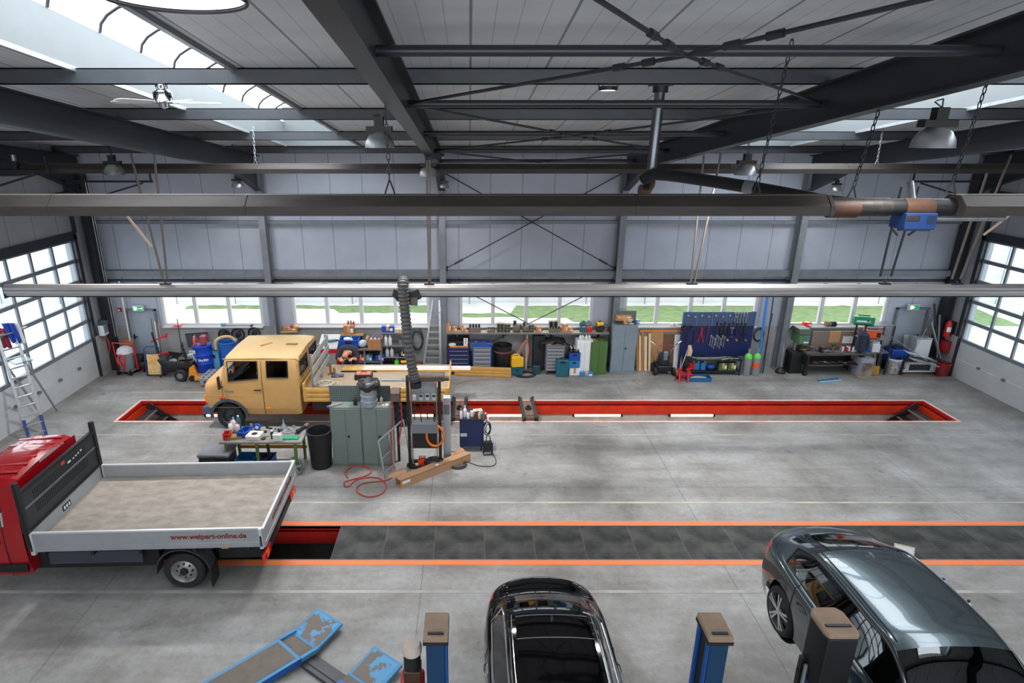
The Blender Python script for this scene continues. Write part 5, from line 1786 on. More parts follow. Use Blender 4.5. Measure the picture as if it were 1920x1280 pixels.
def lift_post(label,x,y,h,facing):
 t=thing('lift_post',label,'lift post',(x,y,0))
 m_=MB().box(-0.10,0.10,-0.15,-0.13,0,h)
 m_.box(-0.10,0.10,0.13,0.15,0,h)
 m_.box(*((-0.10,-0.08)if facing>0 else(0.08,0.10)),-0.13,0.13,0,h)
 m_.build('column',LBLUE,t,bev=0.006)
 MB().box(-0.085,0.085,-0.128,0.128,0.05,h-0.02).build('inner_channel',BLACK,t)
 MB().box(facing*0.1-0.012,facing*0.1+0.012,-0.15,-0.09,0,h).build('edge',LBLUE2,t)
 MB().box(facing*0.1-0.012,facing*0.1+0.012,0.09,0.15,0,h).build('edge',LBLUE2,t)
 MB().box(-0.125,0.125,-0.18,0.17,h,h+0.07).build('cap',DUST,t,bev=0.012)
 MB().box(-0.128,0.128,-0.183,0.173,h-0.03,h+0.01).build('cap_rim',BLACK,t)
 MB().box(-0.08,0.08,-0.14,-0.115,h+0.07,h+0.085).build('slot',BLACK,t)
 MB().box(-0.28,0.28,-0.26,0.26,0,0.02).build('base_plate',LBLUE,t)
 arm=MB()
 arm.bar((facing*0.1,0.0,0.2),(facing*0.55,0.45,0.16),0.1,0.1).bar((facing*0.1,0.0,0.2),(facing*0.55,-0.45,0.16),0.1,0.1)
 arm.build('swing_arm',BLACK,t)
 return t

lift_post('blue lift post with a beige cap beside the red hydraulic tank',-0.34,5.0,2.66,1)
lift_post('blue lift post with a beige cap right of the black car',2.53,5.0,2.66,-1)
t=thing('lift_post','blue lift post with a black motor cover beside the grey coupe','lift post',(3.79,5.06,0))
MB().box(-0.14,0.14,-0.16,0.16,0,2.0).build('column',LBLUE2,t,bev=0.01)
MB().prism([(-0.15,-0.2),(0.15,-0.2),(0.17,-0.14),(0.17,0.12),(0.12,0.19),(-0.12,0.19),(-0.17,0.12),(-0.17,-0.14)],1.95,2.66,'z').build('motor_cover',BLACK,t,bev=0.01)
MB().prism([(-0.15,-0.2),(0.15,-0.2),(0.175,-0.14),(0.175,0.13),(0.12,0.2),(-0.12,0.2),(-0.175,0.13),(-0.175,-0.14)],2.66,2.72,'z').build('cap',DUST,t,bev=0.02)
MB().box(-0.13,0.13,-0.09,-0.06,2.72,2.735).build('slot',BLACK,t)
MB().bar((-0.2,0.05,2.0),(-0.22,0.0,1.7),0.06).cb((-0.19,0.06,2.08),(0.06,0.06,0.2)).build('hydraulic_block',BLACK,t)
MB().cyl((-0.21,-0.04,1.75),(-0.2,-0.02,2.15),0.02,n=8).build('pipe',GALV,t)
MB().box(-0.3,0.3,-0.28,0.28,0,0.02).build('base_plate',LBLUE,t)
for s_ in(-1,1):
 MB().bar((0.14,s_*0.02,1.12),(0.62,s_*0.75-0.2,1.22),0.1,0.09).build('swing_arm',BLACK,t)
t=thing('hydraulic_unit','hydraulic power unit with a beige motor top and red tank','hydraulic unit',(-0.60,4.98,0))
MB().lathe([(0.09,2.38),(0.105,2.4),(0.105,2.46),(0.085,2.5),(0,2.51)],22,(0,0,0)).build('motor_cap',mat('pale_beige_motor_cap',(186,174,162),0.6),t)
MB().lathe([(0.085,2.2),(0.09,2.22),(0.09,2.38),(0.07,2.39)],20).build('motor',BLACK,t)
MB().cb((0,0,2.13),(0.18,0.18,0.14)).build('pump_block',mat('oily_brown_block',(74,60,46),0.4,0.4),t,bev=0.01)
MB().box(-0.13,0.12,-0.14,0.12,1.66,2.05).build('tank',mat('tank_red',(176,26,36),0.4),t,bev=0.03)
MB().tube([(-0.12,-0.05,1.85),(-0.2,-0.08,1.8),(-0.22,-0.06,1.2),(-0.2,0,0.2)],0.012,6).build('pipe',BLACK,t)
MB().bar((0.0,0,0.0),(0,0,1.68),0.06).build('stand',STEEL_DARK,t)

# scissor lift runways with hinged ramps
RB=mat('ramp_light_blue',(54,128,176),0.45,0,0.1,3)
RWORN=mat('ramp_worn_blue',(66,140,186),0.5,0,0.9,2.4,rgb2=(98,86,77),edge=(0.47,0.5))
RBROWN=mat('runway_brown_tread',(106,96,88),0.6,0.1,0.25,5)

def fquad(pts,z):
 return[fp(a,b_,z)for a,b_ in pts]

def slab_px(pts,z0,z1):
 q=fquad(pts,z1)
 return MB().prism(q,z0,z1,'z')

def inset(poly,d):
 c_=(sum(p[0]for p in poly)/len(poly),sum(p[1]for p in poly)/len(poly))
 return[(c_[0]+(p[0]-c_[0])*(1-d),c_[1]+(p[1]-c_[1])*(1-d))for p in poly]

A=[(595.8,1139),(642.7,1168),(592.7,1219),(545.8,1186)]
B_=[(545.8,1186),(592.7,1219),(565,1236),(523,1199)]
r0=Vector(fp(523,1199,0.14));r1=Vector(fp(565,1236,0.14))
ax_=(Vector(fp(545.8,1186,.14))-r0).normalized()
rn=thing('lift_runway','blue-edged scissor lift runway with a lowered ramp, in front of the red pickup','lift runway',(0,0,0))
slab_px(A,0.08,0.13).build('ramp',RB,rn,bev=0.008)
qa=inset(fquad(A,0.13),0.14)
MB().prism(qa,0.13,0.134,'z').build('ramp_tread',RWORN,rn)
slab_px(B_,0.06,0.13).build('hinge_plate',RBROWN,rn)
L_=4.2
p0,p1=r0,r1
q0,q1=r0-ax_*L_,r1-ax_*L_
MB().prism([p0[:2],p1[:2],q1[:2],q0[:2]],0.05,0.16,'z').build('runway_frame',LBLUE2,rn,bev=0.006)
MB().prism(inset([p0[:2],p1[:2],q1[:2],q0[:2]],0.0),0.16,0.162,'z').build('edge',RB,rn)
wv=(p1-p0)
MB().prism([(p0+wv*0.1-ax_*0.05)[:2],(p0+wv*0.9-ax_*0.05)[:2],(q0+wv*0.9)[:2],(q0+wv*0.1)[:2]],0.162,0.167,'z').build('runway_tread',RBROWN,rn)
for s_ in(0.02,0.98):
 a_=p0+wv*s_
 MB().bar((a_.x,a_.y,0.14),((a_+ax_*0.28).x,(a_+ax_*0.28).y,0.14),0.05,0.06).build('side_rail',RB,rn)
rn2=thing('lift_runway','blue scissor lift ramp with worn paint, nearer the hydraulic unit','lift runway',(0,0,0))
D_=[(702,1210),(755,1245),(706,1300),(652,1264)]
slab_px(D_,0.08,0.13).build('ramp',RB,rn2,bev=0.008)
MB().prism(inset(fquad(D_,0.13),0.14),0.13,0.134,'z').build('ramp_tread',RWORN,rn2)
s0,s1=Vector(fp(640,1275,.14)),Vector(fp(690,1310,.14))
MB().prism([s0[:2],s1[:2],(s1-ax_*L_)[:2],(s0-ax_*L_)[:2]],0.05,0.16,'z').build('runway_frame',LBLUE2,rn2)
MB().prism([Vector(fp(652,1264,.13))[:2],Vector(fp(706,1300,.13))[:2],s1[:2],s0[:2]],0.05,0.13,'z').build('hinge_plate',RBROWN,rn2)
MB().prism([(s0+(s1-s0)*0.1-ax_*0.05)[:2],(s0+(s1-s0)*0.9-ax_*0.05)[:2],(s0+(s1-s0)*0.9-ax_*L_)[:2],(s0+(s1-s0)*0.1-ax_*L_)[:2]],0.16,0.166,'z').build('runway_tread',RBROWN,rn2)
c0,c1=Vector(fp(574,1238)+(0,)),Vector(fp(655,1294)+(0,))
dv=(c1-c0).normalized()
nv=Vector((-dv.y,dv.x,0))
t=thing('hose_cover','dark grey floor channel cover linking the two blue lift runways','cover',(0,0,0))
MB().prism([(c0+nv*0.13)[:2],(c1+nv*0.13)[:2],(c1-nv*0.13)[:2],(c0-nv*0.13)[:2]],0.0,0.05,'z').build('cover',mat('dark_grey_cover',(76,76,80),0.5,0.3,0.2,5),t,bev=0.01)
MB().bar(c0+Vector((0,0,0.055)),c1+Vector((0,0,0.055)),0.1,0.02).build('ridge',mat('dark_grey_cover',(76,76,80)),t)

# behind the coupe: narrow cart with bottles and a clipboard
t=thing('service_cart','narrow service cart of bottles standing beyond the grey coupe','cart',(6.92,7.6,0))
MB().box(-0.2,0.22,-0.7,0.65,0.96,1.0).build('top_shelf',STEEL_DARK,t)
MB().box(-0.2,0.22,-0.7,0.65,0.35,0.39).build('lower_shelf',STEEL_DARK,t)
for sx in(-0.18,0.2):
 for sy in(-0.68,0.63):
  MB().box(sx-0.02,sx+0.02,sy-0.02,sy+0.02,0.1,0.97).cyl((sx-0.02,sy,0.06),(sx+0.02,sy,0.06),0.06).build('leg',STEEL_DARK,t)
for i,(px,py,h,r,m_,c_,lab)in enumerate(((1746,1090,.14,.04,WHITE,WHITE,'small white bottle farthest along the cart beyond the grey coupe'),(1768,1104,.2,.045,CLEAR,BLUE,'clear bottle with a blue cap on the cart beyond the coupe'),(1812,1148,.22,.045,WHITE,BLACK,'white pump bottle with a black nozzle on the cart beyond the coupe'))):
 x,y=fp(px,py,1.0)
 bottle(lab,min(x,7.12),min(max(y,6.95),8.2),1.0,h,r,m_,c_)
x,y=fp(1780,1118,1.02)
carton('small blue and white box on the cart beyond the grey coupe',min(x,7.08),y,1.0,0.12,0.1,0.06,0.3,BLUE,name='storage_box')
t=thing('clipboard','white clipboard sheet propped on the far end of the cart','clipboard',(6.98,8.15,1.0),-0.45)
MB().bar((0,0,0),(0,0.12,0.22),0.28,0.01,up=(0,1,0)).build('board',mat('cream_board',(206,200,186),0.6),t)
MB().bar((0,-0.006,0.03),(0,0.098,0.2),0.24,0.004,up=(0,1,0)).build('paper',WHITE,t)

# ================================================================ UNDER THE ROOF
HOOD=mat('dusty_heater_hood',(66,59,56),0.6,0.2,0.45,2.5,stretch=(0.5,4,4))
HOODT=mat('heater_top_dust',(92,82,75),0.8,0,0.25,4)

def heater(label,Y,x0,x1,zb,w,h,nseg):
 t=thing('radiant_heater',label,'heater',((x0+x1)/2,Y,zb))
 a,b_=x0-t.location.x,x1-t.location.x
 prof=[(-w/2,0),(-w/2,h*0.5),(-w*0.22,h),(w*0.22,h),(w/2,h*0.5),(w/2,0),(w/2-0.012,0),(w/2-0.012,h*0.48),(w*0.2,h-0.015),(-w*0.2,h-0.015),(-w/2+0.012,h*0.48),(-w/2+0.012,0)]
 MB().prism(prof,a,b_,'x').build('reflector_hood',HOOD,t)
 MB().box(a,b_,-w*0.2,w*0.2,h,h+0.008).build('dust_layer',HOODT,t)
 MB().cyl((a+0.1,0,h*0.35),(b_-0.1,0,h*0.35),0.05,n=12).build('tube',DIRTY,t)
 for i in range(nseg+1):
  xx=a+(b_-a)*i/nseg
  xx=min(max(xx,a+0.03),b_-0.03)
  pp=[(p[0]*1.03,p[1]*1.04)for p in prof[:6]]
  MB().prism(pp,xx-0.02,xx+0.02,'x').build('joint_strap',HOOD,t)
 return t

HYA,HYB=7.4,14.5
heater('long near radiant heater spanning the whole left half of the hall',HYA,-9.5,4.25,6.60,0.42,0.22,6)
heater('short near radiant heater at the right, beyond the blue burner',HYA,5.75,13.5,6.60,0.42,0.22,4)
heater('far radiant heater hung in front of the far wall above the columns',HYB,-10.2,14.0,6.66,0.42,0.2,9)
t=thing('heater_burner','dark burner box on the left end of the far radiant heater','burner',(-10.5,HYB,6.6))
MB().box(-0.3,0.28,-0.22,0.22,0,0.32).build('housing',STEEL_DARK,t,bev=0.015)
MB().cyl((0.1,0,0.32),(0.1,0,0.46),0.05).build('flue',GALV,t)

# flue and collecting ducts
t=thing('exhaust_flue','bright steel flue pipe dropping from the roof to the near heater duct','flue',(2.76,9.6,0))
zr_=roofz(9.6)
MB().cyl((0,0,6.84),(0.03,0,zr_-0.01),0.075,n=20).build('pipe',mat('flue_steel',(120,124,130),0.3,0.9),t)
MB().cyl((0.03,0,zr_-0.16),(0.03,0,zr_-0.02),0.11).box(-0.13,0.19,-0.1,0.1,zr_-0.07,zr_-0.02).build('collar',STEEL_DARK,t)
MB().tube([(0,0,6.86),(-0.01,-0.02,6.76),(-0.06,-0.06,6.69),(-0.16,-0.08,6.70)],0.085,14).ring((0,0,6.92),0.08,0.012).build('elbow',mat('heat_tinted_steel',(120,98,84),0.3,0.8),t)
t=thing('exhaust_duct','black duct slanting from the flue to the near heater junction','duct',(0,0,0))
dp=[(1206,338,9.5),(1232,327,9.35),(1330,339,8.9),(1440,357,8.35),(1540,376,7.75),(1600,384,7.45),(1640,388,7.38)]
D=catmull([(yp(a,b_,Y)[0],Y,yp(a,b_,Y)[1])for a,b_,Y in dp],5)
MB().tube([Vector(p)for p in D],0.085,14).build('pipe',BLACK,t)
cpt,cdir=Vector(D[13]),(Vector(D[15])-Vector(D[12])).normalized()
MB().cyl(cpt,cpt+cdir*0.14,0.092,n=16).build('clamp',GALV,t)
MB().cyl((4.27,HYA,6.68),(5.0,HYA,6.68),0.11).build('junction',DIRTY,t)
MB().cyl((4.9,HYA-0.01,6.68),(5.8,HYA,6.68),0.10).build('pipe',BLACK,t)
for a,b_ in((4.28,4.62),(5.16,5.5)):
 MB().cyl((a,HYA,6.67),(b_,HYA,6.67),0.115,n=18).build('sleeve',mat('copper_brown_sleeve',(96,66,52),0.6,0.3,0.3,6),t)
 # blue burner
xb0,xb1,zb0,zb1=bx(1686,397,1737,428,7.4)
t=thing('burner_unit','blue burner box hanging under the near heater duct at the right','burner',((xb0+xb1)/2,7.4,zb0))
w_=(xb1-xb0)/2
MB().box(-w_,w_,-0.14,0.14,0.0,zb1-zb0).build('housing',mat('burner_blue',(14,56,116),0.5),t,bev=0.012)
MB().box(-w_*0.98,-w_*0.1,-0.143,-0.13,0.1,zb1-zb0-0.02).build('grime',mat('burnt_paint',(54,48,46),0.7,0,0.5,18),t,bev=0.03)
for i in range(4):
 MB().box(w_*0.35,w_*0.85,-0.146,-0.14,0.08+i*0.025,0.09+i*0.025).build('vent',STEEL_DARK,t)
MB().cyl((w_,0.0,0.12),(w_+0.9,0.0,0.12),0.035).build('intake_pipe',GALV,t)
MB().bar((-w_,-0.05,-0.01),(w_,-0.05,-0.01),0.04,0.02).bar((-w_*0.9,0.1,-0.01),(-w_*0.4,0.1,-0.1),0.02).bar((w_*0.9,0.1,-0.01),(w_*0.3,0.1,-0.1),0.02).build('bracket',STEEL_DARK,t)
MB().cyl((-0.02,0,zb1-zb0),(0.0,0,6.62-zb0),0.05).build('outlet',BLACK,t)
MB().cyl((0.1,0.15,zb1-zb0-0.02),(0.22,0.5,0.5),0.04).build('air_pipe',GALV,t)

# chains carrying the near heater and the front lamps
CHAINM=mat('dark_chain',(52,54,58),0.5,0.4)

def chain(label,p,q,m=CHAINM,r=0.05,hook=True,group='heater chains'):
 p,q=Vector(p),Vector(q)
 L=(q-p).length
 n=max(4,int(L/(r*1.55)))
 b_=MB()
 for i in range(n):
  c_=p.lerp(q,(i+0.5)/n)
  b_.at(c_,rz=(PI/2 if i%2 else 0.2))
  b_.ring((0,0,0),r*0.42,r*0.13,'y',10,5)
  b_.M=b_.M@Matrix.Diagonal((1,1,1,1))
  # stretch the link
  b_.v[-50:]=[(v[0],v[1],c_.z+(v[2]-c_.z)*2.0)for v in b_.v[-50:]]
 b_.M=Matrix()
 if hook:
  e=q
  b_.tube([e+Vector((0,0,0.02)),e+Vector((-0.05,0,-0.12)),e+Vector((-0.06,0,-0.16))],0.01,5).tube([e+Vector((0,0,0.02)),e+Vector((0.05,0,-0.12)),e+Vector((0.06,0,-0.16))],0.01,5)
 o=b_.build('chain',m)
 return tag(o,label,'chain',group)

chain('dark chain from the roof to the near heater, right of the sloping centre-left rafter',(-0.96,HYA,rb(HYA)+0.45),(-0.94,HYA,6.98))
chain('dark chain from the roof to the near heater, right of the bright flue pipe',(3.55,HYA,roofz(HYA)-0.01),(3.4,HYA,6.95))
chain('dark chain beside the right high-bay lamp down to the duct end',(5.85,HYA,roofz(HYA)-0.01),(5.7,HYA,6.98))
chain('dark chain hanging from the right rafter to the black duct junction',(4.78,7.6,rb(7.6)-0.01),(4.6,7.5,6.9))
chain('pale chain holding the far heater under the left rooflight',yp(476,254,HYB)[0:1]+(HYB,)+(rb(HYB)+0.7,),yp(478,296,HYB)[0:1]+(HYB,)+(6.95,),GALV)
chain('pale chain holding the far heater under the right rooflight',yp(1653,254,HYB)[0:1]+(HYB,)+(rb(HYB)+0.7,),yp(1646,296,HYB)[0:1]+(HYB,)+(6.95,),GALV)

# ---- lamps
SHADE=mat('spun_aluminium_shade',(176,180,184),0.35,0.8)
LENS=mat('lamp_lens',(255,252,246),0.4,emit=1.6)

def high_bay(label,px,py,Y,D,power,ztop,group='high-bay lamps'):
 x,z=yp(px,py,Y)
 t=thing('high_bay_lamp',label,'lamp',(x,Y,z),0,group)
 R=D/2
 MB().lathe([(R,-R*0.5),(R*0.93,-R*0.1),(R*0.72,R*0.28),(R*0.42,R*0.5),(R*0.36,R*0.5),(R*0.66,R*0.22),(R*0.88,-R*0.12),(R*0.97,-R*0.5)],28,close=False).build('shade',SHADE,t)
 MB().lathe([(R*0.9,-R*0.30),(0,-R*0.30)],24,close=False).build('lens',LENS,t)
 MB().box(-R*0.85,R*0.85,-R*0.3,R*0.3,R*0.5,R*0.85).box(-R*0.3,R*0.3,-R*0.25,R*0.25,R*0.85,R*1.45).build('ballast',BLACK,t)
 h=max(ztop-z,R*1.6)
 MB().tube([(0.0,0,R*1.4),(0.012,0.0,h*0.7),(0,0,h)],0.008,5).build('suspension',BLACK,t)
 MB().tube([(0.02,0,R*1.4),(-R*0.4,0,(h+R)*0.6),(-R*0.3,0,h*0.95),(0,0,h)],0.007,5).build('cord',BLACK,t)
 d=bpy.data.lights.new('lamp_glow','AREA')
 d.shape='DISK'
 d.size=D*0.8
 d.energy=power
 d.color=(1.0,0.98,0.96)
 d.spread=2.35
 lo_=bpy.data.objects.new('lamp_glow',d)
 lo_.location=(0,0,-R*0.52)
 COL.objects.link(lo_)
 lo_.parent=t
 return t

LP=190
high_bay('grey high-bay lamp on a short cord beside the centre-left rafter',712,262,9.6,0.45,60,rb(9.6))
high_bay('high-bay lamp with a blackened housing hung below the right rafter',1752,258,6.9,0.42,20,rb(6.9))
high_bay('high-bay lamp above the left end of the far heater',213,318,13.6,0.42,LP,roofz(13.6))
high_bay('small high-bay lamp hanging left of the leftmost full-height column',445,345,18.0,0.34,28,roofz(18.0))
high_bay('high-bay lamp hanging at the far heater below the centre-left rafter',803,321,13.6,0.40,LP,rb(13.6))
high_bay('small high-bay lamp just left of the cross-braced wall bay',833,347,18.0,0.28,28,6.62)
high_bay('high-bay lamp hanging just above the sloping black duct',1398,318,12.6,0.42,LP,roofz(12.6))
high_bay('small high-bay lamp in front of the far wall right of the third column',1568,352,18.0,0.30,28,roofz(18.0))
x,z=yp(332,14,3.0)
t=thing('high_bay_lamp','huge glowing round lamp close to the camera at the top of the left rooflight','lamp',(x,3.0,z+0.03),0,'high-bay lamps')
R=0.30
MB().lathe([(R,0),(R*0.97,0.03),(R*0.72,0.3),(R*0.3,0.42),(0,0.42)],40,close=False).build('shade',mat('dark_lamp_shade',(60,62,68),0.4,0.5),t)
MB().lathe([(R*0.96,0.01),(0,0.01)],40,close=False).build('lens',LENS,t)
MB().ring((0,0,0),R*0.985,0.008,n=40).build('rim',STEEL_DARK,t)
MB().cyl((0,0,0.42),(0,0,roofz(3.0)-z),0.012,n=8).build('suspension',BLACK,t)
x,z=yp(1140,168,9.2)
t=thing('ring_lamp','small lit round lamp in a square bracket under the roof beside the flue','lamp',(x,9.2,z))
MB().lathe([(0.115,-0.01),(0.12,0.01),(0.12,0.04),(0,0.05)],24).build('housing',BLACK,t)
MB().lathe([(0.1,-0.012),(0,-0.012)],24,close=False).build('lens',mat('lit_lens',(255,250,240),0.4,emit=4.0),t)
zb_=roofz(9.2)-z-0.005
MB().bar((-0.13,0,0),(-0.13,0,zb_),0.015).bar((0.13,0,0),(0.13,0,zb_),0.015).bar((-0.13,0,0.0),(0.13,0,0.0),0.012).build('bracket',BLACK,t)

# ---- ceiling fan
x,z=yp(306,185,8.82)
t=thing('ceiling_fan','chrome ceiling fan with long pale blades below the left rooflight','fan',(x,8.82,z))
zp=rb(8.82)+0.5-z
MB().lathe([(0.11,-0.06),(0.12,-0.02),(0.12,0.08),(0.07,0.12),(0.03,0.13)],24).build('motor',CHROME,t)
MB().cyl((0,0,0.12),(0,0,zp),0.015).build('rod',CHROME,t)
MB().lathe([(0.03,zp-0.1),(0.075,zp-0.04),(0.08,zp)],20).build('canopy',CHROME,t)
MB().lathe([(0,-0.13),(0.06,-0.11),(0.07,-0.06)],20).build('cap',CHROME,t)
for k in range(5):
 a=2*PI*k/5+0.55
 c_,s_=math.cos(a),math.sin(a)
 b_=MB()
 b_.at((0,0,-0.05),rz=a,rx=math.radians(10))
 b_.box(0.1,0.2,-0.02,0.02,-0.006,0.006)
 b_.build('blade_arm',CHROME,t)
 b_=MB()
 b_.at((0,0,-0.05),rz=a,rx=math.radians(10))
 b_.prism([(0.17,-0.045),(0.3,-0.062),(0.68,-0.07),(0.73,-0.04),(0.74,0.0),(0.73,0.04),(0.68,0.07),(0.3,0.062),(0.17,0.045)],0.004,0.012,'z').build('blade',mat('pale_fan_blade',(206,206,204),0.4),t)

 # ---- exhaust extraction rail with its hose trolley
RY=13.0
xa=yp(12,545,RY)[0]
t=thing('extraction_rail','long aluminium exhaust rail crossing the hall in front of the windows','rail',(0,RY,0))
z1_,z0_=yp(800,533,RY)[1],yp(800,553,RY)[1]
MB().prism([(-0.06,z0_),(-0.06,z0_+0.03),(-0.085,z0_+0.05),(-0.085,z1_-0.06),(-0.05,z1_),(0.05,z1_),(0.085,z1_-0.06),(0.085,z0_+0.05),(0.06,z0_+0.03),(0.06,z0_)],xa,XR-0.15,'x').build('profile',mat('rail_aluminium',(172,168,166),0.4,0.5,0.2,3,stretch=(0.4,4,4)),t,sharp=0.3)
MB().box(xa+0.02,XR-0.2,-0.05,0.05,z0_-0.035,z0_-0.001).build('rubber_lip',BLACK,t)
MB().box(xa+0.0,XR-0.16,-0.09,-0.085,(z0_+z1_)/2-0.012,(z0_+z1_)/2+0.012).build('groove',STEEL_GREY,t)
MB().box(xa-0.015,xa,-0.09,0.09,z0_-0.06,z1_+0.005).build('end_plate',STEEL_DARK,t)
HANG=mat('tan_hanger_bar',(112,102,94),0.5,0.3,0.2,6)
hang=[(310,((245,289),(306,525)),((289,289),(314,525)),((232,395),(286,462)),'slanted rail hanger at the left, above the side door'),(805,((801,300),(804,528)),((806,300),(807,528)),None,'straight twin-bar rail hanger left of the braced wall bay'),(1298,((1320,290),(1295,530)),((1353,285),(1302,530)),None,'slanted rail hanger in front of the fourth window bay'),(1660,((1690,350),(1650,520)),((1722,350),(1670,520)),None,'dark twin-bar rail hanger below the blue burner box'),(1795,((1851,325),(1784,525)),((1896,290),(1800,525)),((1892,402),(1842,440)),'slanted rail hanger beside the right sectional door')]
for hx,b0,b1,br_,lab in hang:
 xx=yp(hx,528,RY)[0]
 t=thing('rail_hanger',lab,'hanger',(xx,RY,z1_),0,'rail hangers')
 for bb in(b0,b1):
  p,q=yp(bb[0][0],bb[0][1],RY),yp(bb[1][0],bb[1][1],RY)
  MB().bar((p[0]-xx,0.0,p[1]-z1_),(q[0]-xx,0.0,q[1]-z1_+0.02),0.035,0.03,up=(0,1,0)).build('bar',HANG if hx!=1660 else STEEL_DARK,t)
 if br_:
  p,q=yp(br_[0][0],br_[0][1],RY),yp(br_[1][0],br_[1][1],RY)
  MB().bar((p[0]-xx,-0.03,p[1]-z1_),(q[0]-xx,-0.03,q[1]-z1_),0.045,0.02,up=(0,1,0)).build('brace',mat('perforated_tan_strip',(196,172,150),0.5),t)
 MB().box(-0.11,0.11,-0.05,0.05,0.0,0.03).cyl((0,0,-0.02),(0,0,0.08),0.02).build('foot',STEEL_DARK,t)
 # trolley and corrugated hose
xt,zt=yp(762,548,RY)
t=thing('hose_trolley','dark winged trolley carrying the hose on the exhaust rail','trolley',(xt,RY,z0_))
MB().prism([(-0.30,0.02),(-0.26,0.16),(-0.12,0.1),(0.14,0.1),(0.27,0.16),(0.34,-0.04),(0.18,-0.12),(0.1,-0.2),(-0.05,-0.16),(-0.2,-0.1)],-0.12,-0.095).build('wing_plate',mat('grimy_black_frame',(40,40,42)),t)
MB().box(-0.2,0.2,-0.1,0.1,-0.12,-0.05).build('carriage',STEEL_DARK,t)
MB().box(0.1,0.25,-0.14,-0.1,-0.2,-0.02).build('dusty_plate',HANG,t)
HP=[(757,532,12.98),(756,527,12.85),(755,535,12.72),(757,560,12.7),(760,590,12.7),(763,620,12.7),(767,655,12.7),(772,685,12.7),(777,708,12.68),(779,716,12.66)]
pts=[(yp(a,b_,Y)[0],Y,yp(a,b_,Y)[1])for a,b_,Y in HP]
D=catmull(pts,16)
rad=[0.098 if(i//2)%2 else 0.118 for i in range(len(D))]
t=thing('exhaust_hose','fat grey-black corrugated hose hanging from the rail to the service tower','hose',(0,0,0))
MB().tube([Vector(p)for p in D],rad,16).build('corrugated_hose',mat('corrugated_hose_rubber',(84,84,84),0.6,0,0.2,8),t,sharp=0.35)
MB().cyl(D[-1],Vector(D[-1])+Vector((0,0,-0.12)),0.13).build('cuff',BLACK,t)

# ---- lift tracks of the sectional doors and pipework high on the side walls
for s_,lab,pts in((0,'black high-lift door track in the upper left corner',[((18,255),(300,333),16.0)]),(1,'dark high-lift door track in the upper right corner',[])):
 X=XL+0.2 if s_==0 else XR-0.2
 d=1 if s_==0 else-1
 t=thing('door_track',lab,'door track',(X,16.2,4.7))
 for yy in(14.0-16.2,18.45-16.2):
  zt2=rb(yy+16.2)-4.7-0.25
  MB().box(-0.05,0.05,yy-0.04,yy+0.04,0,zt2).build('vertical_rail',STEEL_DARK,t)
  MB().bar((0,yy,zt2-0.05),(d*2.6,yy,zt2-0.05),0.06).build('horizontal_rail',STEEL_DARK,t)
  MB().bar((0,yy,zt2-0.75),(d*2.3,yy,zt2-0.1),0.045).build('brace',STEEL_DARK,t)
  MB().bar((d*2.55,yy,zt2-0.05),(d*2.55,yy,zt2+0.28),0.04).build('drop_bar',STEEL_DARK,t)
 MB().cyl((d*0.12,-2.2,1.2),(d*0.12,2.3,1.2),0.035).build('shaft',STEEL_DARK,t)
 MB().cyl((d*0.12,-1.0,1.2),(d*0.12,0.6,1.2),0.07).build('spring',DIRTY,t)
 for yy in(-2.1,2.2):
  MB().lathe([(0.12,-0.03),(0.12,0.03),(0.05,0.03)],18,(d*0.12,yy,1.2),'y').build('drum_wheel',STEEL_DARK,t)
t=thing('pipe_run','thin pale pipes rising in the left far corner beside the side door','pipe',(-11.3,18.95,0))
for k,(dx,r)in enumerate(((0.0,0.016),(0.07,0.012))):
 MB().cyl((dx-0.35,0.1,1.2),(dx-0.35,0.1,6.2),r,n=8).build('pipe',GALV,t)
MB().bar((-0.05,0.36,0.95),(-0.05,0.36,3.0),0.035).build('cable_duct',WHITE,t)
MB().box(-0.42,-0.2,0.06,0.12,3.0,3.04).build('clip',STEEL_DARK,t)

# ================================================================ ALONG THE FAR WALL
def X18(px,py=650,Y=18.96):
 return yp(px,py,Y)[0]

def Z18(px,py,Y=18.96):
 return yp(px,py,Y)[1]

 # exit signs
for px,py,lab,dirn in((258,578,'green exit sign above the left grey-blue door',1),(1714,576,'green exit sign above the right grey-blue door',-1)):
 x,z=yp(px,py,19.34)
 t=thing('exit_sign',lab,'exit sign',(x,19.36,z))
 MB().box(-0.17,0.17,-0.03,0.06,-0.09,0.09).build('housing',WHITE,t,bev=0.006)
 gr_=MB().box(-0.155,0.155,-0.034,-0.03,-0.075,0.075).build('face',mat('exit_green',(22,150,96),0.4,emit=0.35),t)
 WP=mat('exit_white',(240,248,244),0.4,emit=0.5)
 m_=MB()
 m_.bar((0.02,-0.036,0.0),(0.1*dirn+0.02,-0.036,0.0),0.02,0.03,up=(0,1,0))
 m_.prism([(0.02+0.1*dirn,-0.04),(0.02+0.1*dirn,0.04),(0.02+0.135*dirn,0)],-0.037,-0.035)
 m_.build('arrow',WP,gr_)
 m_=MB().box(-0.13,-0.05,-0.037,-0.035,-0.06,0.06)
 m_.build('door_symbol',WP,gr_)
 m_=MB()
 m_.ball((-0.02,-0.036,0.045),0.014,(1,0.2,1)).bar((-0.02,-0.036,0.03),(-0.03,-0.036,-0.015),0.02,0.004,up=(0,1,0)).bar((-0.03,-0.036,-0.015),(0.0,-0.036,-0.05),0.012,0.004,up=(0,1,0)).bar((-0.03,-0.036,-0.015),(-0.06,-0.036,-0.05),0.012,0.004,up=(0,1,0))
 m_.build('running_figure',WP,gr_)
t=thing('fire_alarm','small red call point on the far wall left of the left door','alarm',(X18(223,580,19.41),19.42,Z18(223,581,19.41)))
MB().box(-0.06,0.06,-0.04,0.04,-0.06,0.06).build('housing',RED,t,bev=0.008)
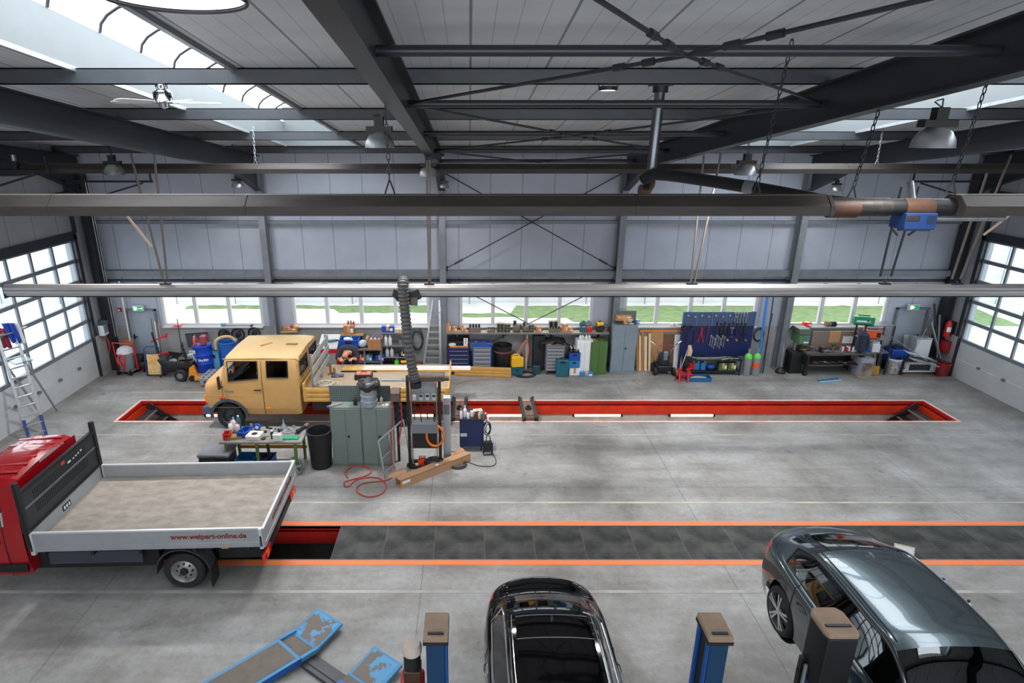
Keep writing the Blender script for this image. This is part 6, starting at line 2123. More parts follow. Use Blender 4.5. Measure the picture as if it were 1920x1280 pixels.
MB().box(-0.03,0.03,-0.044,-0.04,-0.03,0.03).build('glass',WHITE,t)

# grey vacuum on wheels with the red frame and hose
x,y=fp(236,703)
t=thing('industrial_vacuum','grey industrial vacuum with a red push frame and red hose, left of the door','vacuum',(x,y+0.2,0),-0.12)
MB().lathe([(0.2,0.14),(0.24,0.2),(0.24,0.66),(0.2,0.7)],24).build('drum',mat('grey_vacuum_body',(124,128,134),0.45),t)
MB().lathe([(0.24,0.7),(0.26,0.73),(0.22,0.86),(0.1,0.94),(0,0.94)],24).build('motor_head',mat('pale_grey_head',(196,200,206),0.4),t)
MB().tube([(-0.34,0.0,0.15),(-0.34,-0.06,1.06),(0.36,-0.06,1.06),(0.36,0.0,0.15)],0.03,8).build('push_frame',RED,t)
MB().tube([Vector(p)for p in catmull([(0.05,-0.26,0.2),(0.1,-0.3,0.4),(0.12,-0.26,0.62),(0.02,-0.26,0.72),(-0.08,-0.28,0.62),(-0.06,-0.3,0.45),(0.04,-0.3,0.42)],5)],0.035,8).build('hose',mat('red_vacuum_hose',(190,46,48),0.5),t)
for sx in(-0.2,0.22):
 MB().cyl((sx-0.02,-0.2,0.09),(sx+0.02,-0.2,0.09),0.09,n=16).build('castor',BLACK,t)
 MB().cyl((sx-0.025,0.2,0.12),(sx+0.025,0.2,0.12),0.12,n=16).build('wheel',BLACK,t)
MB().box(-0.26,0.28,-0.2,0.24,0.12,0.16).build('chassis',STEEL_GREY,t)
t=thing('compressor','dark oily compressor on the floor between the vacuum and the door','compressor',(X18(262,680,19.06)+0.05,18.98,0))
MB().cyl((-0.22,0,0.25),(0.22,0,0.25),0.16,n=18).build('tank',BLACK,t)
MB().cb((0,0,0.5),(0.24,0.2,0.2)).build('pump',DIRTY,t,bev=0.015)
MB().lathe([(0.12,-0.02),(0.12,0.02),(0.03,0.02)],18,(0.16,-0.02,0.52),'x').build('pulley',BLACK,t)
for sx in(-0.16,0.16):
 MB().box(sx-0.02,sx+0.02,-0.12,0.12,0,0.12).build('foot',BLACK,t)
t=thing('plywood_sheet','brown plywood offcut leaning on the wall behind the vacuum','board',(X18(240,655,19.26),19.26,0))
MB().bar((0,-0.1,0),(0,0.08,1.05),0.42,0.02,up=(0,1,0)).build('board',mat('reddish_plywood',(164,112,84),0.65,0,0.2,4),t)
t=thing('control_box','grey door control boxes with loose cables in the left far corner','control box',(XL+0.2,18.86,Z18(190,612)))
MB().box(-0.08,0.1,-0.14,0.12,-0.25,0.1).build('housing',mat('pale_grey_head',(196,200,206)),t,bev=0.012)
MB().box(0.1,0.13,-0.1,0.08,-0.15,0.05).build('lid',STEEL_GREY,t)
MB().tube([Vector(p)for p in catmull([(0.05,0,-0.25),(0.12,-0.05,-0.6),(0.06,-0.02,-0.9),(0.1,0.03,-0.6),(0.02,0.02,-0.25)],5)],0.012,6).build('cable',RED,t)
MB().box(-0.02,0.26,-0.12,0.0,0.12,0.28).build('tray',STEEL_DARK,t)

# blue-framed hand cart, jack, brooms, wheelbarrow
x,y=fp(290,706)
t=thing('hand_cart','blue-framed hand cart with a stained yellow board, right of the left door','hand cart',(x,y+0.05,0),0.05)
MB().tube([(-0.26,0,0.02),(-0.28,0.12,0.9),(-0.2,0.14,0.98),(0.16,0.14,0.98),(0.24,0.12,0.9),(0.26,0,0.02)],0.02,8,True).build('frame',mat('navy_tube',(40,62,128),0.4),t)
MB().bar((-0.0,0.0,0.06),(0.0,0.1,0.72),0.42,0.02,up=(0,1,0)).build('board',mat('stained_yellow_board',(222,206,172),0.6,0,0.6,3.0,rgb2=(206,146,40)),t)
for sx in(-0.25,0.25):
 MB().cyl((sx-0.02,0.12,0.1),(sx+0.02,0.12,0.1),0.1,n=16).build('wheel',BLACK,t)
t=thing('transmission_jack','dark column jack with red arms standing behind the yellow-board cart','jack',(X18(306,680),18.81,0))
MB().bar((0.1,0,0.05),(-0.12,0,1.42),0.05).build('column',BLACK,t)
MB().bar((-0.2,0,1.1),(0.32,0.05,1.30),0.04).bar((0.28,0.05,1.2),(0.32,0.05,1.4),0.05).build('arm',RED,t)
MB().bar((-0.2,-0.02,0.62),(0.3,0.0,0.7),0.12,0.1).build('cylinder',mat('dull_red',(178,40,44),0.5),t)
for a in(0.5,2.3,4.2):
 MB().bar((0.1,0,0.06),(0.1+0.3*math.cos(a),0.3*math.sin(a),0.04),0.05).build('leg',RED,t)
poles=[(297,19.31,GREEN,1.75,'green broom handle leaning beside the left door frame'),(303,19.31,WHITE,1.65,'white pole leaning on the sill right of the green handle'),(309,19.31,mat('tan_handle',(170,140,110)),1.6,'tan broom handle leaning on the sill, rightmost of the poles by the door'),(345,19.26,BLACK,1.75,'thin black pole leaning on the wall between wheelbarrow and sill')]
for px,Y,m_,h,lab in poles:
 xx=X18(px,660,Y)
 t=thing('broom',lab,'broom',(xx,Y-0.15,0))
 MB().cyl((0.03,-0.05,0.05),(-0.04,0.12,h),0.014,n=8).build('handle',m_,t)
 MB().box(-0.12,0.16,-0.09,-0.02,0.0,0.07).build('brush',mat('bristle_brown',(110,84,60),0.9),t)
t=thing('hard_hat','pink-red plastic hood lying on the window sill above the wheelbarrow','hood',(X18(334,612,19.41),19.42,SILL+0.02))
MB().lathe([(0.13,0),(0.12,0.03),(0.09,0.07),(0,0.085)],18).build('shell',mat('pinkish_red',(206,84,92),0.4),t)
MB().box(-0.18,-0.1,-0.1,0.08,0,0.015).build('brim',mat('pinkish_red',(206,84,92)),t)
x,y=fp(341,712)
t=thing('wheelbarrow','black wheelbarrow full of scrap with a fat rubber wheel, under the left window','wheelbarrow',(x-0.08,y+0.3,0))
tub=MB()
tub.add([(-0.42,-0.28,0.28),(0.36,-0.28,0.28),(0.36,0.28,0.28),(-0.42,0.28,0.28),(-0.56,-0.4,0.72),(0.5,-0.4,0.6),(0.5,0.4,0.6),(-0.56,0.4,0.72)],[(0,3,2,1),(0,1,5,4),(1,2,6,5),(2,3,7,6),(3,0,4,7)])
o=tub.build('tub',BLACK,t)
sd=o.modifiers.new('thick','SOLIDIFY');sd.thickness=0.02
MB().lathe([(0.1,-0.07),(0.17,-0.08),(0.2,-0.04),(0.2,0.04),(0.17,0.08),(0.1,0.07)],24,(0.14,-0.42,0.21),'y').build('wheel',TYRE,t)
MB().lathe([(0.1,-0.085),(0.03,-0.09),(0,-0.09)],20,(0.14,-0.42,0.21),'y',close=False).build('rim',STEEL_GREY,t)
MB().lathe([(0.1,-0.07),(0.17,-0.08),(0.2,-0.04),(0.2,0.04),(0.17,0.08),(0.1,0.07)],24,(0.14,0.42,0.21),'y').build('wheel',TYRE,t)
MB().bar((-0.42,0.1,0.3),(-0.7,0.12,0.02),0.04).bar((-0.42,-0.1,0.3),(-0.7,-0.12,0.02),0.04).bar((-0.5,0,0.4),(-0.7,0,0.75),0.04).build('frame',STEEL_DARK,t)
rnd=random.Random(12)
for i in range(6):
 m_=MB()
 m_.at((-0.3+0.14*i,rnd.uniform(-0.2,0.2),0.55+rnd.uniform(0,0.12)),rz=rnd.uniform(0,3),rx=rnd.uniform(-0.5,0.5))
 if i%2:
  m_.lathe([(0.05,0),(0.12,0),(0.12,0.04),(0.05,0.06)],14)
 else:
  m_.box(-0.2,0.2,-0.05,0.05,-0.02,0.04)
 o=m_.build('scrap_part',[DIRTY,STEEL_GREY,DIRTY,mat('rust_brown',(150,110,66)),BLACK,GALV][i])
 o.location=t.location
 tag(o,('dark bar at the left end of the scrap in the wheelbarrow','grey flange second from left in the wheelbarrow scrap','dark bar in the middle of the wheelbarrow scrap','rust-brown ring right of the middle in the wheelbarrow','black bar at the right of the wheelbarrow scrap','bright ring at the right end of the wheelbarrow scrap')[i],'scrap part','scrap in the wheelbarrow')
 # blue oil drums and crates
x=X18(380,665,18.61)
t=thing('oil_drum','blue steel oil drum with white lettering and a watering can on top','drum',(x,18.66,0.18))
prof=[(0.28,0)]
for z in(0,0.29,0.58):
 prof+=[(0.285,z+0.02),(0.285,z+0.26),(0.298,z+0.28)]
prof+=[(0.29,0.88),(0.27,0.87),(0,0.87)]
MB().lathe(prof,30).build('body',mat('drum_blue',(14,62,176),0.35),t)
for z in(0.7,0.42):
 m_=MB()
 vs=[(0.288*math.cos(a),0.288*math.sin(a),zz)for zz in(z-0.06,z+0.06)for a in[PI*(1.22+0.012*k*2.2)for k in range(6)]]
 m_.add(vs,[(k,k+1,6+k+1,6+k)for k in range(5)]).build('paper_label',WHITE,t)
for k in range(6):
 a=PI*(1.46+k*0.06)
 MB().at((0.289*math.cos(a),0.289*math.sin(a),0.43),rz=a+PI/2).box(-0.018,0.018,-0.002,0.002,-0.045+0.012*(k%2),0.045-0.014*(k%3)).build('lettering',WHITE,t)
t=thing('watering_can','dark red watering can lying on the blue oil drum','watering can',(x+0.07,18.64,1.06))
MB().lathe([(0.09,0),(0.11,0.03),(0.1,0.28),(0.08,0.3)],18).build('body',mat('dark_red_plastic',(150,62,74),0.45),t)
MB().tube([(-0.1,0,0.06),(-0.2,0,0.18),(-0.27,0,0.34)],0.02,8).build('spout',mat('dark_red_plastic',(150,62,74)),t)
MB().tube([(0.09,0,0.08),(0.19,0,0.16),(0.14,0,0.33),(0.0,0,0.36),(-0.06,0,0.3)],0.014,8).build('handle',mat('dark_red_plastic',(150,62,74)),t)
bottle('orange squeeze bottle with a white neck on the left edge of the oil drum',x-0.2,18.61,1.055,0.3,0.05,mat('orange_red_plastic',(226,84,52)),WHITE)
canister('white plastic canister on the floor left of the blue oil drum',X18(357,655,18.86),18.96,0.0,0.3,0.22,0.72,mat('dull_white_plastic',(206,210,212),0.5),WHITE)
t=thing('wooden_pallet','low grey pallet under the blue drum and the pallet truck forks','pallet',(x+0.25,18.56,0))
for i in range(6):
 MB().box(-0.65,0.65,-0.42+i*0.15,-0.31+i*0.15,0.14,0.165).build('slat',mat('grey_pallet_wood',(150,138,126),0.7,0,0.3,5),t)
for yy in(-0.36,0,0.36):
 MB().box(-0.65,0.65,yy-0.05,yy+0.05,0.0,0.14).build('bearer',mat('grey_pallet_wood',(150,138,126)),t)
crate('pale blue slatted crate on end, right of the blue oil drum',X18(404,668,18.86),18.91,0.18,0.34,0.36,0.62,mat('pale_blue_plastic',(92,158,196),0.5))
t=thing('round_tub','blue round tub with a pale hose hanging over its rim','tub',(X18(421,655,18.81)+0.1,18.86,0))
MB().lathe([(0.22,0),(0.24,0.02),(0.3,1.08),(0.31,1.1),(0.285,1.1),(0.23,0.05),(0,0.05)],28).build('body',mat('tub_blue',(36,100,186),0.45),t)
MB().lathe([(0.3,1.06),(0.325,1.08),(0.325,1.12),(0.29,1.12)],28,close=False).build('rim',mat('tub_blue',(36,100,186)),t)
o=MB().tube([Vector(p)for p in catmull([(t.location.x-0.32,18.66,0.9),(t.location.x-0.28,18.66,1.16),(t.location.x-0.1,18.76,1.27),(t.location.x+0.12,18.86,1.24),(t.location.x+0.25,18.91,1.1)],10)],[0.05 if i%2 else 0.058 for i in range(41)],10).build('hose',mat('beige_ribbed_hose',(186,160,116),0.5))
tag(o,'beige ribbed hose lying over the blue round tub','hose')
# pallet truck
x,y=fp(358,714)
t=thing('pallet_truck','orange pallet truck with a black tiller, in front of the blue drum','pallet truck',(x,y+0.1,0),0.35)
for s_ in(-1,1):
 MB().prism([(0.1,0.06),(1.15,0.05),(1.15,0.1),(0.1,0.16)],s_*0.2-0.07,s_*0.2+0.07).build('fork',mat('pallet_truck_orange',(236,146,30),0.45,0,0.2,5),t)
 MB().cyl((0.02,s_*0.11-0.04,0.1),(0.02,s_*0.11+0.04,0.1),0.1,n=20).build('wheel',RUBBER,t)
MB().prism([(-0.08,0.14),(0.2,0.1),(0.12,0.46),(-0.02,0.46)],-0.14,0.14).build('pump_body',mat('pallet_truck_orange',(236,146,30)),t)
MB().bar((-0.04,0,0.3),(-0.12,0.02,1.1),0.06).build('tiller',BLACK,t)
MB().tube([(-0.12,-0.1,1.1),(-0.14,-0.12,1.25),(-0.15,0,1.3),(-0.14,0.12,1.25),(-0.12,0.1,1.1)],0.018,8,True).build('handle',BLACK,t)
t=thing('plastic_pallet','grey perforated pallet on the forks beside the yellow truck','pallet',(X18(407,690,18.06),17.96,0.16))
MB().box(-0.4,0.36,-0.42,0.42,0.07,0.16).build('deck',mat('grey_plastic_pallet',(138,138,142),0.6),t,bev=0.01)
for ix in range(4):
 for iy in range(4):
  MB().box(-0.32+ix*0.18,-0.25+ix*0.18,-0.34+iy*0.2,-0.26+iy*0.2,0.16,0.1615).build('slot',BLACK,t)
for ix in(-0.3,0.28):
 MB().box(ix-0.06,ix+0.06,-0.42,0.42,-0.05,0.07).build('runner',mat('grey_plastic_pallet',(138,138,142)),t)
 # hose coils on the wall, dark board
for px,py,R,lab in((420,628,0.2,'coiled black cable on the wall left of the yellow truck roof'),(446,627,0.19,'coiled black cable on the wall, second of those behind the truck roof'),(476,625,0.19,'coiled black cable on the wall, nearest the leftmost window column')):
 x,z=yp(px,py,19.36)
 pts=coil((x,19.34,z),R,0.014,5,'y',18,1.0,0.12,0.012,px)
 o=MB().tube([Vector((p[0],min(p[1],19.43),p[2]))for p in catmull(pts,2)],0.016,6).build('cable',RUBBER)
 tag(o,lab,'cable coil','cable coils on the far wall')
 t=thing('wall_hook','wall bracket carrying the '+('left','middle','right')[(420,446,476).index(px)]+' cable coil behind the truck roof','hook',(x,19.42,z))
 MB().lathe([(0.09,0.03),(0.1,0.0),(0.1,-0.06),(0.06,-0.07),(0,-0.07)],18,(0,0,0),'y').build('disc',STEEL_DARK,t)
 MB().bar((0,-0.02,0.02),(0,-0.16,0.02),0.03).build('arm',STEEL_DARK,t)
t=thing('wall_board','dark grey board leaning on the wall behind the blue oil drum','board',(X18(371,630,19.36),19.36,Z18(371,640,19.36)-0.12))
MB().at((0,0,0),ry=-0.08).box(-0.38,0.36,-0.02,0.02,-0.05,0.4).build('board',mat('charcoal_board',(64,68,78),0.6),t)
MB().at((0,0,0),ry=-0.08).box(-0.38,0.36,-0.026,0.026,0.4,0.42).build('edge',STEEL_DARK,t)
t=thing('floor_squeegee','squeegee with a blue clamp lying on the left window sill','squeegee',(X18(447,612,19.41),19.4,SILL+0.03))
MB().cyl((-0.5,0,0.02),(0.45,0,0.02),0.016,n=8).build('handle',STEEL_GREY,t)
MB().cb((-0.5,0,0.06),(0.13,0.1,0.1)).build('clamp',mat('pale_blue_plastic',(92,158,196)),t,bev=0.015)
MB().cb((0.45,0,0.03),(0.06,0.12,0.05)).build('blade',BLACK,t)

# ---- behind the yellow truck
x0,x1,z0,z1=bx(598,655,638,706,18.66)
t=thing('parts_washer','red and white steel cabinet with a sloping grey lid, behind the truck bed','parts washer',((x0+x1)/2,18.81,0))
w_=(x1-x0)/2
MB().box(-w_,w_,-0.3,0.35,0.02,0.95).build('body',RED,t,bev=0.01)
MB().box(-w_+0.06,w_-0.06,-0.31,-0.295,0.06,0.8).build('front_panel',mat('pale_grey_panel',(150,154,160)),t)
MB().prism([(-0.32,0.95),(0.36,0.95),(0.36,1.25),(-0.3,1.0)],-w_,w_,'x').build('lid',mat('pale_lid_grey',(186,186,184),0.45),t,bev=0.01)
for sx in(-1,1):
 MB().box(sx*(w_-0.08)-0.03,sx*(w_-0.08)+0.03,-0.28,0.3,0,0.03).build('foot',BLACK,t)
t=thing('air_gun','grey-blue spray gun lying on the lid of the red cabinet','tool',((x0+x1)/2+0.1,18.78,1.1))
MB().at((0,0,0),rz=0.3).box(-0.14,0.14,-0.05,0.05,0.02,0.1).build('body',mat('steel_blue_grey',(120,136,156),0.35,0.4),t,bev=0.02)
MB().bar((0.1,0.02,0.06),(0.2,0.1,0.02),0.05).build('grip',BLACK,t)
# items on the sill left of window 2
carton('flat brown box on the far wall shelf behind the yellow truck roof',X18(545,618,19.26),19.26,1.36,0.45,0.2,0.1)
st_=struct('trim_wall_ledge',MB().box(X18(528,620,19.26),X18(560,620,19.26),19.14,19.1,1.32,1.36),WOOD)
for px,m_,lab in((548,RED,'round red lid on the flat box behind the truck roof'),(556,YELLOW,'round yellow lid on the flat box behind the truck roof')):
 o=MB().lathe([(0.06,0),(0.06,0.05),(0.03,0.07),(0,0.07)],16).build('jar_lid',m_)
 o.location=(X18(px,618,19.26),19.24,1.46)
 tag(o,lab,'lid')
 # workbench behind the person
bx0_,bx1_,_,bz1_=bx(640,655,718,657,18.86)
t=thing('workbench','grey steel workbench with a lower shelf behind the bent-over mechanic','workbench',((bx0_+bx1_)/2,18.98,0))
w_=(bx1_-bx0_)/2
MB().box(-w_,w_,-0.35,0.42,0.86,0.9).build('worktop',mat('brown_worktop',(132,116,104),0.6,0,0.3,5),t)
MB().box(-w_,w_,-0.3,0.4,0.42,0.45).build('shelf',STEEL_GREY,t)
for sx in(-w_+0.04,0.1,w_-0.04):
 for sy in(-0.3,0.38):
  MB().box(sx-0.025,sx+0.025,sy-0.025,sy+0.025,0,0.86).build('leg',STEEL_GREY,t)
crate('blue crate of bottles on the steel workbench behind the mechanic',X18(656,645,18.86),18.86,0.9,0.62,0.42,0.3,BLUE)
bottle('green-capped bottle in the blue crate behind the mechanic',X18(659,640,18.86),18.86,0.95,0.32,0.05,WHITE,mat('lime_cap',(80,210,60)))
o=MB().lathe([(0.03,0),(0.11,0),(0.11,0.05),(0.03,0.05)],20).build('tape_roll',WHITE)
o.location=(X18(651,640,18.86),18.86,1.16)
tag(o,'white tape roll on top of the blue crate behind the mechanic','tape')
carton('tall brown carton on the sill shelf above the blue crate',X18(655,625,19.31),19.32,1.21,0.34,0.2,0.30)
t=thing('wall_shelf','narrow wall shelf carrying the tall brown carton under the second window','shelf',(X18(660,635,19.31),19.31,1.18))
MB().box(-0.35,0.4,-0.14,0.12,0,0.03).build('board',WOOD,t)
for sx in(-0.25,0.3):
 MB().prism([(-0.1,0),(0.12,0),(0.12,-0.2)],sx-0.01,sx+0.01,'x').build('bracket',STEEL_DARK,t)
cx_=X18(702,645,18.76)
carton('open brown carton packed with blue-capped bottles on the steel workbench',cx_,18.86,0.9,0.42,0.36,0.32,0,None,True)
for k in range(6):
 bottle('white bottle with a blue cap packed in the open brown carton',cx_-0.13+0.13*(k%3),18.78+0.15*(k//3),0.92,0.36,0.045,WHITE,BLUE,'bottles in the brown carton')
t=thing('headlamp_unit','clear car headlamp lying on the workbench between crate and carton','headlamp',(X18(680,645,18.76),18.81,0.9),0.5)
MB().ball((0,0,0.14),0.17,(1.1,0.6,0.75)).build('lens',mat('headlamp_lens',(186,200,212),0.15,coat=0.5),t)
MB().box(-0.18,0.2,0.02,0.15,0.0,0.16).build('housing',BLACK,t,bev=0.03)
for px,m_,lab in((676,RED,'red box on the lower shelf of the steel workbench'),(690,SKYBLUE,'light blue box on the lower shelf, below the open carton'),(712,BLUE,'blue box on the lower shelf at the right end of the steel workbench')):
 carton(lab,X18(px,665,18.76),18.81,0.45,0.28,0.25,0.2,0,m_,name='storage_box')
crate('light blue crate on the floor under the steel workbench',X18(712,675,18.66),18.71,0,0.36,0.3,0.24,SKYBLUE)
carton('beige carton on the floor under the steel workbench',X18(690,678,18.66),18.71,0,0.36,0.3,0.3,0,mat('beige_card',(190,172,150),0.8))
for i,px in enumerate((653,658,663)):
 can('small %s can on the sill of the second window'%('red','grey','white-lidded red')[i],X18(px,608,19.41),19.42,SILL+0.02,0.2,0.035,(RED,STEEL_GREY,RED)[i],(RED,BLACK,WHITE)[i],'cans on the second window sill')
 # rack of bottles
rx0,rx1,_,_=bx(722,620,758,690,18.96)
t=thing('shelf_rack','grey steel shelf rack of bottles behind the corrugated hose','rack',((rx0+rx1)/2,19.06,0))
w_=(rx1-rx0)/2+0.12
for z in(0.15,0.52,0.92,1.36):
 MB().box(-w_,w_,-0.22,0.3,z,z+0.03).build('shelf',GALV,t)
for sx in(-w_,w_):
 for sy in(-0.2,0.28):
  MB().box(sx-0.02,sx+0.02,sy-0.02,sy+0.02,0,1.4).build('post',STEEL_GREY,t)
xc_=t.location.x
for i,(dx,z,h,r,m_,c_,lab)in enumerate(((-0.28,.95,.34,.06,WHITE,WHITE,'left white bottle on the third shelf of the steel rack'),(-0.14,.95,.34,.06,WHITE,WHITE,'right white bottle on the third shelf of the steel rack'),(0.2,.95,.2,.05,STEEL_GREY,BLACK,'grey tin on the third shelf of the steel rack'),(-0.25,.55,.3,.06,CLEAR,WHITE,'left milky bottle on the second shelf of the steel rack'),(-0.1,.55,.3,.06,CLEAR,WHITE,'right milky bottle on the second shelf of the steel rack'),(0.05,.18,.3,.08,mat('bright_green_plastic',(80,200,50)),WHITE,'bright green bottle on the bottom shelf of the steel rack'))):
 bottle(lab,xc_+dx,18.96,z,h,r,m_,c_,'bottles on the steel rack')
carton('blue and white carton on top of the steel rack',xc_-0.2,19.01,1.39,0.4,0.22,0.2,0,mat('carton_blue',(24,62,150)))
carton('pale tray of parts on top of the steel rack',xc_+0.2,18.96,1.39,0.34,0.24,0.12,0.1,mat('beige_card',(190,172,150)))
carton('small orange-labelled black box on the second shelf of the rack',xc_+0.24,18.96,0.55,0.2,0.2,0.16,0,BLACK)
t=thing('power_drill','yellow and black power tool on the bottom shelf of the rack','tool',(xc_+0.3,18.86,0.18))
MB().cyl((-0.1,0,0.2),(0.12,0,0.2),0.05).build('body',YELLOW,t)
MB().bar((-0.05,0,0.18),(-0.08,0,0.0),0.06).build('grip',BLACK,t)
# oval hose hank on wall
x,z=yp(783,636,19.34)
o=MB().tube([Vector((p[0],min(p[1],19.42),p[2]))for p in catmull(coil((x,19.26,z),0.17,0.02,7,'y',18,2.0,0.1,0.014,21),2)],0.022,6).build('hose',mat('teal_black_hose',(44,58,64),0.55))
tag(o,'long oval hank of dark hose on the wall left of the stepladder','hose')
t=thing('wall_hook','wall hook holding the oval hank of dark hose','hook',(x,19.42,z+0.3))
MB().bar((0,0.03,0),(0,-0.2,0),0.03).build('arm',STEEL_DARK,t)
MB().cb((0,0.02,0),(0.1,0.02,0.14)).build('plate',STEEL_DARK,t)
t=thing('cable_drum','dusty red cable drum on the floor left of the stepladder foot','reel',(X18(785,672,18.76),18.81,0))
MB().lathe([(0.18,-0.1),(0.18,-0.08),(0.08,-0.08),(0.08,0.08),(0.18,0.08),(0.18,0.1)],20,(0,0,0.19),'y').build('spool',mat('dusty_red_brown',(150,84,74),0.6),t)
MB().tube([(-0.15,0.0,0.02),(-0.1,0,0.42),(0.1,0,0.42),(0.15,0,0.02)],0.015,8).build('stand',BLACK,t)
# stepladder
t=thing('stepladder','tall aluminium stepladder leaning beside the column at the shelf','ladder',(0,0,0))
Lb=[(792,690,18.71),(826,692,18.71)]
Lt=[(812,562,19.11),(824,562,19.11)]
pb=[Vector((yp(a,b_,Y)[0],Y,max(0.0,yp(a,b_,Y)[1])))for a,b_,Y in Lb]
pt=[Vector((yp(a,b_,Y)[0],Y,yp(a,b_,Y)[1]))for a,b_,Y in Lt]
pb[0].z=pb[1].z=0
for s_ in(0,1):
 MB().bar(pb[s_],pt[s_],0.07,0.03).build('rail',ALU,t)
for k in range(9):
 f_=0.06+k*0.085
 a,b_=pb[0].lerp(pt[0],f_),pb[1].lerp(pt[1],f_)
 MB().bar(a,b_,0.1,0.03,up=(0,0,1)).build('step',ALU,t)
a,b_=pb[0].lerp(pt[0],0.84),pb[1].lerp(pt[1],0.84)
MB().bar(a,b_,0.16,0.03).build('platform',GALV,t)

# ---- the person
pm=thing('person','person in a dark T-shirt bending forward over the far side of the truck bed','person',(X18(655,670,17.35),17.35,0))
SKIN=mat('skin',(206,142,112),0.55)
SHIRT=mat('dark_tshirt',(28,31,40),0.85)
TROUS=mat('navy_work_trousers',(34,40,60),0.85)

def body(name,verts,edges,radii,m,parent,root=0):
 """bmesh route so that the skin layer exists"""
 bm=bmesh.new()
 lay=bm.verts.layers.skin.verify()
 vv=[bm.verts.new(v)for v in verts]
 for a,b_ in edges:
  bm.edges.new((vv[a],vv[b_]))
 bm.verts.ensure_lookup_table()
 for i,v in enumerate(vv):
  r=radii[i]
  v[lay].radius=r if isinstance(r,tuple)else(r,r)
  v[lay].use_root=(i==root)
 me=bpy.data.meshes.new(name)
 bm.to_mesh(me)
 bm.free()
 o=bpy.data.objects.new(name,me)
 COL.objects.link(o)
 o.parent=parent
 sk=o.modifiers.new('skin','SKIN')
 sk.use_smooth_shade=True
 ss=o.modifiers.new('sub','SUBSURF')
 ss.levels=2
 ss.render_levels=2
 me.materials.append(m)
 return o

 # local frame: person faces -y (towards the truck); pelvis high, trunk folded forward
pm.scale=(1.12,1.0,1.1)
V=[(0,0.28,0.92),(0,0.16,1.08),(0,-0.02,1.2),(0,-0.16,1.24),(0.0,-0.27,1.23),(-0.04,-0.36,1.19),(-0.06,-0.44,1.12),(-0.19,-0.17,1.22),(-0.25,-0.32,1.05),(-0.16,-0.5,1.12),(-0.1,-0.58,1.14),(0.19,-0.17,1.22),(0.27,-0.3,1.04),(0.2,-0.48,1.12),(0.15,-0.56,1.14),(-0.11,0.26,0.86),(-0.13,0.2,0.48),(-0.13,0.28,0.08),(-0.13,0.14,0.04),(0.11,0.26,0.86),(0.13,0.2,0.48),(0.13,0.28,0.08),(0.13,0.14,0.04)]
E_=[(0,1),(1,2),(2,3),(3,4),(4,5),(5,6),(3,7),(7,8),(8,9),(9,10),(3,11),(11,12),(12,13),(13,14),(0,15),(15,16),(16,17),(17,18),(0,19),(19,20),(20,21),(21,22)]
Rr=[(.16,.12),(.15,.11),(.17,.11),(.16,.10),(.065,.065),(.085,.095),(.075,.085),(.07,.07),.05,.038,.03,(.07,.07),.05,.038,.03,.095,.065,.045,.035,.095,.065,.045,.035]
bodyo=body('body',V,E_,Rr,SKIN,pm)
# clothing follows the same skeleton, a little wider
Vs=[V[0],(0,0.16,1.12),(0,-0.0,1.27),(0,-0.15,1.30),(0,-0.23,1.27),V[7],(-0.26,-0.31,1.07),(-0.2,-0.43,1.10),V[11],(0.28,-0.29,1.06),(0.23,-0.41,1.10)]
Es=[(0,1),(1,2),(2,3),(3,4),(3,5),(5,6),(6,7),(3,8),(8,9),(9,10)]
Rs=[(.185,.145),(.195,.15),(.22,.15),(.21,.13),(.075,.075),(.10,.10),(.078,.078),(.06,.06),(.10,.10),(.078,.078),(.06,.06)]
body('shirt',Vs,Es,Rs,SHIRT,pm)
Vt=[(0,0.28,0.94),V[15],V[16],V[17],V[19],V[20],V[21],(0,0.22,1.02)]
body('trousers',Vt,[(0,1),(1,2),(2,3),(0,4),(4,5),(5,6),(0,7)],[(.18,.14),.11,.082,.075,.11,.082,.075,(.17,.125)],TROUS,pm)
for s_,w0 in((-1,V[10]),(1,V[14])):
 hand=MB()
 hand.ball((w0[0],w0[1]-0.035,w0[2]),0.04,(0.9,1.15,0.5))
 for k in range(4):
  fx=w0[0]-0.03+k*0.02
  ln=(0.065,0.078,0.074,0.058)[k if s_>0 else 3-k]
  hand.tube([(fx,w0[1]-0.06,w0[2]+0.005),(fx,w0[1]-0.06-ln*0.6,w0[2]+0.004),(fx,w0[1]-0.06-ln,w0[2]-0.022)],[0.010,0.009,0.007],8)
 hand.tube([(w0[0]-s_*0.03,w0[1]-0.02,w0[2]),(w0[0]-s_*0.055,w0[1]-0.05,w0[2]-0.01),(w0[0]-s_*0.05,w0[1]-0.08,w0[2]-0.02)],[0.012,0.010,0.008],8)
 hand.build('hand',SKIN,pm)
fc=MB()
hc=Vector((-0.06,-0.44,1.12))
fc.ball(hc+Vector((0.0,-0.075,-0.045)),0.018,(0.8,0.9,1.3))
fc.build('nose',SKIN,pm)
for s_ in(-1,1):
 MB().ball(hc+Vector((s_*0.032,-0.07,-0.012)),0.012,n=8,m=6).build('eye',WHITE,pm)
 MB().ball(hc+Vector((s_*0.085,0.01,0.0)),0.024,(0.4,1,1.4)).build('ear',SKIN,pm)
 MB().bar((-0.13*-s_,0.3,0.04),(-0.13*-s_,0.06,0.03),0.1,0.07).build('boot',BLACK,pm,bev=0.02)
MB().bar(hc+Vector((-0.025,-0.066,-0.075)),hc+Vector((0.025,-0.066,-0.075)),0.01).build('mouth',mat('lip',(170,96,84)),pm)
hr=MB()
for s_ in(-1,1):
 hr.ball(hc+Vector((s_*0.07,0.05,0.01)),0.035,(0.5,1.1,1.2))
hr.ball(hc+Vector((0.02,0.085,0.02)),0.05,(1.2,0.5,0.9))
hr.build('hair',mat('grey_stubble_hair',(140,128,120),0.9),pm)

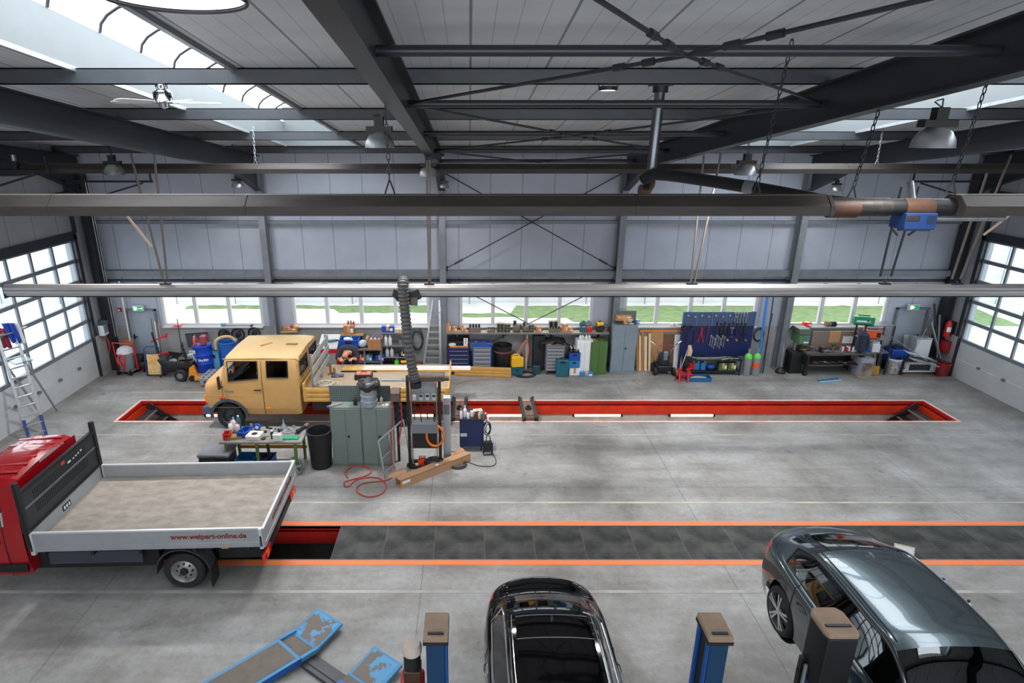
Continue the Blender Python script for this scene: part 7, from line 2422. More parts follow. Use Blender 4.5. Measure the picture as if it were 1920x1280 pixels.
# things on the truck bed
BZ=1.06
x0_,x1_=X18(641,690,16.3),X18(882,692,16.3)
t=thing('trim_board','long yellow and white side board lying along the far edge of the truck bed','board',((x0_+x1_)/2,16.42,BZ))
L=(x1_-x0_)/2
MB().box(-L,L,-0.16,0.16,0.0,0.05).build('board',BEDYEL,t,bev=0.005)
for yy in(-0.1,0.02,0.12):
 MB().box(-L+0.6,L,yy-0.035,yy+0.035,0.05,0.06).build('white_rib',WHITE,t)
MB().box(-L-0.02,-L+1.0,-0.2,-0.16,0.0,0.03).build('rubber_edge',BLACK,t)
t=thing('rope','tangled pale rope and straps on the truck bed behind the cab','rope',(X18(612,712,15.4),15.3,BZ+0.01))
MB().tube([Vector(p)for p in catmull(coil((0,0,0.015),0.16,0.014,5,'z',10,0.9,0.45,0.01,14),2)],0.013,6).build('rope',mat('pale_rope',(190,180,164),0.9),t)
MB().tube([(0.1,0.05,0.02),(0.3,0.1,0.02),(0.34,-0.05,0.02)],0.012,6).build('tail',mat('pale_rope',(190,180,164)),t)
t=thing('strap_case','dark blue flat case on the truck bed near the headboard','case',(X18(633,702,15.9),15.9,BZ),0.1)
MB().box(-0.17,0.17,-0.08,0.08,0,0.05).build('body',mat('dark_slate_blue',(58,62,88),0.5),t,bev=0.012)
MB().box(-0.05,0.05,-0.09,-0.08,0.01,0.04).build('clasp',STEEL_GREY,t)
t=thing('toolbox','black toolbox with orange lid markings on the truck bed behind the drum','toolbox',(X18(683,708,15.8),15.75,BZ))
MB().box(-0.24,0.24,-0.14,0.14,0,0.16).build('body',BLACK,t,bev=0.015)
MB().box(-0.2,0.2,-0.12,0.12,0.16,0.17).build('lid',mat('faded_orange_lid',(196,110,80),0.6),t)
MB().tube([(-0.08,0,0.165),(-0.06,0,0.21),(0.06,0,0.21),(0.08,0,0.165)],0.01,6).build('handle',BLACK,t)
t=thing('tail_lift_plate','grey flat metal bar on the truck bed left of the service tower','metal plate',(X18(742,708,15.6),15.6,BZ))
MB().box(-0.4,0.4,-0.06,0.06,0,0.035).build('plate',mat('steel_blue_grey',(120,136,156)),t,bev=0.01)
MB().lathe([(0.03,0.035),(0.03,0.04),(0,0.04)],14,(0.2,0,0)).build('hole',BLACK,t)
for px,h,lab in((621,0.34,'brown wooden peg standing on the truck bed beside the headboard'),(628,0.2,'short brown wooden peg on the truck bed behind the dark case')):
 t=thing('wooden_stake',lab,'stake',(X18(px,700,16.1),16.05,BZ))
 MB().box(-0.03,0.03,-0.025,0.025,0.03,h).build('peg',mat('brown_peg',(136,96,52),0.7),t)
 MB().box(-0.08,0.08,-0.05,0.05,0,0.03).build('foot',mat('brown_peg',(136,96,52)),t)

 # ---- shelf in the braced bay
sx0,sx1=X18(838,620,19.16),X18(1141,620,19.16)
SH=1.34
t=thing('long_shelf','long wooden wall shelf full of engine parts in the braced bay','shelf',((sx0+sx1)/2,19.22,SH-0.05))
hw=(sx1-sx0)/2
MB().box(-hw,hw,-0.22,0.2,0,0.05).build('board',mat('worn_shelf_board',(178,156,132),0.6,0,0.25,4),t)
MB().box(-hw,hw,-0.225,-0.22,0,0.05).build('edge',STEEL_GREY,t)
for k in range(4):
 xx=-hw+0.3+k*(2*hw-0.6)/3
 MB().prism([(-0.2,0),(0.2,0),(0.2,-0.3)],xx-0.012,xx+0.012,'x').build('bracket',STEEL_DARK,t)
SC_=mat('small_parts_carton',(190,128,84),0.75,0,0.15,6)
items=[(841,602,'tall',.15,.30,SC_,'tall stack of two small brown cartons at the left end of the long shelf'),(852,608,'flat',.17,.18,SC_,'small brown carton second from the left end of the long shelf'),(866,604,'tall',.09,.24,SC_,'slim brown carton left of the first engine part on the shelf'),(872,608,'flat',.10,.14,SC_,'little brown carton just left of the first engine part on the shelf'),(1010,610,'flat',.17,.18,SC_,'single brown carton right of the shelf middle, beside the carburettor'),(1059,603,'tall',.18,.27,SC_,'tall brown carton near the right end of the long shelf'),(1069,610,'flat',.17,.16,SC_,'low brown carton beside the tall one near the right end')]
for px,py,k,w_,h,m_,lab in items:
 carton(lab,X18(px,612,19.11),19.14,SH,w_,0.16,h,0.05,m_,False,'cartons on the long shelf')
ENG=mat('cast_engine_part',(134,124,112),0.5,0.4,0.45,16,0.2)

def engine_part(label,px,kind,w_,h):
 t=thing('engine_part',label,'engine part',(X18(px,612,19.11),19.14,SH),0,'engine parts on the long shelf')
 if kind=='head':
  MB().box(-w_/2,w_/2,-0.1,0.1,0,h*0.6).build('casting',ENG,t,bev=0.012)
  for i in range(4):
   MB().cyl((-w_*0.36+i*w_*0.24,-0.02,h*0.6),(-w_*0.36+i*w_*0.24,-0.02,h),w_*0.09,n=12).build('port',DIRTY,t)
 elif kind=='block':
  MB().box(-w_/2,w_/2,-0.1,0.1,0,h*0.85).build('casting',ENG,t,bev=0.01)
  for i in range(2):
   for j in range(3):
    MB().cyl((-w_*0.25+i*w_*0.5,-0.115,h*0.2+j*h*0.25),(-w_*0.25+i*w_*0.5,-0.1,h*0.2+j*h*0.25),w_*0.16,n=14).build('bore',BLACK,t)
 elif kind=='turbo':
  MB().lathe([(0.04,-0.1),(h*0.3,-0.08),(h*0.36,0),(h*0.26,0.06),(0.05,0.1)],18,(0,0,h*0.38),'y').build('scroll',ENG,t)
  MB().cyl((0,0,h*0.4),(w_*0.5,0,h*0.55),h*0.13,n=12).cyl((-w_*0.2,0,h*0.5),(-w_*0.2,0,h),h*0.14,n=12).build('pipe',DIRTY,t)
  MB().box(-w_*0.4,w_*0.4,-0.06,0.06,0,0.03).build('foot',DIRTY,t)
 return t

engine_part('grey cylinder head with upright ports on the left part of the shelf',890,'head',.40,.27)
engine_part('flat grey casting alone between two gaps on the shelf left half',921,'head',.26,.16)
engine_part('upright grey casting with round bores, left of the shelf middle',938,'block',.22,.36)
engine_part('upright grey casting with round bores, right of its twin near the shelf middle',951,'block',.2,.34)
engine_part('snail-shaped turbocharger left of the shelf centre bracket',969,'turbo',.32,.38)
engine_part('small turbocharger with an orange-brown tint at the shelf centre',986,'turbo',.28,.32)
engine_part('narrow casting standing right of the small turbocharger',997,'block',.14,.32)
engine_part('stacked cylinder heads on the right half of the shelf',1040,'head',.38,.19)
engine_part('second layer casting lying on the stacked cylinder heads',1037,'block',.28,.22).location.z=SH+0.19
# power tools at the right end
for px,m_,lab in((1094,TEAL,'teal power tool case standing on the shelf right end'),(1104,RED,'grey and red power tool near the right end of the shelf'),(1125,YELLOW,'yellow-topped black tool charger at the right end of the shelf')):
 t=thing('power_tool',lab,'power tool',(X18(px,612,19.11),19.16,SH))
 MB().box(-0.11,0.11,-0.09,0.09,0,0.16).build('base',m_ if px!=1125 else BLACK,t,bev=0.02)
 MB().cyl((-0.1,0,0.25),(0.12,0,0.27),0.085,0.065).build('motor',STEEL_GREY if px==1104 else m_,t)
 MB().tube([(-0.08,0,0.16),(-0.12,0,0.27),(0.0,0,0.37),(0.08,0,0.3)],0.018,8).build('handle',BLACK,t)
t=thing('radio','grey radio box behind the yellow-topped charger on the shelf','radio',(X18(1132,612,19.21)-0.02,19.26,SH))
MB().box(-0.14,0.16,-0.02,0.12,0,0.2).build('body',STEEL_GREY,t,bev=0.012)
MB().lathe([(0.06,0),(0.06,-0.008),(0,-0.008)],18,(0.02,-0.02,0.1),'y').build('speaker',BLACK,t)

# tool chests and bins below the shelf
x0,x1,_,z1=bx(840,652,880,690,18.81)
chest('tool_chest','navy tool chest with bright drawer edges, leftmost below the long shelf',x0,x1,18.66,19.2,0,z1,6,NAVY,NAVY,GALV,False)
tb_=thing('tool_board','black tool board with coloured knobs on the wall above the navy chest','tool board',((x0+x1)/2,19.4,0.9))
MB().box(-(x1-x0)/2,(x1-x0)/2,-0.015,0.04,0.02,0.46).build('board',BLACK,tb_)
for i,(dx,dz,m_)in enumerate(((-0.28,0.36,BLUE),(-0.05,0.36,YELLOW),(0.05,0.37,RED),(0.15,0.36,RED),(-0.08,0.22,YELLOW),(-0.28,0.26,RED),(0.22,0.38,ORANGE))):
 MB().cyl((dx,-0.015,dz),(dx,-0.06,dz),0.035,n=14).build('knob',m_,tb_)
carton('white box standing on the navy chest under the long shelf',x1-0.12,18.96,z1+0.03,0.14,0.12,0.24,0,WHITE)
o=MB().lathe([(0.06,0),(0.12,0),(0.12,0.05),(0.06,0.05)],20,(0,0,0),'z').build('tape_roll',mat('cream_tape',(220,214,196),0.6))
o.location=(x0+0.14,18.96,z1+0.03)
tag(o,'cream tape roll lying on the navy chest under the long shelf','tape')
t=thing('wood_offcut','orange-brown board edge lying on the navy tool chest','wood',((x0+x1)/2,18.82,z1+0.026))
MB().box(-0.28,0.3,-0.05,0.04,0,0.03).build('board',mat('orange_brown_board',(206,130,60),0.6),t)
x0,x1,_,z1=bx(886,646,921,690,18.81)
chest('tool_chest','grey tool chest in a blue frame, second below the long shelf',x0,x1,18.66,19.2,0,z1,6,BLUE,mat('chest_grey_drawer',(158,162,168),0.4,0.3),STEEL_DARK)
rnd=random.Random(31)

def loose_tools(n,xc_,yc_,z,w_,d,where,group,seed):
 r_=random.Random(seed)
 for i in range(n):
  L=r_.uniform(0.12,0.24)
  a=r_.uniform(-0.6,0.6)
  xx=xc_+(-w_/2+w_*(i+0.5)/n)
  yy=yc_+r_.uniform(-d/2,d/2)
  m_=MB()
  k=i%3
  if k==0:
   m_.bar((-L/2,0,0.008),(L/2,0,0.008),0.02,0.012).lathe([(0.012,0),(0.028,0),(0.028,0.014),(0.012,0.014)],10,(L/2,0,0))
   nm,mm,lb='wrench',GALV,'steel wrench'
  elif k==1:
   m_.cyl((-L/2,0,0.014),(-0.01,0,0.014),0.014,n=8).cyl((-0.01,0,0.014),(L/2,0,0.012),0.005,n=6)
   nm,mm,lb='screwdriver',(RED,YELLOW,BLUE)[i%2],'screwdriver'
  else:
   m_.bar((-L/2,-0.02,0.01),(0.02,0.01,0.01),0.018,0.014).bar((-L/2,0.02,0.01),(0.02,-0.01,0.01),0.018,0.014).bar((0.02,0,0.01),(L/2,0,0.01),0.03,0.014)
   nm,mm,lb='pliers',BLACK,'black pliers'
  o=m_.build(nm,mm)
  o.location=(xx,yy,z)
  o.rotation_euler=(0,0,a)
  tag(o,'%s, %s from left of the tools %s'%(lb,ords[i],where),'hand tool',group)

loose_tools(7,(x0+x1)/2,18.96,z1+0.026,0.55,0.2,'on the blue-framed chest','tools on the blue-framed chest',2)
t=thing('waste_bin','black open bin under the long shelf beside the yellow pump','bin',(X18(943,660,18.76),18.91,0))
MB().lathe([(0.22,0),(0.25,0.03),(0.30,0.94),(0.28,0.94),(0.23,0.04),(0,0.04)],26).build('body',mat('black_bin_plastic',(28,29,32)),t,sharp=1.0)
MB().lathe([(0.29,0.74),(0.305,0.75),(0.305,0.78),(0.29,0.79)],26,close=False).build('band',mat('dark_red_band',(120,66,66),0.6),t)
MB().lathe([(0.3,0.92),(0.315,0.935),(0.315,0.96),(0.28,0.96)],26,close=False).build('rim',BLACK,t)
xx=X18(970,675,18.66)
crate('low teal crate on the floor under the yellow pump',xx,18.76,0,0.34,0.3,0.26,TEAL)
canister('yellow pump canister standing on the low teal crate',xx,18.76,0.262,0.4,0.26,0.42,YELLOW,BLACK,0.1)
xh=X18(987,655,19.26)
t=thing('shelf_post','striped red and white support post below the middle of the long shelf','post',(xh,19.22,0))
MB().box(-0.03,0.03,-0.03,0.03,0,SH-0.06).build('post',mat('pale_post',(206,190,184),0.5),t)
for z in(1.0,1.2):
 MB().box(-0.032,0.032,-0.032,0.032,z,z+0.1).build('stripe',mat('salmon_red',(204,96,88),0.5),t)
o=MB().tube([Vector(p)for p in catmull([(xh-0.28,19.06,0.62),(xh-0.15,19.08,0.9),(xh-0.03,19.12,1.02),(xh+0.05,19.1,0.8),(xh+0.02,19.06,0.45)],8)],0.025,8).build('hose',mat('salmon_hose',(206,110,96),0.5))
tag(o,'salmon red hose hung over the striped shelf post','hose')
t=thing('welding_curtain','black upright cabinet in the shade right of the striped post','cabinet',(X18(1010,650,19.16),19.21,0))
MB().box(-0.19,0.19,-0.15,0.2,0,1.22).build('body',BLACK,t,bev=0.01)
MB().box(-0.16,0.16,-0.156,-0.15,0.1,1.15).build('door',mat('near_black',(34,36,40),0.5),t)
t=thing('canister','dark teal canister in front of the black upright cabinet','canister',(X18(1007,688,18.56),18.76,0))
MB().box(-0.12,0.12,-0.08,0.1,0,0.3).build('body',mat('deep_teal',(16,66,72),0.5),t,bev=0.02)
MB().cyl((0.05,0,0.3),(0.05,0,0.34),0.03,n=12).build('cap',BLACK,t)
x0,x1,_,z1=bx(1024,648,1056,692,18.76)
chest('tool_chest','grey tool chest with a black cloth over its top, right half of the shelf',x0,x1,18.66,19.2,0,z1,7,mat('chest_grey_body',(120,124,132),0.4,0.3),mat('chest_grey_drawer',(158,162,168)),STEEL_DARK)
cl_=MB()
vs,fs=[],[]
r_=random.Random(8)
for i in range(12):
 for j in range(7):
  u_,v_=i/11,j/6
  vs.append((x0-0.22+(x1-x0+0.34)*u_,18.78+0.42*v_,z1+0.06+0.09*r_.random()-(0.22 if i==0 else 0.0)-(0.1 if i==11 else 0)))
for i in range(11):
 for j in range(6):
  a=i*7+j
  fs.append((a,a+7,a+8,a+1))
o=cl_.add(vs,fs).build('cloth',mat('black_tarp',(36,36,40),0.5))
sd=o.modifiers.new('thick','SOLIDIFY');sd.thickness=0.012;sd.offset=1
tag(o,'crumpled black cloth draped over the grey tool chest','cloth')
loose_tools(6,(x0+x1)/2,18.79,z1+0.03,0.5,0.02,'at the front edge of the grey chest','tools on the cloth-covered chest',5)
t=thing('power_tool_case','teal upright tool case on the floor in front of the blue crates','case',(X18(1056,690,18.36),18.56,0))
MB().box(-0.2,0.2,-0.1,0.1,0,0.58).build('body',TEAL,t,bev=0.025)
MB().box(-0.08,0.08,-0.12,-0.1,0.48,0.54).build('latch',BLACK,t)
MB().tube([(-0.08,0,0.58),(-0.07,0,0.64),(0.07,0,0.64),(0.08,0,0.58)],0.014,8).build('handle',BLACK,t)
xx=X18(1077,680,18.76)
carton('white and blue carton at the bottom of the blue crate stack',xx,18.76,0,0.36,0.32,0.24,0,WHITE)
crate('lower blue crate of the stack left of the white cabinet',xx-0.02,18.81,0.245,0.34,0.34,0.26,SKYBLUE)
crate('upper blue crate filled with bottles left of the white cabinet',xx-0.02,18.81,0.51,0.34,0.34,0.26,BLUE)
for k in range(6):
 bottle('dark bottle standing in the upper blue crate',xx-0.13+0.11*(k%3),18.72+0.15*(k//3),0.53,0.42,0.045,mat('dark_glass',(40,34,34),0.2),WHITE,'bottles in the upper blue crate')
x0,x1,_,z1=bx(1083,641,1110,690,18.66)
locker('small_cabinet','white cabinet with clear bottles on top, under the long shelf',x0,x1,18.71,19.16,0.0,z1,WHITE,False)
for k,px in enumerate((1088,1093,1099,1105)):
 bottle('clear bottle on the white cabinet, %s from the left'%ords[k],X18(px,635,18.86),18.86+0.06*(k%2),z1,0.18,0.05,CLEAR,(WHITE,TEAL,WHITE,STEEL_GREY)[k],'bottles on the white cabinet')
carton('flat blue box on the floor before the white cabinet',X18(1100,690,18.56),18.56,0,0.42,0.16,0.14,0,SKYBLUE,name='storage_box')
x0,x1,_,z1=bx(1110,644,1138,693,18.56)
locker('small_cabinet','green cabinet with tools on top, beside the column below the shelf',x0,x1,18.66,19.16,0.0,z1,GREEN,False)
loose_tools(6,(x0+x1)/2,18.91,z1,0.4,0.2,'on the green cabinet','tools on the green cabinet',9)

# propped yellow board and cable
p,q=fp(850,702),fp(957,707)
pa,qa_=yp(851,676,18.66),yp(957,686,18.66)
t=thing('side_board','yellow truck side board leaning on edge below the long shelf','board',(0,0,0))
A_=[(pa[0],18.48,0.02),(qa_[0],18.36,0.0)]
b_=MB()
xa2,xb2=fp(853,692)[0],fp(958,707)[0]
b_.bar((xa2,18.61,0.17),(xb2,18.42,0.17),0.04,0.34).build('board',BEDYEL,t,bev=0.005)
for dz in(-0.1,0.0,0.1):
 MB().bar((xa2+0.05,18.58,0.17+dz),(xb2-0.05,18.405,0.17+dz),0.03,0.07).build('rib',BEDYEL,t,bev=0.005)
x,y=fp(985,703)
o=MB().tube([Vector(p)for p in catmull(coil((x,y,0.015),0.3,0.012,5,'z',18,0.75,0.2,0.006,77),2)],0.012,6).build('cable',RUBBER)
tag(o,'loose loops of black cable on the floor right of the yellow side board','cable')
loops_floor([(838,732),(850,726),(862,718),(880,714),(905,712),(930,709)],0.006,mat('brown_lead',(150,90,62),0.6),'cable','thin reddish lead trailing on the floor behind the service tower','cable')

# ---- bay right of the braced one
x0,x1,_,z1=bx(1152,609,1192,691,18.66)
locker('locker','tall grey-blue two-door locker beside the third column',x0,x1,18.81,19.02+0.02,0,z1-0.04,mat('grey_blue_locker',(124,138,148),0.45,0,0.12,3))
for i,(w_,h,m_,lab)in enumerate(((0.6,0.07,mat('dark_green_book',(50,64,50),0.6),'dark green flat case at the bottom of the pile on the locker'),(0.5,0.05,BLACK,'black flat case in the pile on the locker'),(0.56,0.07,SC_,'brown carton in the middle of the pile on the locker'),(0.46,0.09,mat('tan_carton',(206,150,96),0.7),'tan carton at the top of the pile on the locker'))):
 zz=z1-0.04+(0,0.072,0.124,0.196)[i]
 carton(lab,(x0+x1)/2-0.02*i,18.92,zz,w_,0.2,h,0,m_,False,'pile on the locker')
t=thing('pegboard','grey-green perforated board standing behind the pile on the locker','pegboard',((x0+x1)/2+0.05,18.98,z1-0.04))
MB().box(-0.3,0.3,-0.01,0.01,0,0.42).build('panel',PEG,t)
MB().box(-0.3,0.3,-0.016,0.016,0.41,0.43).build('top_rail',CABG,t)
carton('small blue box beside the pile on the locker',x1-0.02,18.92,z1-0.04,0.14,0.14,0.14,0,SKYBLUE)
pl_=[(1195,1.0,mat('golden_plank',(186,122,50),0.6,0,0.2,4),.05),(1199.5,1.12,mat('pale_plank',(222,196,158),0.6,0,0.15,4),.07),(1204,1.22,mat('golden_plank',(186,122,50)),.06),(1210,1.1,mat('pale_plank',(222,196,158)),.10),(1217,1.2,mat('pale_plank',(222,196,158)),.07)]
for i,(px,h,m_,w_)in enumerate(pl_):
 t=thing('plank','%s upright wooden plank from the left, leaning right of the locker'%ords[i],'plank',(X18(px,690,19.06),19.08,0),0,'upright planks by the locker')
 MB().bar((0,-0.05,0),(0,0.3,h),w_,0.04,up=(0,1,0)).build('plank',m_,t)
 MB().bar((0,-0.05+0.3498*0.995,h*0.999),(0,-0.05+0.352,h+0.006),w_+0.002,0.042,up=(0,1,0)).build('cut_end',mat('end_grain',(180,140,96),0.8),t)
for px0,py0,px1,py1,m_,lab in((1221,622,1241,660,PLY,'light plywood sheet leaning on the wall left of the engine hoist'),(1242,627,1262,665,mat('brown_board',(112,78,58),0.6,0,0.2,4),'brown board leaning on the wall behind the engine hoist'),(1262,628,1277,664,WHITE,'white board leaning on the wall right of the brown board')):
 x0,x1,z0,z1=bx(px0,py0,px1,py1,19.36)
 t=thing('sheet',lab,'sheet',((x0+x1)/2,19.34,0))
 MB().bar((0,-0.1,0.0),(0,0.08,z1),x1-x0,0.02,up=(0,1,0)).build('panel',m_,t)
 MB().bar((0,0.08,z1),(0,0.081,z1+0.01),x1-x0,0.022,up=(0,1,0)).build('edge',STEEL_GREY,t)
t=thing('shelf_batten','orange-brown batten on the wall above the leaning sheets','batten',(X18(1240,622,19.41),19.43,Z18(1240,620,19.41)))
MB().box(-0.72,0.7,-0.03,0.03,-0.04,0.04).build('batten',mat('orange_brown_board',(206,130,60)),t)
for sx in(-0.5,0.5):
 MB().cyl((sx,-0.035,0),(sx,-0.03,0),0.02,n=10).build('bolt',GALV,t)
t=thing('lawn_mower','black walk-behind machine with chrome handlebars, under the window','machine',(X18(1245,690,18.7),18.86,0))
MB().box(-0.24,0.24,-0.26,0.26,0.14,0.32).build('deck',BLACK,t,bev=0.03)
MB().lathe([(0.17,0.32),(0.19,0.4),(0.17,0.62),(0.1,0.7),(0,0.7)],20).build('engine',mat('charcoal_engine',(48,50,56),0.4,0.2),t)
MB().box(-0.06,0.08,-0.2,-0.1,0.5,0.8).build('tank',mat('steel_blue_grey',(120,136,156)),t,bev=0.02)
for s_ in(-1,1):
 MB().tube([(s_*0.2,0.1,0.3),(s_*0.24,0.0,0.8),(s_*0.34,-0.05,1.0),(s_*0.52,-0.02,1.12)],0.018,8).build('handlebar',CHROME,t)
 for yy in(-0.2,0.2):
  MB().cyl((s_*0.3-0.04,yy,0.13),(s_*0.3+0.04,yy,0.13),0.13,n=18).build('wheel',RUBBER,t)
MB().bar((-0.25,-0.02,0.95),(0.28,-0.02,0.98),0.03).build('crossbar',CHROME,t)
t=thing('trolley_jack','red trolley jack with an upright handle and mop cords, by the blue tool wall','jack',(X18(1279,695,18.46),18.41,0))
MB().bar((-0.2,0,0.1),(0.3,0,0.1),0.2,0.1).build('chassis',mat('dull_red',(178,40,44)),t,bev=0.01)
for s_ in(-1,1):
 for xx in(-0.18,0.28):
  MB().cyl((xx,s_*0.13-0.02,0.06),(xx,s_*0.13+0.02,0.06),0.06,n=14).build('wheel',BLACK,t)
MB().cyl((-0.12,0,0.12),(0.16,0.12,1.05),0.02,n=8).build('handle',GALV,t)
MB().lathe([(0.05,0.12),(0.05,0.2),(0.02,0.22)],12,(0.24,0,0)).build('saddle',mat('dull_red',(178,40,44)),t)
mp_=MB()
for k in range(7):
 mp_.tube([(0.13+0.012*k,0.11,1.08),(0.15+0.018*k,0.08,0.9),(0.12+0.02*k,0.09,0.72)],0.014,6)
mp_.build('mop_cords',mat('mop_beige',(206,180,140),0.9),t)
for px,lab in((1273,'left red axle stand in front of the blue tool wall'),(1289,'right red axle stand in front of the blue tool wall')):
 t=thing('axle_stand',lab,'axle stand',(X18(px,698,18.11),18.08,0),0,'red axle stands')
 for k in range(3):
  a=2*PI*k/3+0.5
  MB().bar((0.13*math.cos(a),0.13*math.sin(a),0),(0.03*math.cos(a),0.03*math.sin(a),0.3),0.045,0.02).build('leg',RED,t)
 MB().cyl((0,0,0.2),(0,0,0.42),0.03,n=12).build('post',RED,t)
 MB().prism([(-0.06,0.4),(0.06,0.4),(0.07,0.48),(0.03,0.44),(-0.03,0.44),(-0.07,0.48)],-0.03,0.03).build('saddle',RED,t)
t=thing('drip_pan','blue shallow tray with dirty oil rags on the floor before the tool wall','tray',(X18(1312,695,18.16),18.21,0))
w_,d=0.37,0.18
MB().box(-w_,w_,-d,d,0,0.02).box(-w_,w_,-d,-d+0.015,0.02,0.14).box(-w_,w_,d-0.015,d,0.02,0.14).box(-w_,-w_+0.015,-d+.015,d-.015,0.02,0.14).box(w_-0.015,w_,-d+.015,d-.015,0.02,0.14).build('pan',mat('tray_blue',(24,92,140),0.45),t)
MB().ball((0,0,0.08),0.14,(2.0,0.8,0.35)).build('rag',mat('greyish_rag',(150,140,134),0.9),t)
carton('white tin box on the sill above the leaning sheets',X18(1263,612,19.4),19.4,SILL+0.02,0.24,0.12,0.12,0,WHITE,name='storage_box')
# blue tool wall
x0,x1,z0,z1=bx(1283,585,1405,668,19.11)
t=thing('tool_wall','large blue perforated tool wall under the fourth window bay','tool wall',((x0+x1)/2,19.14,0))
w_=(x1-x0)/2
zm=Z18(1340,612,19.11)
MB().box(-w_,w_,-0.01,0.02,zm,z1).build('upper_panel',perf_mat('blue_pegboard',(34,52,108),0.05,(130,150,140),0.45),t)
MB().box(-w_,w_,-0.02,0.02,0.5,zm-0.02).build('lower_panel',mat('deep_blue_panel',(18,32,84),0.45),t)
for k in range(6):
 xx=-w_+2*w_*k/5
 MB().box(xx-0.02,xx+0.02,-0.022,0.02,zm,z1).build('mullion',mat('panel_rail_blue',(60,100,150),0.45),t)
MB().box(-w_,w_,-0.04,0.03,zm-0.03,zm+0.02).build('rail',STEEL_DARK,t)
for sx in(-w_+0.05,w_-0.05):
 MB().box(sx-0.03,sx+0.03,0.02,0.1,0,z1).build('post',NAVY,t)
TW=(x0,x1,z0,z1)

def wall_tool(nm,label,px,py,shape,m_,group='tools on the blue wall'):
 x,z=yp(px,py,19.08)
 b_=MB()
 if shape=='wrench':
  L=0.28
  b_.bar((0,-0.01,-L/2),(0.01,-0.01,L/2),0.024,0.012,up=(0,1,0)).lathe([(0.014,-0.008),(0.034,-0.008),(0.034,0.008),(0.014,0.008)],12,(0.012,-0.012,L/2+0.02),'y').bar((-0.015,-0.01,-L/2-0.03),(0.015,-0.01,-L/2),0.04,0.012,up=(0,1,0))
 elif shape=='plier':
  b_.bar((-0.09,-0.01,-0.3),(0.0,-0.01,0.05),0.03,0.02,up=(0,1,0)).bar((0.09,-0.015,-0.3),(0.0,-0.015,0.05),0.03,0.02,up=(0,1,0)).bar((0,-0.012,0.03),(0,-0.012,0.2),0.05,0.02,up=(0,1,0))
 elif shape=='ring':
  b_.ring((0,-0.03,0),0.075,0.022,'y',20,6)
 elif shape=='hammer':
  b_.cyl((0,-0.02,-0.22),(0,-0.02,0.1),0.014,n=8).cb((0,-0.03,0.12),(0.13,0.04,0.04))
 elif shape=='socket':
  b_.cyl((0,0,0),(0,-0.07,0),0.032,n=12).cyl((0,-0.07,0),(0,-0.075,0),0.02,n=12)
 elif shape=='bar':
  b_.bar((0,-0.015,-0.22),(0.02,-0.015,0.2),0.03,0.02,up=(0,1,0)).cyl((0.02,-0.04,0.2),(0.02,0,0.2),0.03,n=10)
 o=b_.build(nm,m_)
 o.location=(x,19.1,z)
 return tag(o,label,'hand tool',group)

wall_tool('ring_tool','dark ring tool at the upper left of the deep blue panel',1282,613,'ring',DIRTY)
wall_tool('ring_tool','second dark ring tool, right of the first on the deep blue panel',1294,614,'ring',DIRTY)
wall_tool('puller','grey puller hanging left of the red pliers on the blue wall',1301,632,'bar',DIRTY)
wall_tool('bolt_cutter','bolt cutter with long red handles on the blue tool wall',1315,625,'plier',RED)
wall_tool('bolt_cutter','tall dark red cutter right of the long red-handled one',1326,622,'bar',mat('dark_red_steel',(120,34,40),0.4))
for k in range(8):
 wall_tool('wrench','%s wrench from the left in the row of wrenches on the blue wall'%ords[k],1332+k*3.6,638+(k%3)*3,'wrench',GALV)
for k in range(9):
 wall_tool('socket','%s socket from the left on the upper perforated row of the blue wall'%ords[k],1290+k*13,591+(k%2)*2,'socket',GALV)
for k in range(6):
 wall_tool('socket','%s bushing from the left in the lowest tool row of the blue wall'%ords[k],1355+k*8.5,637,'socket',(DIRTY,mat('tan_bushing',(190,150,120),0.5),DIRTY,ORANGE,DIRTY,STEEL_GREY)[k])
for k in range(6):
 wall_tool('socket','%s black clamp from the left in the upper dark row on the blue wall'%ords[k],1352+k*9,627,'socket',BLACK)
for k in range(4):
 wall_tool('hammer','%s hammer from the left along the rail of the blue tool wall'%ords[k],(1288,1352,1372,1396)[k],(633,622,621,622)[k],'hammer',(DIRTY,DIRTY,STEEL_GREY,DIRTY)[k])
for k in range(8):
 wall_tool('ratchet','%s black ratchet from the left in the top right row of the deep blue panel'%ords[k],1343+k*7.5,616+(k%2)*2,'bar',BLACK if k%2 else DIRTY)
for k in range(5):
 wall_tool('spanner','%s short spanner from the left on the right end of the blue pegboard'%ords[k],1378+k*5.5,596,'wrench',GALV)
 # low bench before it
x0,x1,_,_=bx(1290,660,1388,690,18.66)
t=thing('low_rack','low dark parts rack below the blue tool wall','rack',((x0+x1)/2,18.81,0))
w_=(x1-x0)/2
for z in(0.12,0.5):
 MB().box(-w_,w_,-0.22,0.24,z,z+0.03).build('shelf',STEEL_DARK,t)
for sx in(-w_+0.03,w_-0.03):
 for sy in(-0.2,0.2):
  MB().box(sx-0.02,sx+0.02,sy-0.02,sy+0.02,0,0.53).build('leg',STEEL_DARK,t)
for i,(px,m_,lab)in enumerate(((1300,RED,'red canister at the left end of the low parts rack'),(1309,SKYBLUE,'first light blue canister on the low parts rack'),(1321,SKYBLUE,'second light blue canister on the low parts rack'))):
 canister(lab,X18(px,680,18.66),18.78,0.15,0.17,0.15,0.3,m_,WHITE)
for px,lab in((1357,'left green ammunition-style box on the low parts rack'),(1374,'right green box on the low parts rack beside the gas bottles')):
 carton(lab,X18(px,680,18.66),18.78,0.15,0.27,0.26,0.26,0,mat('olive_green_box',(74,104,54),0.55),name='metal_box')
t=thing('oil_jug','bright blue jug lying on the low parts rack','jug',(X18(1336,682,18.66),18.76,0.15))
MB().ball((0,0,0.1),0.12,(1.2,0.8,0.8)).build('body',BLUE,t)
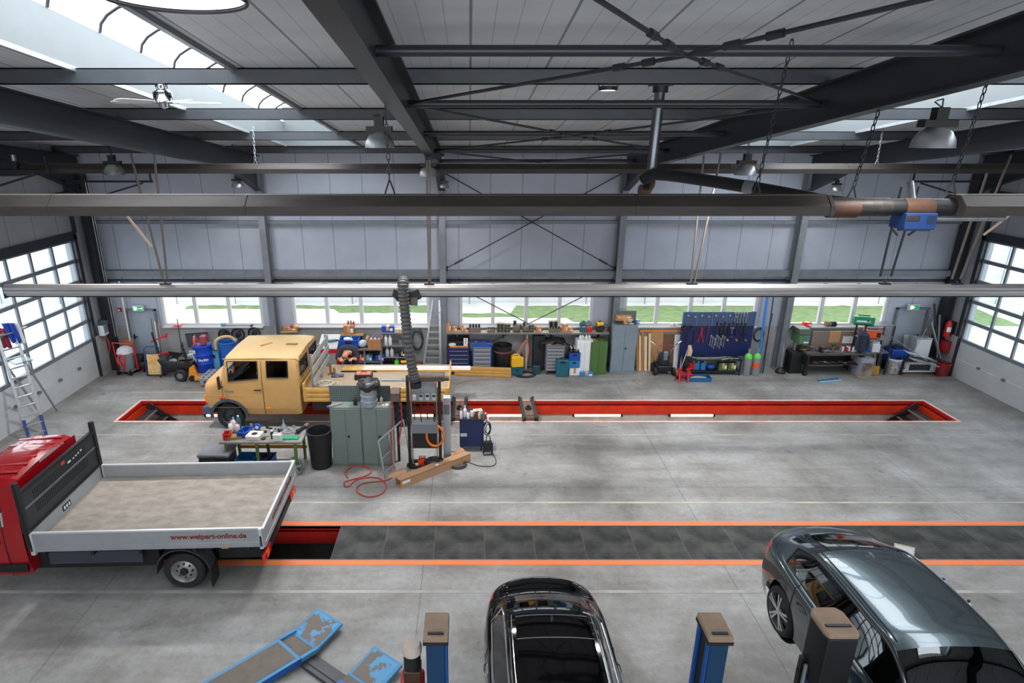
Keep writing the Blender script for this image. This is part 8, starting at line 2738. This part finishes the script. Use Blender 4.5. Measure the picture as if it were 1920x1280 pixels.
MB().cyl((0.1,0,0.12),(0.19,0,0.15),0.025,n=10).build('spout',BLACK,t)
for i,(pa_,pb_,lab)in enumerate((((1300,660),(1365,657),'long steel bar on top of the low parts rack, behind'),((1305,665),(1385,664),'long steel bar on top of the low parts rack, in front'),((1350,662),(1368,655),'short cross wrench on top of the low parts rack'))):
 a,b_=X18(pa_[0],pa_[1],18.76),X18(pb_[0],pb_[1],18.76)
 m_=MB().cyl((a,18.78-0.1*i,0.55),(b_,18.8-0.1*i,0.56+0.04*(i==2)),0.018,n=8)
 if i==2:
  m_.cyl((b_-0.02,18.46,0.6),(b_-0.02,18.76,0.6),0.015,n=8)
 tag(m_.build('steel_bar',GALV),lab,'bar')
loose_tools(8,X18(1340,668,18.66),18.86,0.53,1.4,0.2,'on the low parts rack','tools on the low parts rack',15)
# gas bottles, leaning bars
for px,band,lab in((1391,None,'grey gas cylinder with a green shoulder, left of the pair'),(1407,mat('orange_band',(226,92,50),0.5),'grey gas cylinder with a green shoulder and an orange band')):
 x,y=fp(px+2,698)
 t=thing('gas_cylinder',lab,'gas cylinder',(x,18.66,0),0,'gas cylinders')
 MB().lathe([(0.11,0),(0.12,0.02),(0.12,0.6)],24).build('body',mat('gas_grey',(140,144,150),0.45,0,0.1,4),t)
 MB().lathe([(0.12,0.6),(0.12,0.64),(0.1,0.7),(0.05,0.75),(0.04,0.76)],24).build('shoulder',mat('gas_green',(96,200,76),0.4),t)
 MB().cyl((0,0,0.75),(0,0,0.92),0.035,n=14).build('valve_guard',GALV,t)
 if band:
  MB().lathe([(0.121,0.26),(0.122,0.27),(0.122,0.44),(0.121,0.45)],24,close=False).build('band',band,t)
x,z=yp(1424,628,19.36)
o=MB().tube([Vector((p[0],min(p[1],19.42),p[2]))for p in catmull(coil((x,19.39,z),0.15,0.014,5,'y',16,1.4,0.14,0.012,41),2)],0.015,6).build('cable',mat('teal_black_hose',(44,58,64)))
tag(o,'hank of dark hose on the concrete wall above the gas cylinders','cable coil')
bars=[((1421,686),(1440,545),SKYBLUE,0.035,'bright blue plastic pipe leaning right of the gas cylinders'),((1432,688),(1452,545),STEEL_DARK,0.02,'dark steel bar leaning between the blue pipe and the column'),((1440,689),(1462,548),GALV,0.016,'thin bright bar leaning on the fourth column'),((1428,686),(1448,590),mat('dull_blue',(36,84,140),0.5),0.018,'dull blue rod leaning behind the dark steel bar')]
for a,b_,m_,r,lab in bars:
 p,q=yp(a[0],a[1],18.81),yp(b_[0],b_[1],18.98)
 t=thing('leaning_pipe',lab,'pipe',(p[0],18.81,0))
 MB().cyl((0,0,0),(q[0]-p[0],0.17,q[1]),r,n=10).build('pipe',m_ if m_ is not SKYBLUE else mat('vivid_blue_pipe',(20,120,214),0.4),t)
 MB().cyl((q[0]-p[0],0.17,q[1]),(q[0]-p[0],0.171,q[1]+0.03),r*1.1,n=10).build('end_cap',BLACK,t)
x,y=fp(1457,694)
t=thing('tamper','dark round-footed tamper with a thin pole, at the fourth column','tamper',(x,18.86,0))
MB().lathe([(0.16,0),(0.16,0.06),(0.1,0.14),(0.03,0.2)],20).build('foot',BLACK,t)
MB().cyl((0,0,0.2),(0.02,0.1,0.95),0.015,n=8).build('pole',GALV,t)

# ---- welding corner
x0,x1=X18(1509,680,18.6),X18(1618,680,18.6)
zt=Z18(1560,650,18.56)-0.02
t=thing('welding_bench','heavy black welding bench strewn with tools under the rightmost window','workbench',((x0+x1)/2,18.96,0))
w_=(x1-x0)/2
MB().box(-w_,w_,-0.4,0.42,0.72,0.78).build('worktop',mat('dark_bench_top',(96,92,90),0.5,0.2,0.45,9),t)
MB().box(-w_+0.05,w_-0.05,-0.36,0.4,0.36,0.4).build('shelf',STEEL_DARK,t)
for sx in(-w_+0.06,w_-0.06):
 for sy in(-0.35,0.37):
  MB().box(sx-0.05,sx+0.05,sy-0.05,sy+0.05,0,0.72).build('leg',BLACK,t)
MB().box(-w_,-w_+0.04,-0.4,0.42,0.36,0.72).build('side_panel',BLACK,t)
xc_=t.location.x
loose_tools(22,xc_,18.85,0.78,1.9,0.4,'on the welding bench top','tools on the welding bench',20)
loose_tools(18,xc_,18.75,0.40,1.8,0.2,'on the shelf of the welding bench','tools on the welding bench shelf',21)
r_=random.Random(6)
cans_=[(1545,WHITE,RED),(1578,STEEL_GREY,RED),(1584,WHITE,BLACK),(1590,RED,WHITE),(1596,WHITE,RED),(1602,CLEAR,STEEL_GREY),(1608,WHITE,BLUE)]
for i,(px,m_,c_)in enumerate(cans_):
 can('%s can from the left among the cans at the back of the welding bench'%ords[i],X18(px,640,18.76),18.78-0.05*(i%2),0.78,0.2,0.035,m_,c_,'cans on the welding bench')
t=thing('bench_vice','dark bench vice at the front left corner of the welding bench','vice',(X18(1541,660,18.66),18.68,0.78))
MB().cb((0,0.03,0.09),(0.12,0.14,0.18)).build('body',DIRTY,t,bev=0.012)
MB().box(-0.07,0.07,-0.12,-0.06,0.1,0.2).build('jaw',DIRTY,t)
MB().cyl((0,-0.2,0.12),(0,-0.05,0.12),0.018,n=8).cyl((-0.09,-0.19,0.12),(0.09,-0.19,0.12),0.01,n=6).build('screw',GALV,t)
t=thing('angle_grinder','brown-grey grinder standing upright on the welding bench','grinder',(X18(1563,652,18.76),18.78,0.78))
MB().cyl((0,0,0.02),(0.02,0,0.2),0.035,0.03).build('body',mat('brown_grey_cast',(120,104,90)),t)
MB().cyl((-0.05,-0.01,0.2),(0.07,0.01,0.22),0.035,n=10).build('head',DIRTY,t)
t=thing('steel_rod','long thin steel rod lying across the welding bench','rod',(0,0,0))
a,b_=X18(1506,630,19.0),X18(1562,650,18.7)
MB().cyl((a,19.0,0.95),(b_,18.7,0.80),0.012,n=6).build('rod',GALV,t)
MB().cyl((b_,18.7,0.80),(b_+0.03,18.68,0.80),0.018,n=8).build('tip',BLACK,t)
for i,(pa_,m_)in enumerate(((1550,SKYBLUE),(1556,mat('pale_blue_strip',(150,190,214),0.5)))):
 o=MB().bar((X18(1530,700,18.26),18.11-0.12*i,0.02),(X18(1575,700,18.26),18.31-0.2*i,0.03),0.05,0.03).build('plastic_strip',m_)
 tag(o,('blue strip on the floor under the welding bench, behind','pale blue strip on the floor under the welding bench, in front')[i],'strip')
 # drill press
t=thing('drill_press','green pillar drill on a stand left of the welding bench','drill press',(X18(1492,650,18.9)+0.09,19.0,0))
MB().box(-0.24,0.24,-0.22,0.22,0,0.05).build('foot',BLACK,t)
MB().box(-0.22,0.24,-0.2,0.2,0.6,0.72).build('table',DIRTY,t)
MB().box(-0.2,0.2,-0.18,0.18,0.05,0.6).build('stand',BLACK,t)
MB().cyl((0,0.12,0.7),(0,0.12,1.5),0.05).build('pillar',GALV,t)
MB().box(-0.14,0.2,-0.34,0.22,1.05,1.38).build('head',mat('machine_green',(86,124,84),0.45,0,0.2,5),t,bev=0.03)
MB().prism([(-0.36,1.38),(0.26,1.38),(0.26,1.48),(0.15,1.56),(-0.3,1.56)],-0.18,0.2,'x').build('belt_cover',mat('dark_machine_green',(74,84,72),0.5),t,bev=0.02)
MB().lathe([(0.055,-0.02),(0.055,0),(0,0)],18,(0.1,-0.345,1.25),'y').build('dial',mat('dial_blue',(70,120,170),0.4),t)
MB().box(0.0,0.16,-0.345,-0.34,1.1,1.15).build('plate',WHITE,t)
MB().cyl((0.02,-0.2,0.85),(0.02,-0.2,1.06),0.035,0.06).build('chuck',DIRTY,t)
for k in range(3):
 a=2*PI*k/3
 MB().cyl((0.22,-0.1,1.2),(0.22,-0.1+0.16*math.cos(a),1.2+0.16*math.sin(a)),0.01,n=6).build('lever',BLACK,t)
carton('red box on the sill behind the green pillar drill',X18(1513,610,19.36),19.38,SILL+0.02,0.24,0.16,0.16,0,mat('bright_red_box',(222,36,50),0.4),name='storage_box')
for i,px in enumerate((1549,1554,1559,1564)):
 o=MB().lathe([(0.02,-0.03),(0.09,-0.03),(0.09,0.03),(0.02,0.03)],18,(0,0,0.09),'x').build('grinding_wheel',(mat('brown_wheel',(150,108,90),0.8),STEEL_GREY,STEEL_DARK,BLACK)[i])
 o.location=(X18(px,612,19.38),19.39,SILL+0.02)
 tag(o,'%s grinding wheel from the left in the row on the right window sill'%ords[i],'grinding wheel','grinding wheels on the sill')
carton('long brown board box leaning at the back of the welding bench',X18(1565,630,19.21),19.22,0.78,1.5,0.06,0.55,0,mat('brown_grey_board',(128,116,104),0.7),name='back_panel',cat='panel')
# rack with welding sets
xa_,xb_=X18(1616,620,18.81),X18(1672,620,18.81)
t=thing('welding_rack','tall grey rack carrying welding sets beside the right door','rack',((xa_+xb_)/2,18.91,0))
w_=(xb_-xa_)/2
for z in(0.75,1.2,1.66):
 MB().box(-w_,w_,-0.25,0.25,z,z+0.03).build('shelf',STEEL_GREY,t)
for sx in(-w_+0.02,w_-0.02):
 for sy in(-0.23,0.23):
  MB().box(sx-0.02,sx+0.02,sy-0.02,sy+0.02,0,1.69).build('post',STEEL_DARK,t)
t=thing('welding_set','long green welding set lying on top of the welding rack','welding set',(xa_+0.06,18.81,1.69),-0.25)
MB().box(-0.38,0.22,-0.13,0.13,0.02,0.27).build('housing',mat('welder_green',(16,140,92),0.4),t,bev=0.02)
MB().box(0.22,0.225,-0.1,0.1,0.05,0.24).build('front_panel',mat('pale_grey_panel',(150,154,160)),t)
MB().box(-0.3,0.1,-0.134,-0.13,0.1,0.16).build('lettering',WHITE,t)
MB().box(-0.36,0.2,-0.12,0.12,0,0.02).build('foot',BLACK,t)
MB().bar((-0.25,0,0.3),(0.1,0,0.3),0.03).build('handle',BLACK,t)
t=thing('welding_set','orange welding set on the middle shelf of the welding rack','welding set',(xa_+0.34,18.81,1.23),-0.15)
MB().box(-0.24,0.24,-0.12,0.12,0.02,0.27).build('housing',mat('welder_orange',(226,88,44),0.4),t,bev=0.015)
MB().box(0.1,0.22,-0.125,-0.12,0.06,0.22).build('front_panel',BLACK,t)
MB().bar((-0.15,0,0.3),(0.15,0,0.3),0.03).build('handle',BLACK,t)
MB().box(-0.22,0.22,-0.1,0.1,0.0,0.02).build('foot',BLACK,t)
t=thing('work_jacket','dark work jacket hanging on the left post of the welding rack','jacket',(xa_-0.04,18.63,0.85))
MB().lathe([(0.1,0),(0.15,0.1),(0.13,0.4),(0.16,0.55),(0.07,0.66)],14).build('jacket',mat('dark_denim',(44,52,66),0.9),t)
for s_ in(-1,1):
 MB().tube([(s_*0.12,-0.03,0.55),(s_*0.18,-0.05,0.3),(s_*0.16,-0.05,0.05)],0.05,8).build('sleeve',mat('dark_denim',(44,52,66)),t)
canister('white canister on the lower shelf of the welding rack',xa_+0.5,18.76,0.78,0.26,0.2,0.34,mat('dull_white_plastic',(206,210,212)),WHITE)
canister('blue canister on the lower shelf of the welding rack',xa_+0.18,18.74,0.78,0.22,0.2,0.3,BLUE,BLACK)
t=thing('steel_locker','narrow grey metal chest with a stained front, right of the welding bench','cabinet',(X18(1625,680,18.5),18.66,0))
MB().box(-0.2,0.2,-0.22,0.22,0,0.62).build('body',mat('lavender_grey_steel',(150,150,166),0.45),t,bev=0.008)
MB().box(-0.18,0.18,-0.225,-0.22,0.04,0.5).build('front_panel',mat('burnt_brown_panel',(170,150,138),0.6,0,0.6,2.2,rgb2=(70,60,56)),t)
MB().box(-0.2,0.2,-0.22,0.22,0.62,0.64).build('lid',mat('lavender_grey_steel',(150,150,166)),t)
t=thing('shovel','wooden shovel handle with a yellow pan, beside the white bucket','shovel',(X18(1645,690,18.6),18.68,0))
MB().cyl((0,0,0.15),(-0.12,0.15,1.15),0.016,n=8).build('handle',mat('tan_handle',(170,140,110)),t)
MB().prism([(-0.12,0.0),(0.14,0.0),(0.12,0.3),(-0.1,0.3)],-0.015,0.015).build('blade',mat('dirty_yellow',(180,136,46),0.6),t)
x,y=fp(1680,704)
t=thing('bucket','white paint-spattered bucket in front of the right door','bucket',(x,y+0.22,0))
MB().lathe([(0.16,0),(0.175,0.02),(0.215,0.52),(0.2,0.52),(0.165,0.04),(0,0.04)],26).build('body',mat('spattered_white',(212,210,206),0.5,0,0.5,14,rgb2=(110,108,108)),t,sharp=1.0)
MB().lathe([(0.214,0.48),(0.228,0.5),(0.228,0.54),(0.2,0.54)],26,close=False).build('rim',WHITE,t)
MB().tube([(-0.22,0,0.48),(-0.15,-0.16,0.4),(0.15,-0.16,0.4),(0.22,0,0.48)],0.008,6).build('handle',GALV,t)
MB().box(0.03,0.12,-0.204,-0.196,0.28,0.33).build('sticker',SKYBLUE,t)
t=thing('welding_machine','blue welding machine behind the white bucket','welding machine',(X18(1680,665,19.1),19.12,0))
MB().box(-0.26,0.26,-0.22,0.25,0.3,0.78).build('body',BLUE,t,bev=0.03)
MB().box(-0.24,0.24,-0.2,0.23,0.16,0.3).build('trolley',STEEL_DARK,t)
MB().lathe([(0.08,0),(0.18,0.0),(0.18,0.06),(0.1,0.1)],18,(0.0,0,0.78)).build('wire_reel',mat('deep_blue_panel',(18,32,84)),t)
for s_ in(-1,1):
 MB().cyl((s_*0.24-0.03,0.1,0.1),(s_*0.24+0.03,0.1,0.1),0.1,n=14).build('wheel',BLACK,t)
x0,x1,z0,z1=bx(1696,679,1757,698,18.75)
t=thing('radiator_casing','white sheet-metal casing with a dark grille, in the right far corner','casing',((x0+x1)/2,18.86,0))
w_=(x1-x0)/2
MB().box(-w_,w_,-0.1,0.1,0.05,z1).build('body',WHITE,t,bev=0.008)
MB().box(-w_*0.65,w_*0.55,-0.105,-0.1,0.12,z1-0.08).build('grille',mat('dark_grille',(70,74,80),0.5,0.2,0.4,20),t)
for sx in(-w_+0.05,w_-0.05):
 MB().box(sx-0.03,sx+0.03,-0.08,0.08,0,0.05).build('foot',BLACK,t)
sheets=[((1700,660),(1745,672),18.56,0.35,'bright sheet-metal panel lying above the white casing, upper'),((1708,672),(1750,682),18.41,0.32,'bright sheet-metal panel lying on the white casing, lower')]
for i,(a,b_,Y,d,lab)in enumerate(sheets):
 p,q=yp(a[0],a[1],Y),yp(b_[0],b_[1],Y)
 t=thing('metal_sheet',lab,'panel',(0,0,0))
 MB().bar((p[0],Y,p[1]),(q[0],Y-0.1,q[1]),d,0.015).build('panel',mat('bright_sheet',(214,216,220),0.3,0.3),t)
 MB().bar((p[0],Y-d/2,p[1]),(q[0],Y-0.1-d/2,q[1]),0.02,0.03).build('flange',GALV,t)
x0,x1,z0,z1=bx(1722,635,1746,658,18.76)
t=thing('metal_box','pale grey metal box standing above the sheet panels in the corner','box',((x0+x1)/2,18.96,0.55))
MB().box(-(x1-x0)/2,(x1-x0)/2,-0.15,0.15,0,z1-0.55).build('body',mat('pale_grey_panel',(150,154,160)),t,bev=0.01)
MB().box(-(x1-x0)/2+0.03,(x1-x0)/2-0.03,-0.155,-0.15,0.04,z1-0.6).build('door',mat('bright_sheet',(214,216,220)),t)
t=thing('steel_trestle','dark steel trestle carrying the scrap in the right far corner','trestle',(X18(1726,680,18.76),18.86,0))
MB().box(-0.7,0.55,-0.25,0.3,0.5,0.54).build('top',STEEL_DARK,t)
for sx in(-0.65,0.5):
 for sy in(-0.22,0.26):
  MB().box(sx-0.025,sx+0.025,sy-0.025,sy+0.025,0,0.5).build('leg',STEEL_DARK,t)
angs=[((1628,602),(1738,676),18.46,'long bright angle bar running from the orange welder down to the casing'),((1695,690),(1738,615),18.66,'grey angle bar propped up from behind the bucket'),((1742,588),(1758,655),18.96,'left steel tube leaning in the right far corner'),((1752,570),(1757,655),19.01,'middle dark tube leaning in the right far corner'),((1762,590),(1756,692),18.9,'right grey tube leaning in the right far corner'),((1746,600),(1764,672),18.81,'thin tube leaning in front of the others in the right corner')]
for i,(a,b_,Y,lab)in enumerate(angs):
 p,q=yp(a[0],a[1],Y+0.1),yp(b_[0],b_[1],Y-0.1)
 t=thing('steel_bar',lab,'bar',(0,0,0))
 if i<2:
  MB().bar((p[0],Y+0.1,p[1]),(q[0],Y-0.1,q[1]),0.035,0.02).build('bar',GALV,t)
 else:
  MB().cyl((p[0],Y+0.1,p[1]),(q[0],Y-0.1,q[1]),0.03 if i<5 else 0.018,n=10).build('bar',(STEEL_GREY,STEEL_DARK,STEEL_GREY,GALV)[i-2],t)
 MB().cb((p[0],Y+0.1,p[1]),(0.04,0.04,0.04)).build('end',STEEL_DARK,t)
t=thing('metal_sheet','grey metal sheet leaning against the right grey-blue door','panel',(X18(1705,640,19.26),19.26,0))
MB().bar((0,-0.06,0.55),(0.03,0.12,1.15),0.34,0.012,up=(0,1,0)).build('sheet',mat('grey_slat_sheet',(176,180,184)),t)
MB().bar((-0.3,-0.08,0.53),(0.3,-0.08,0.53),0.1,0.04).build('ledge',STEEL_GREY,t)
# extinguisher and red box on the right end
x,z=yp(1783,612,19.01)
t=thing('fire_extinguisher','red fire extinguisher with a white label in the right far corner','fire extinguisher',(XR-0.22,18.88,z-0.3))
MB().lathe([(0.085,0),(0.09,0.02),(0.09,0.44),(0.05,0.52),(0.03,0.54)],20).build('cylinder',RED,t)
MB().cyl((0,0,0.54),(0,0,0.6),0.03,n=12).bar((-0.02,0,0.6),(-0.1,-0.03,0.63),0.03,0.02).build('valve',BLACK,t)
m_=MB()
vs=[(0.0915*math.cos(a),0.0915*math.sin(a),zz)for zz in(0.18,0.34)for a in[PI*(1.2+0.12*k)for k in range(6)]]
m_.add(vs,[(k,k+1,6+k+1,6+k)for k in range(5)]).build('paper_label',WHITE,t)
MB().tube([(0.03,-0.02,0.56),(0.1,-0.04,0.5),(0.11,-0.03,0.2)],0.012,6).build('hose',BLACK,t)
MB().box(0.08,0.2,-0.06,0.06,0.05,0.5).build('bracket',STEEL_DARK,t)
t=thing('hose_cabinet','red box on the right wall below the fire extinguisher','cabinet',(XR-0.16,18.86,0.72))
MB().box(-0.1,0.14,-0.14,0.14,0,0.4).build('body',mat('dark_red_box',(130,30,38),0.5),t,bev=0.01)
MB().box(-0.105,-0.1,-0.1,0.1,0.05,0.35).build('door',RED,t)
t=thing('waste_bin','dark red bin on the floor in the right far corner','bin',(X18(1768,690,18.56),18.56,0))
MB().lathe([(0.16,0),(0.2,0.46),(0.185,0.46),(0.15,0.03),(0,0.03)],22).build('body',mat('dark_red_box',(130,30,38)),t,sharp=1.0)
MB().lathe([(0.2,0.44),(0.21,0.46),(0.19,0.47)],22,close=False).build('rim',RED,t)
t=thing('floor_rail','low timber sill lying on the floor along the welding corner','timber',(X18(1700,707,18.4),18.36,0))
MB().box(-1.6,1.5,-0.05,0.05,0,0.05).build('timber',mat('grey_pallet_wood',(150,138,126)),t)
MB().box(-1.62,-1.6,-0.05,0.05,0,0.05).build('cut_end',WOOD,t)

# ---- platform ladder at the left door
f0,f1=fp(56,827),fp(87,816)
t=thing('platform_ladder','tall aluminium platform ladder in front of the left sectional door','ladder',(0,0,0))
t0=yp(-4,630,f0[1]+0.75);t1=yp(29,622,f1[1]+0.75)
a0,a1=Vector((f0[0],f0[1],0)),Vector((f1[0],f1[1],0))
b0,b1=Vector((t0[0],f0[1]+0.75,t0[1])),Vector((t1[0],f1[1]+0.75,t1[1]))
for a,b_ in((a0,b0),(a1,b1)):
 MB().bar(a,b_,0.07,0.03).build('rail',ALU,t)
 MB().bar(a,a.lerp(b_,0.2),0.075,0.034).build('grip_tape',mat('navy_tube',(40,62,128)),t)
for k in range(10):
 f_=0.05+k*0.09
 MB().bar(a0.lerp(b0,f_),a1.lerp(b1,f_),0.05,0.03).build('rung',ALU,t)
for a,b_ in((a0,b0),(a1,b1)):
 pz=a.lerp(b_,0.72)
 e_=Vector((pz.x-0.15,pz.y+0.95,0))
 MB().bar(pz,e_,0.05,0.025).build('rear_leg',ALU,t)
pz=a0.lerp(b0,0.72)
MB().bar(a0.lerp(b0,0.72)+Vector((0,0.2,0)),a1.lerp(b1,0.72)+Vector((0,0.2,0)),0.42,0.03).build('platform',GALV,t)
MB().bar(b0,b0+Vector((-0.02,0.45,0)),0.03).bar(b1,b1+Vector((-0.02,0.45,0)),0.03).bar(b0+Vector((-0.02,0.45,0)),b1+Vector((-0.02,0.45,0)),0.03).build('guard_rail',ALU,t)
MB().bar(b0,b1,0.03).build('top_bar',ALU,t)

def garment(name,label,c,w_,h,m_,lean=0.0):
 b_=MB()
 r_=random.Random(int(c[0]*100)&255)
 vs,fs=[],[]
 for i in range(7):
  for j in range(7):
   u_,v_=i/6,j/6
   vs.append((c[0]+(u_-0.5)*w_*(1-0.2*v_)+lean*v_,c[1]-0.03-0.03*math.sin(u_*9+c[0])+r_.uniform(-.01,.01),c[2]-v_*h-(0.04 if i%2 else 0)*v_))
 for i in range(6):
  for j in range(6):
   a=i*7+j
   fs.append((a,a+7,a+8,a+1))
 o=b_.add(vs,fs).build(name,m_)
 sd_=o.modifiers.new('thick','SOLIDIFY')
 sd_.thickness=0.02
 return tag(o,label,'clothing')

m0=b1
garment('work_shirt','bright blue work shirt hanging on the top of the platform ladder',b1+Vector((-0.1,-0.02,0.25)),0.3,0.5,mat('royal_blue_cloth',(24,62,158),0.9),0.12)
garment('work_jacket','dark red jacket hanging on the platform ladder left of the blue shirt',b1+Vector((-0.35,-0.02,0.12)),0.3,0.52,mat('wine_red_cloth',(122,26,46),0.9),0.1)
garment('towel','white cloth hanging behind the blue shirt on the platform ladder',b1+Vector((-0.05,0.06,0.24)),0.34,0.55,mat('white_cloth',(214,216,222),0.9),0.1)
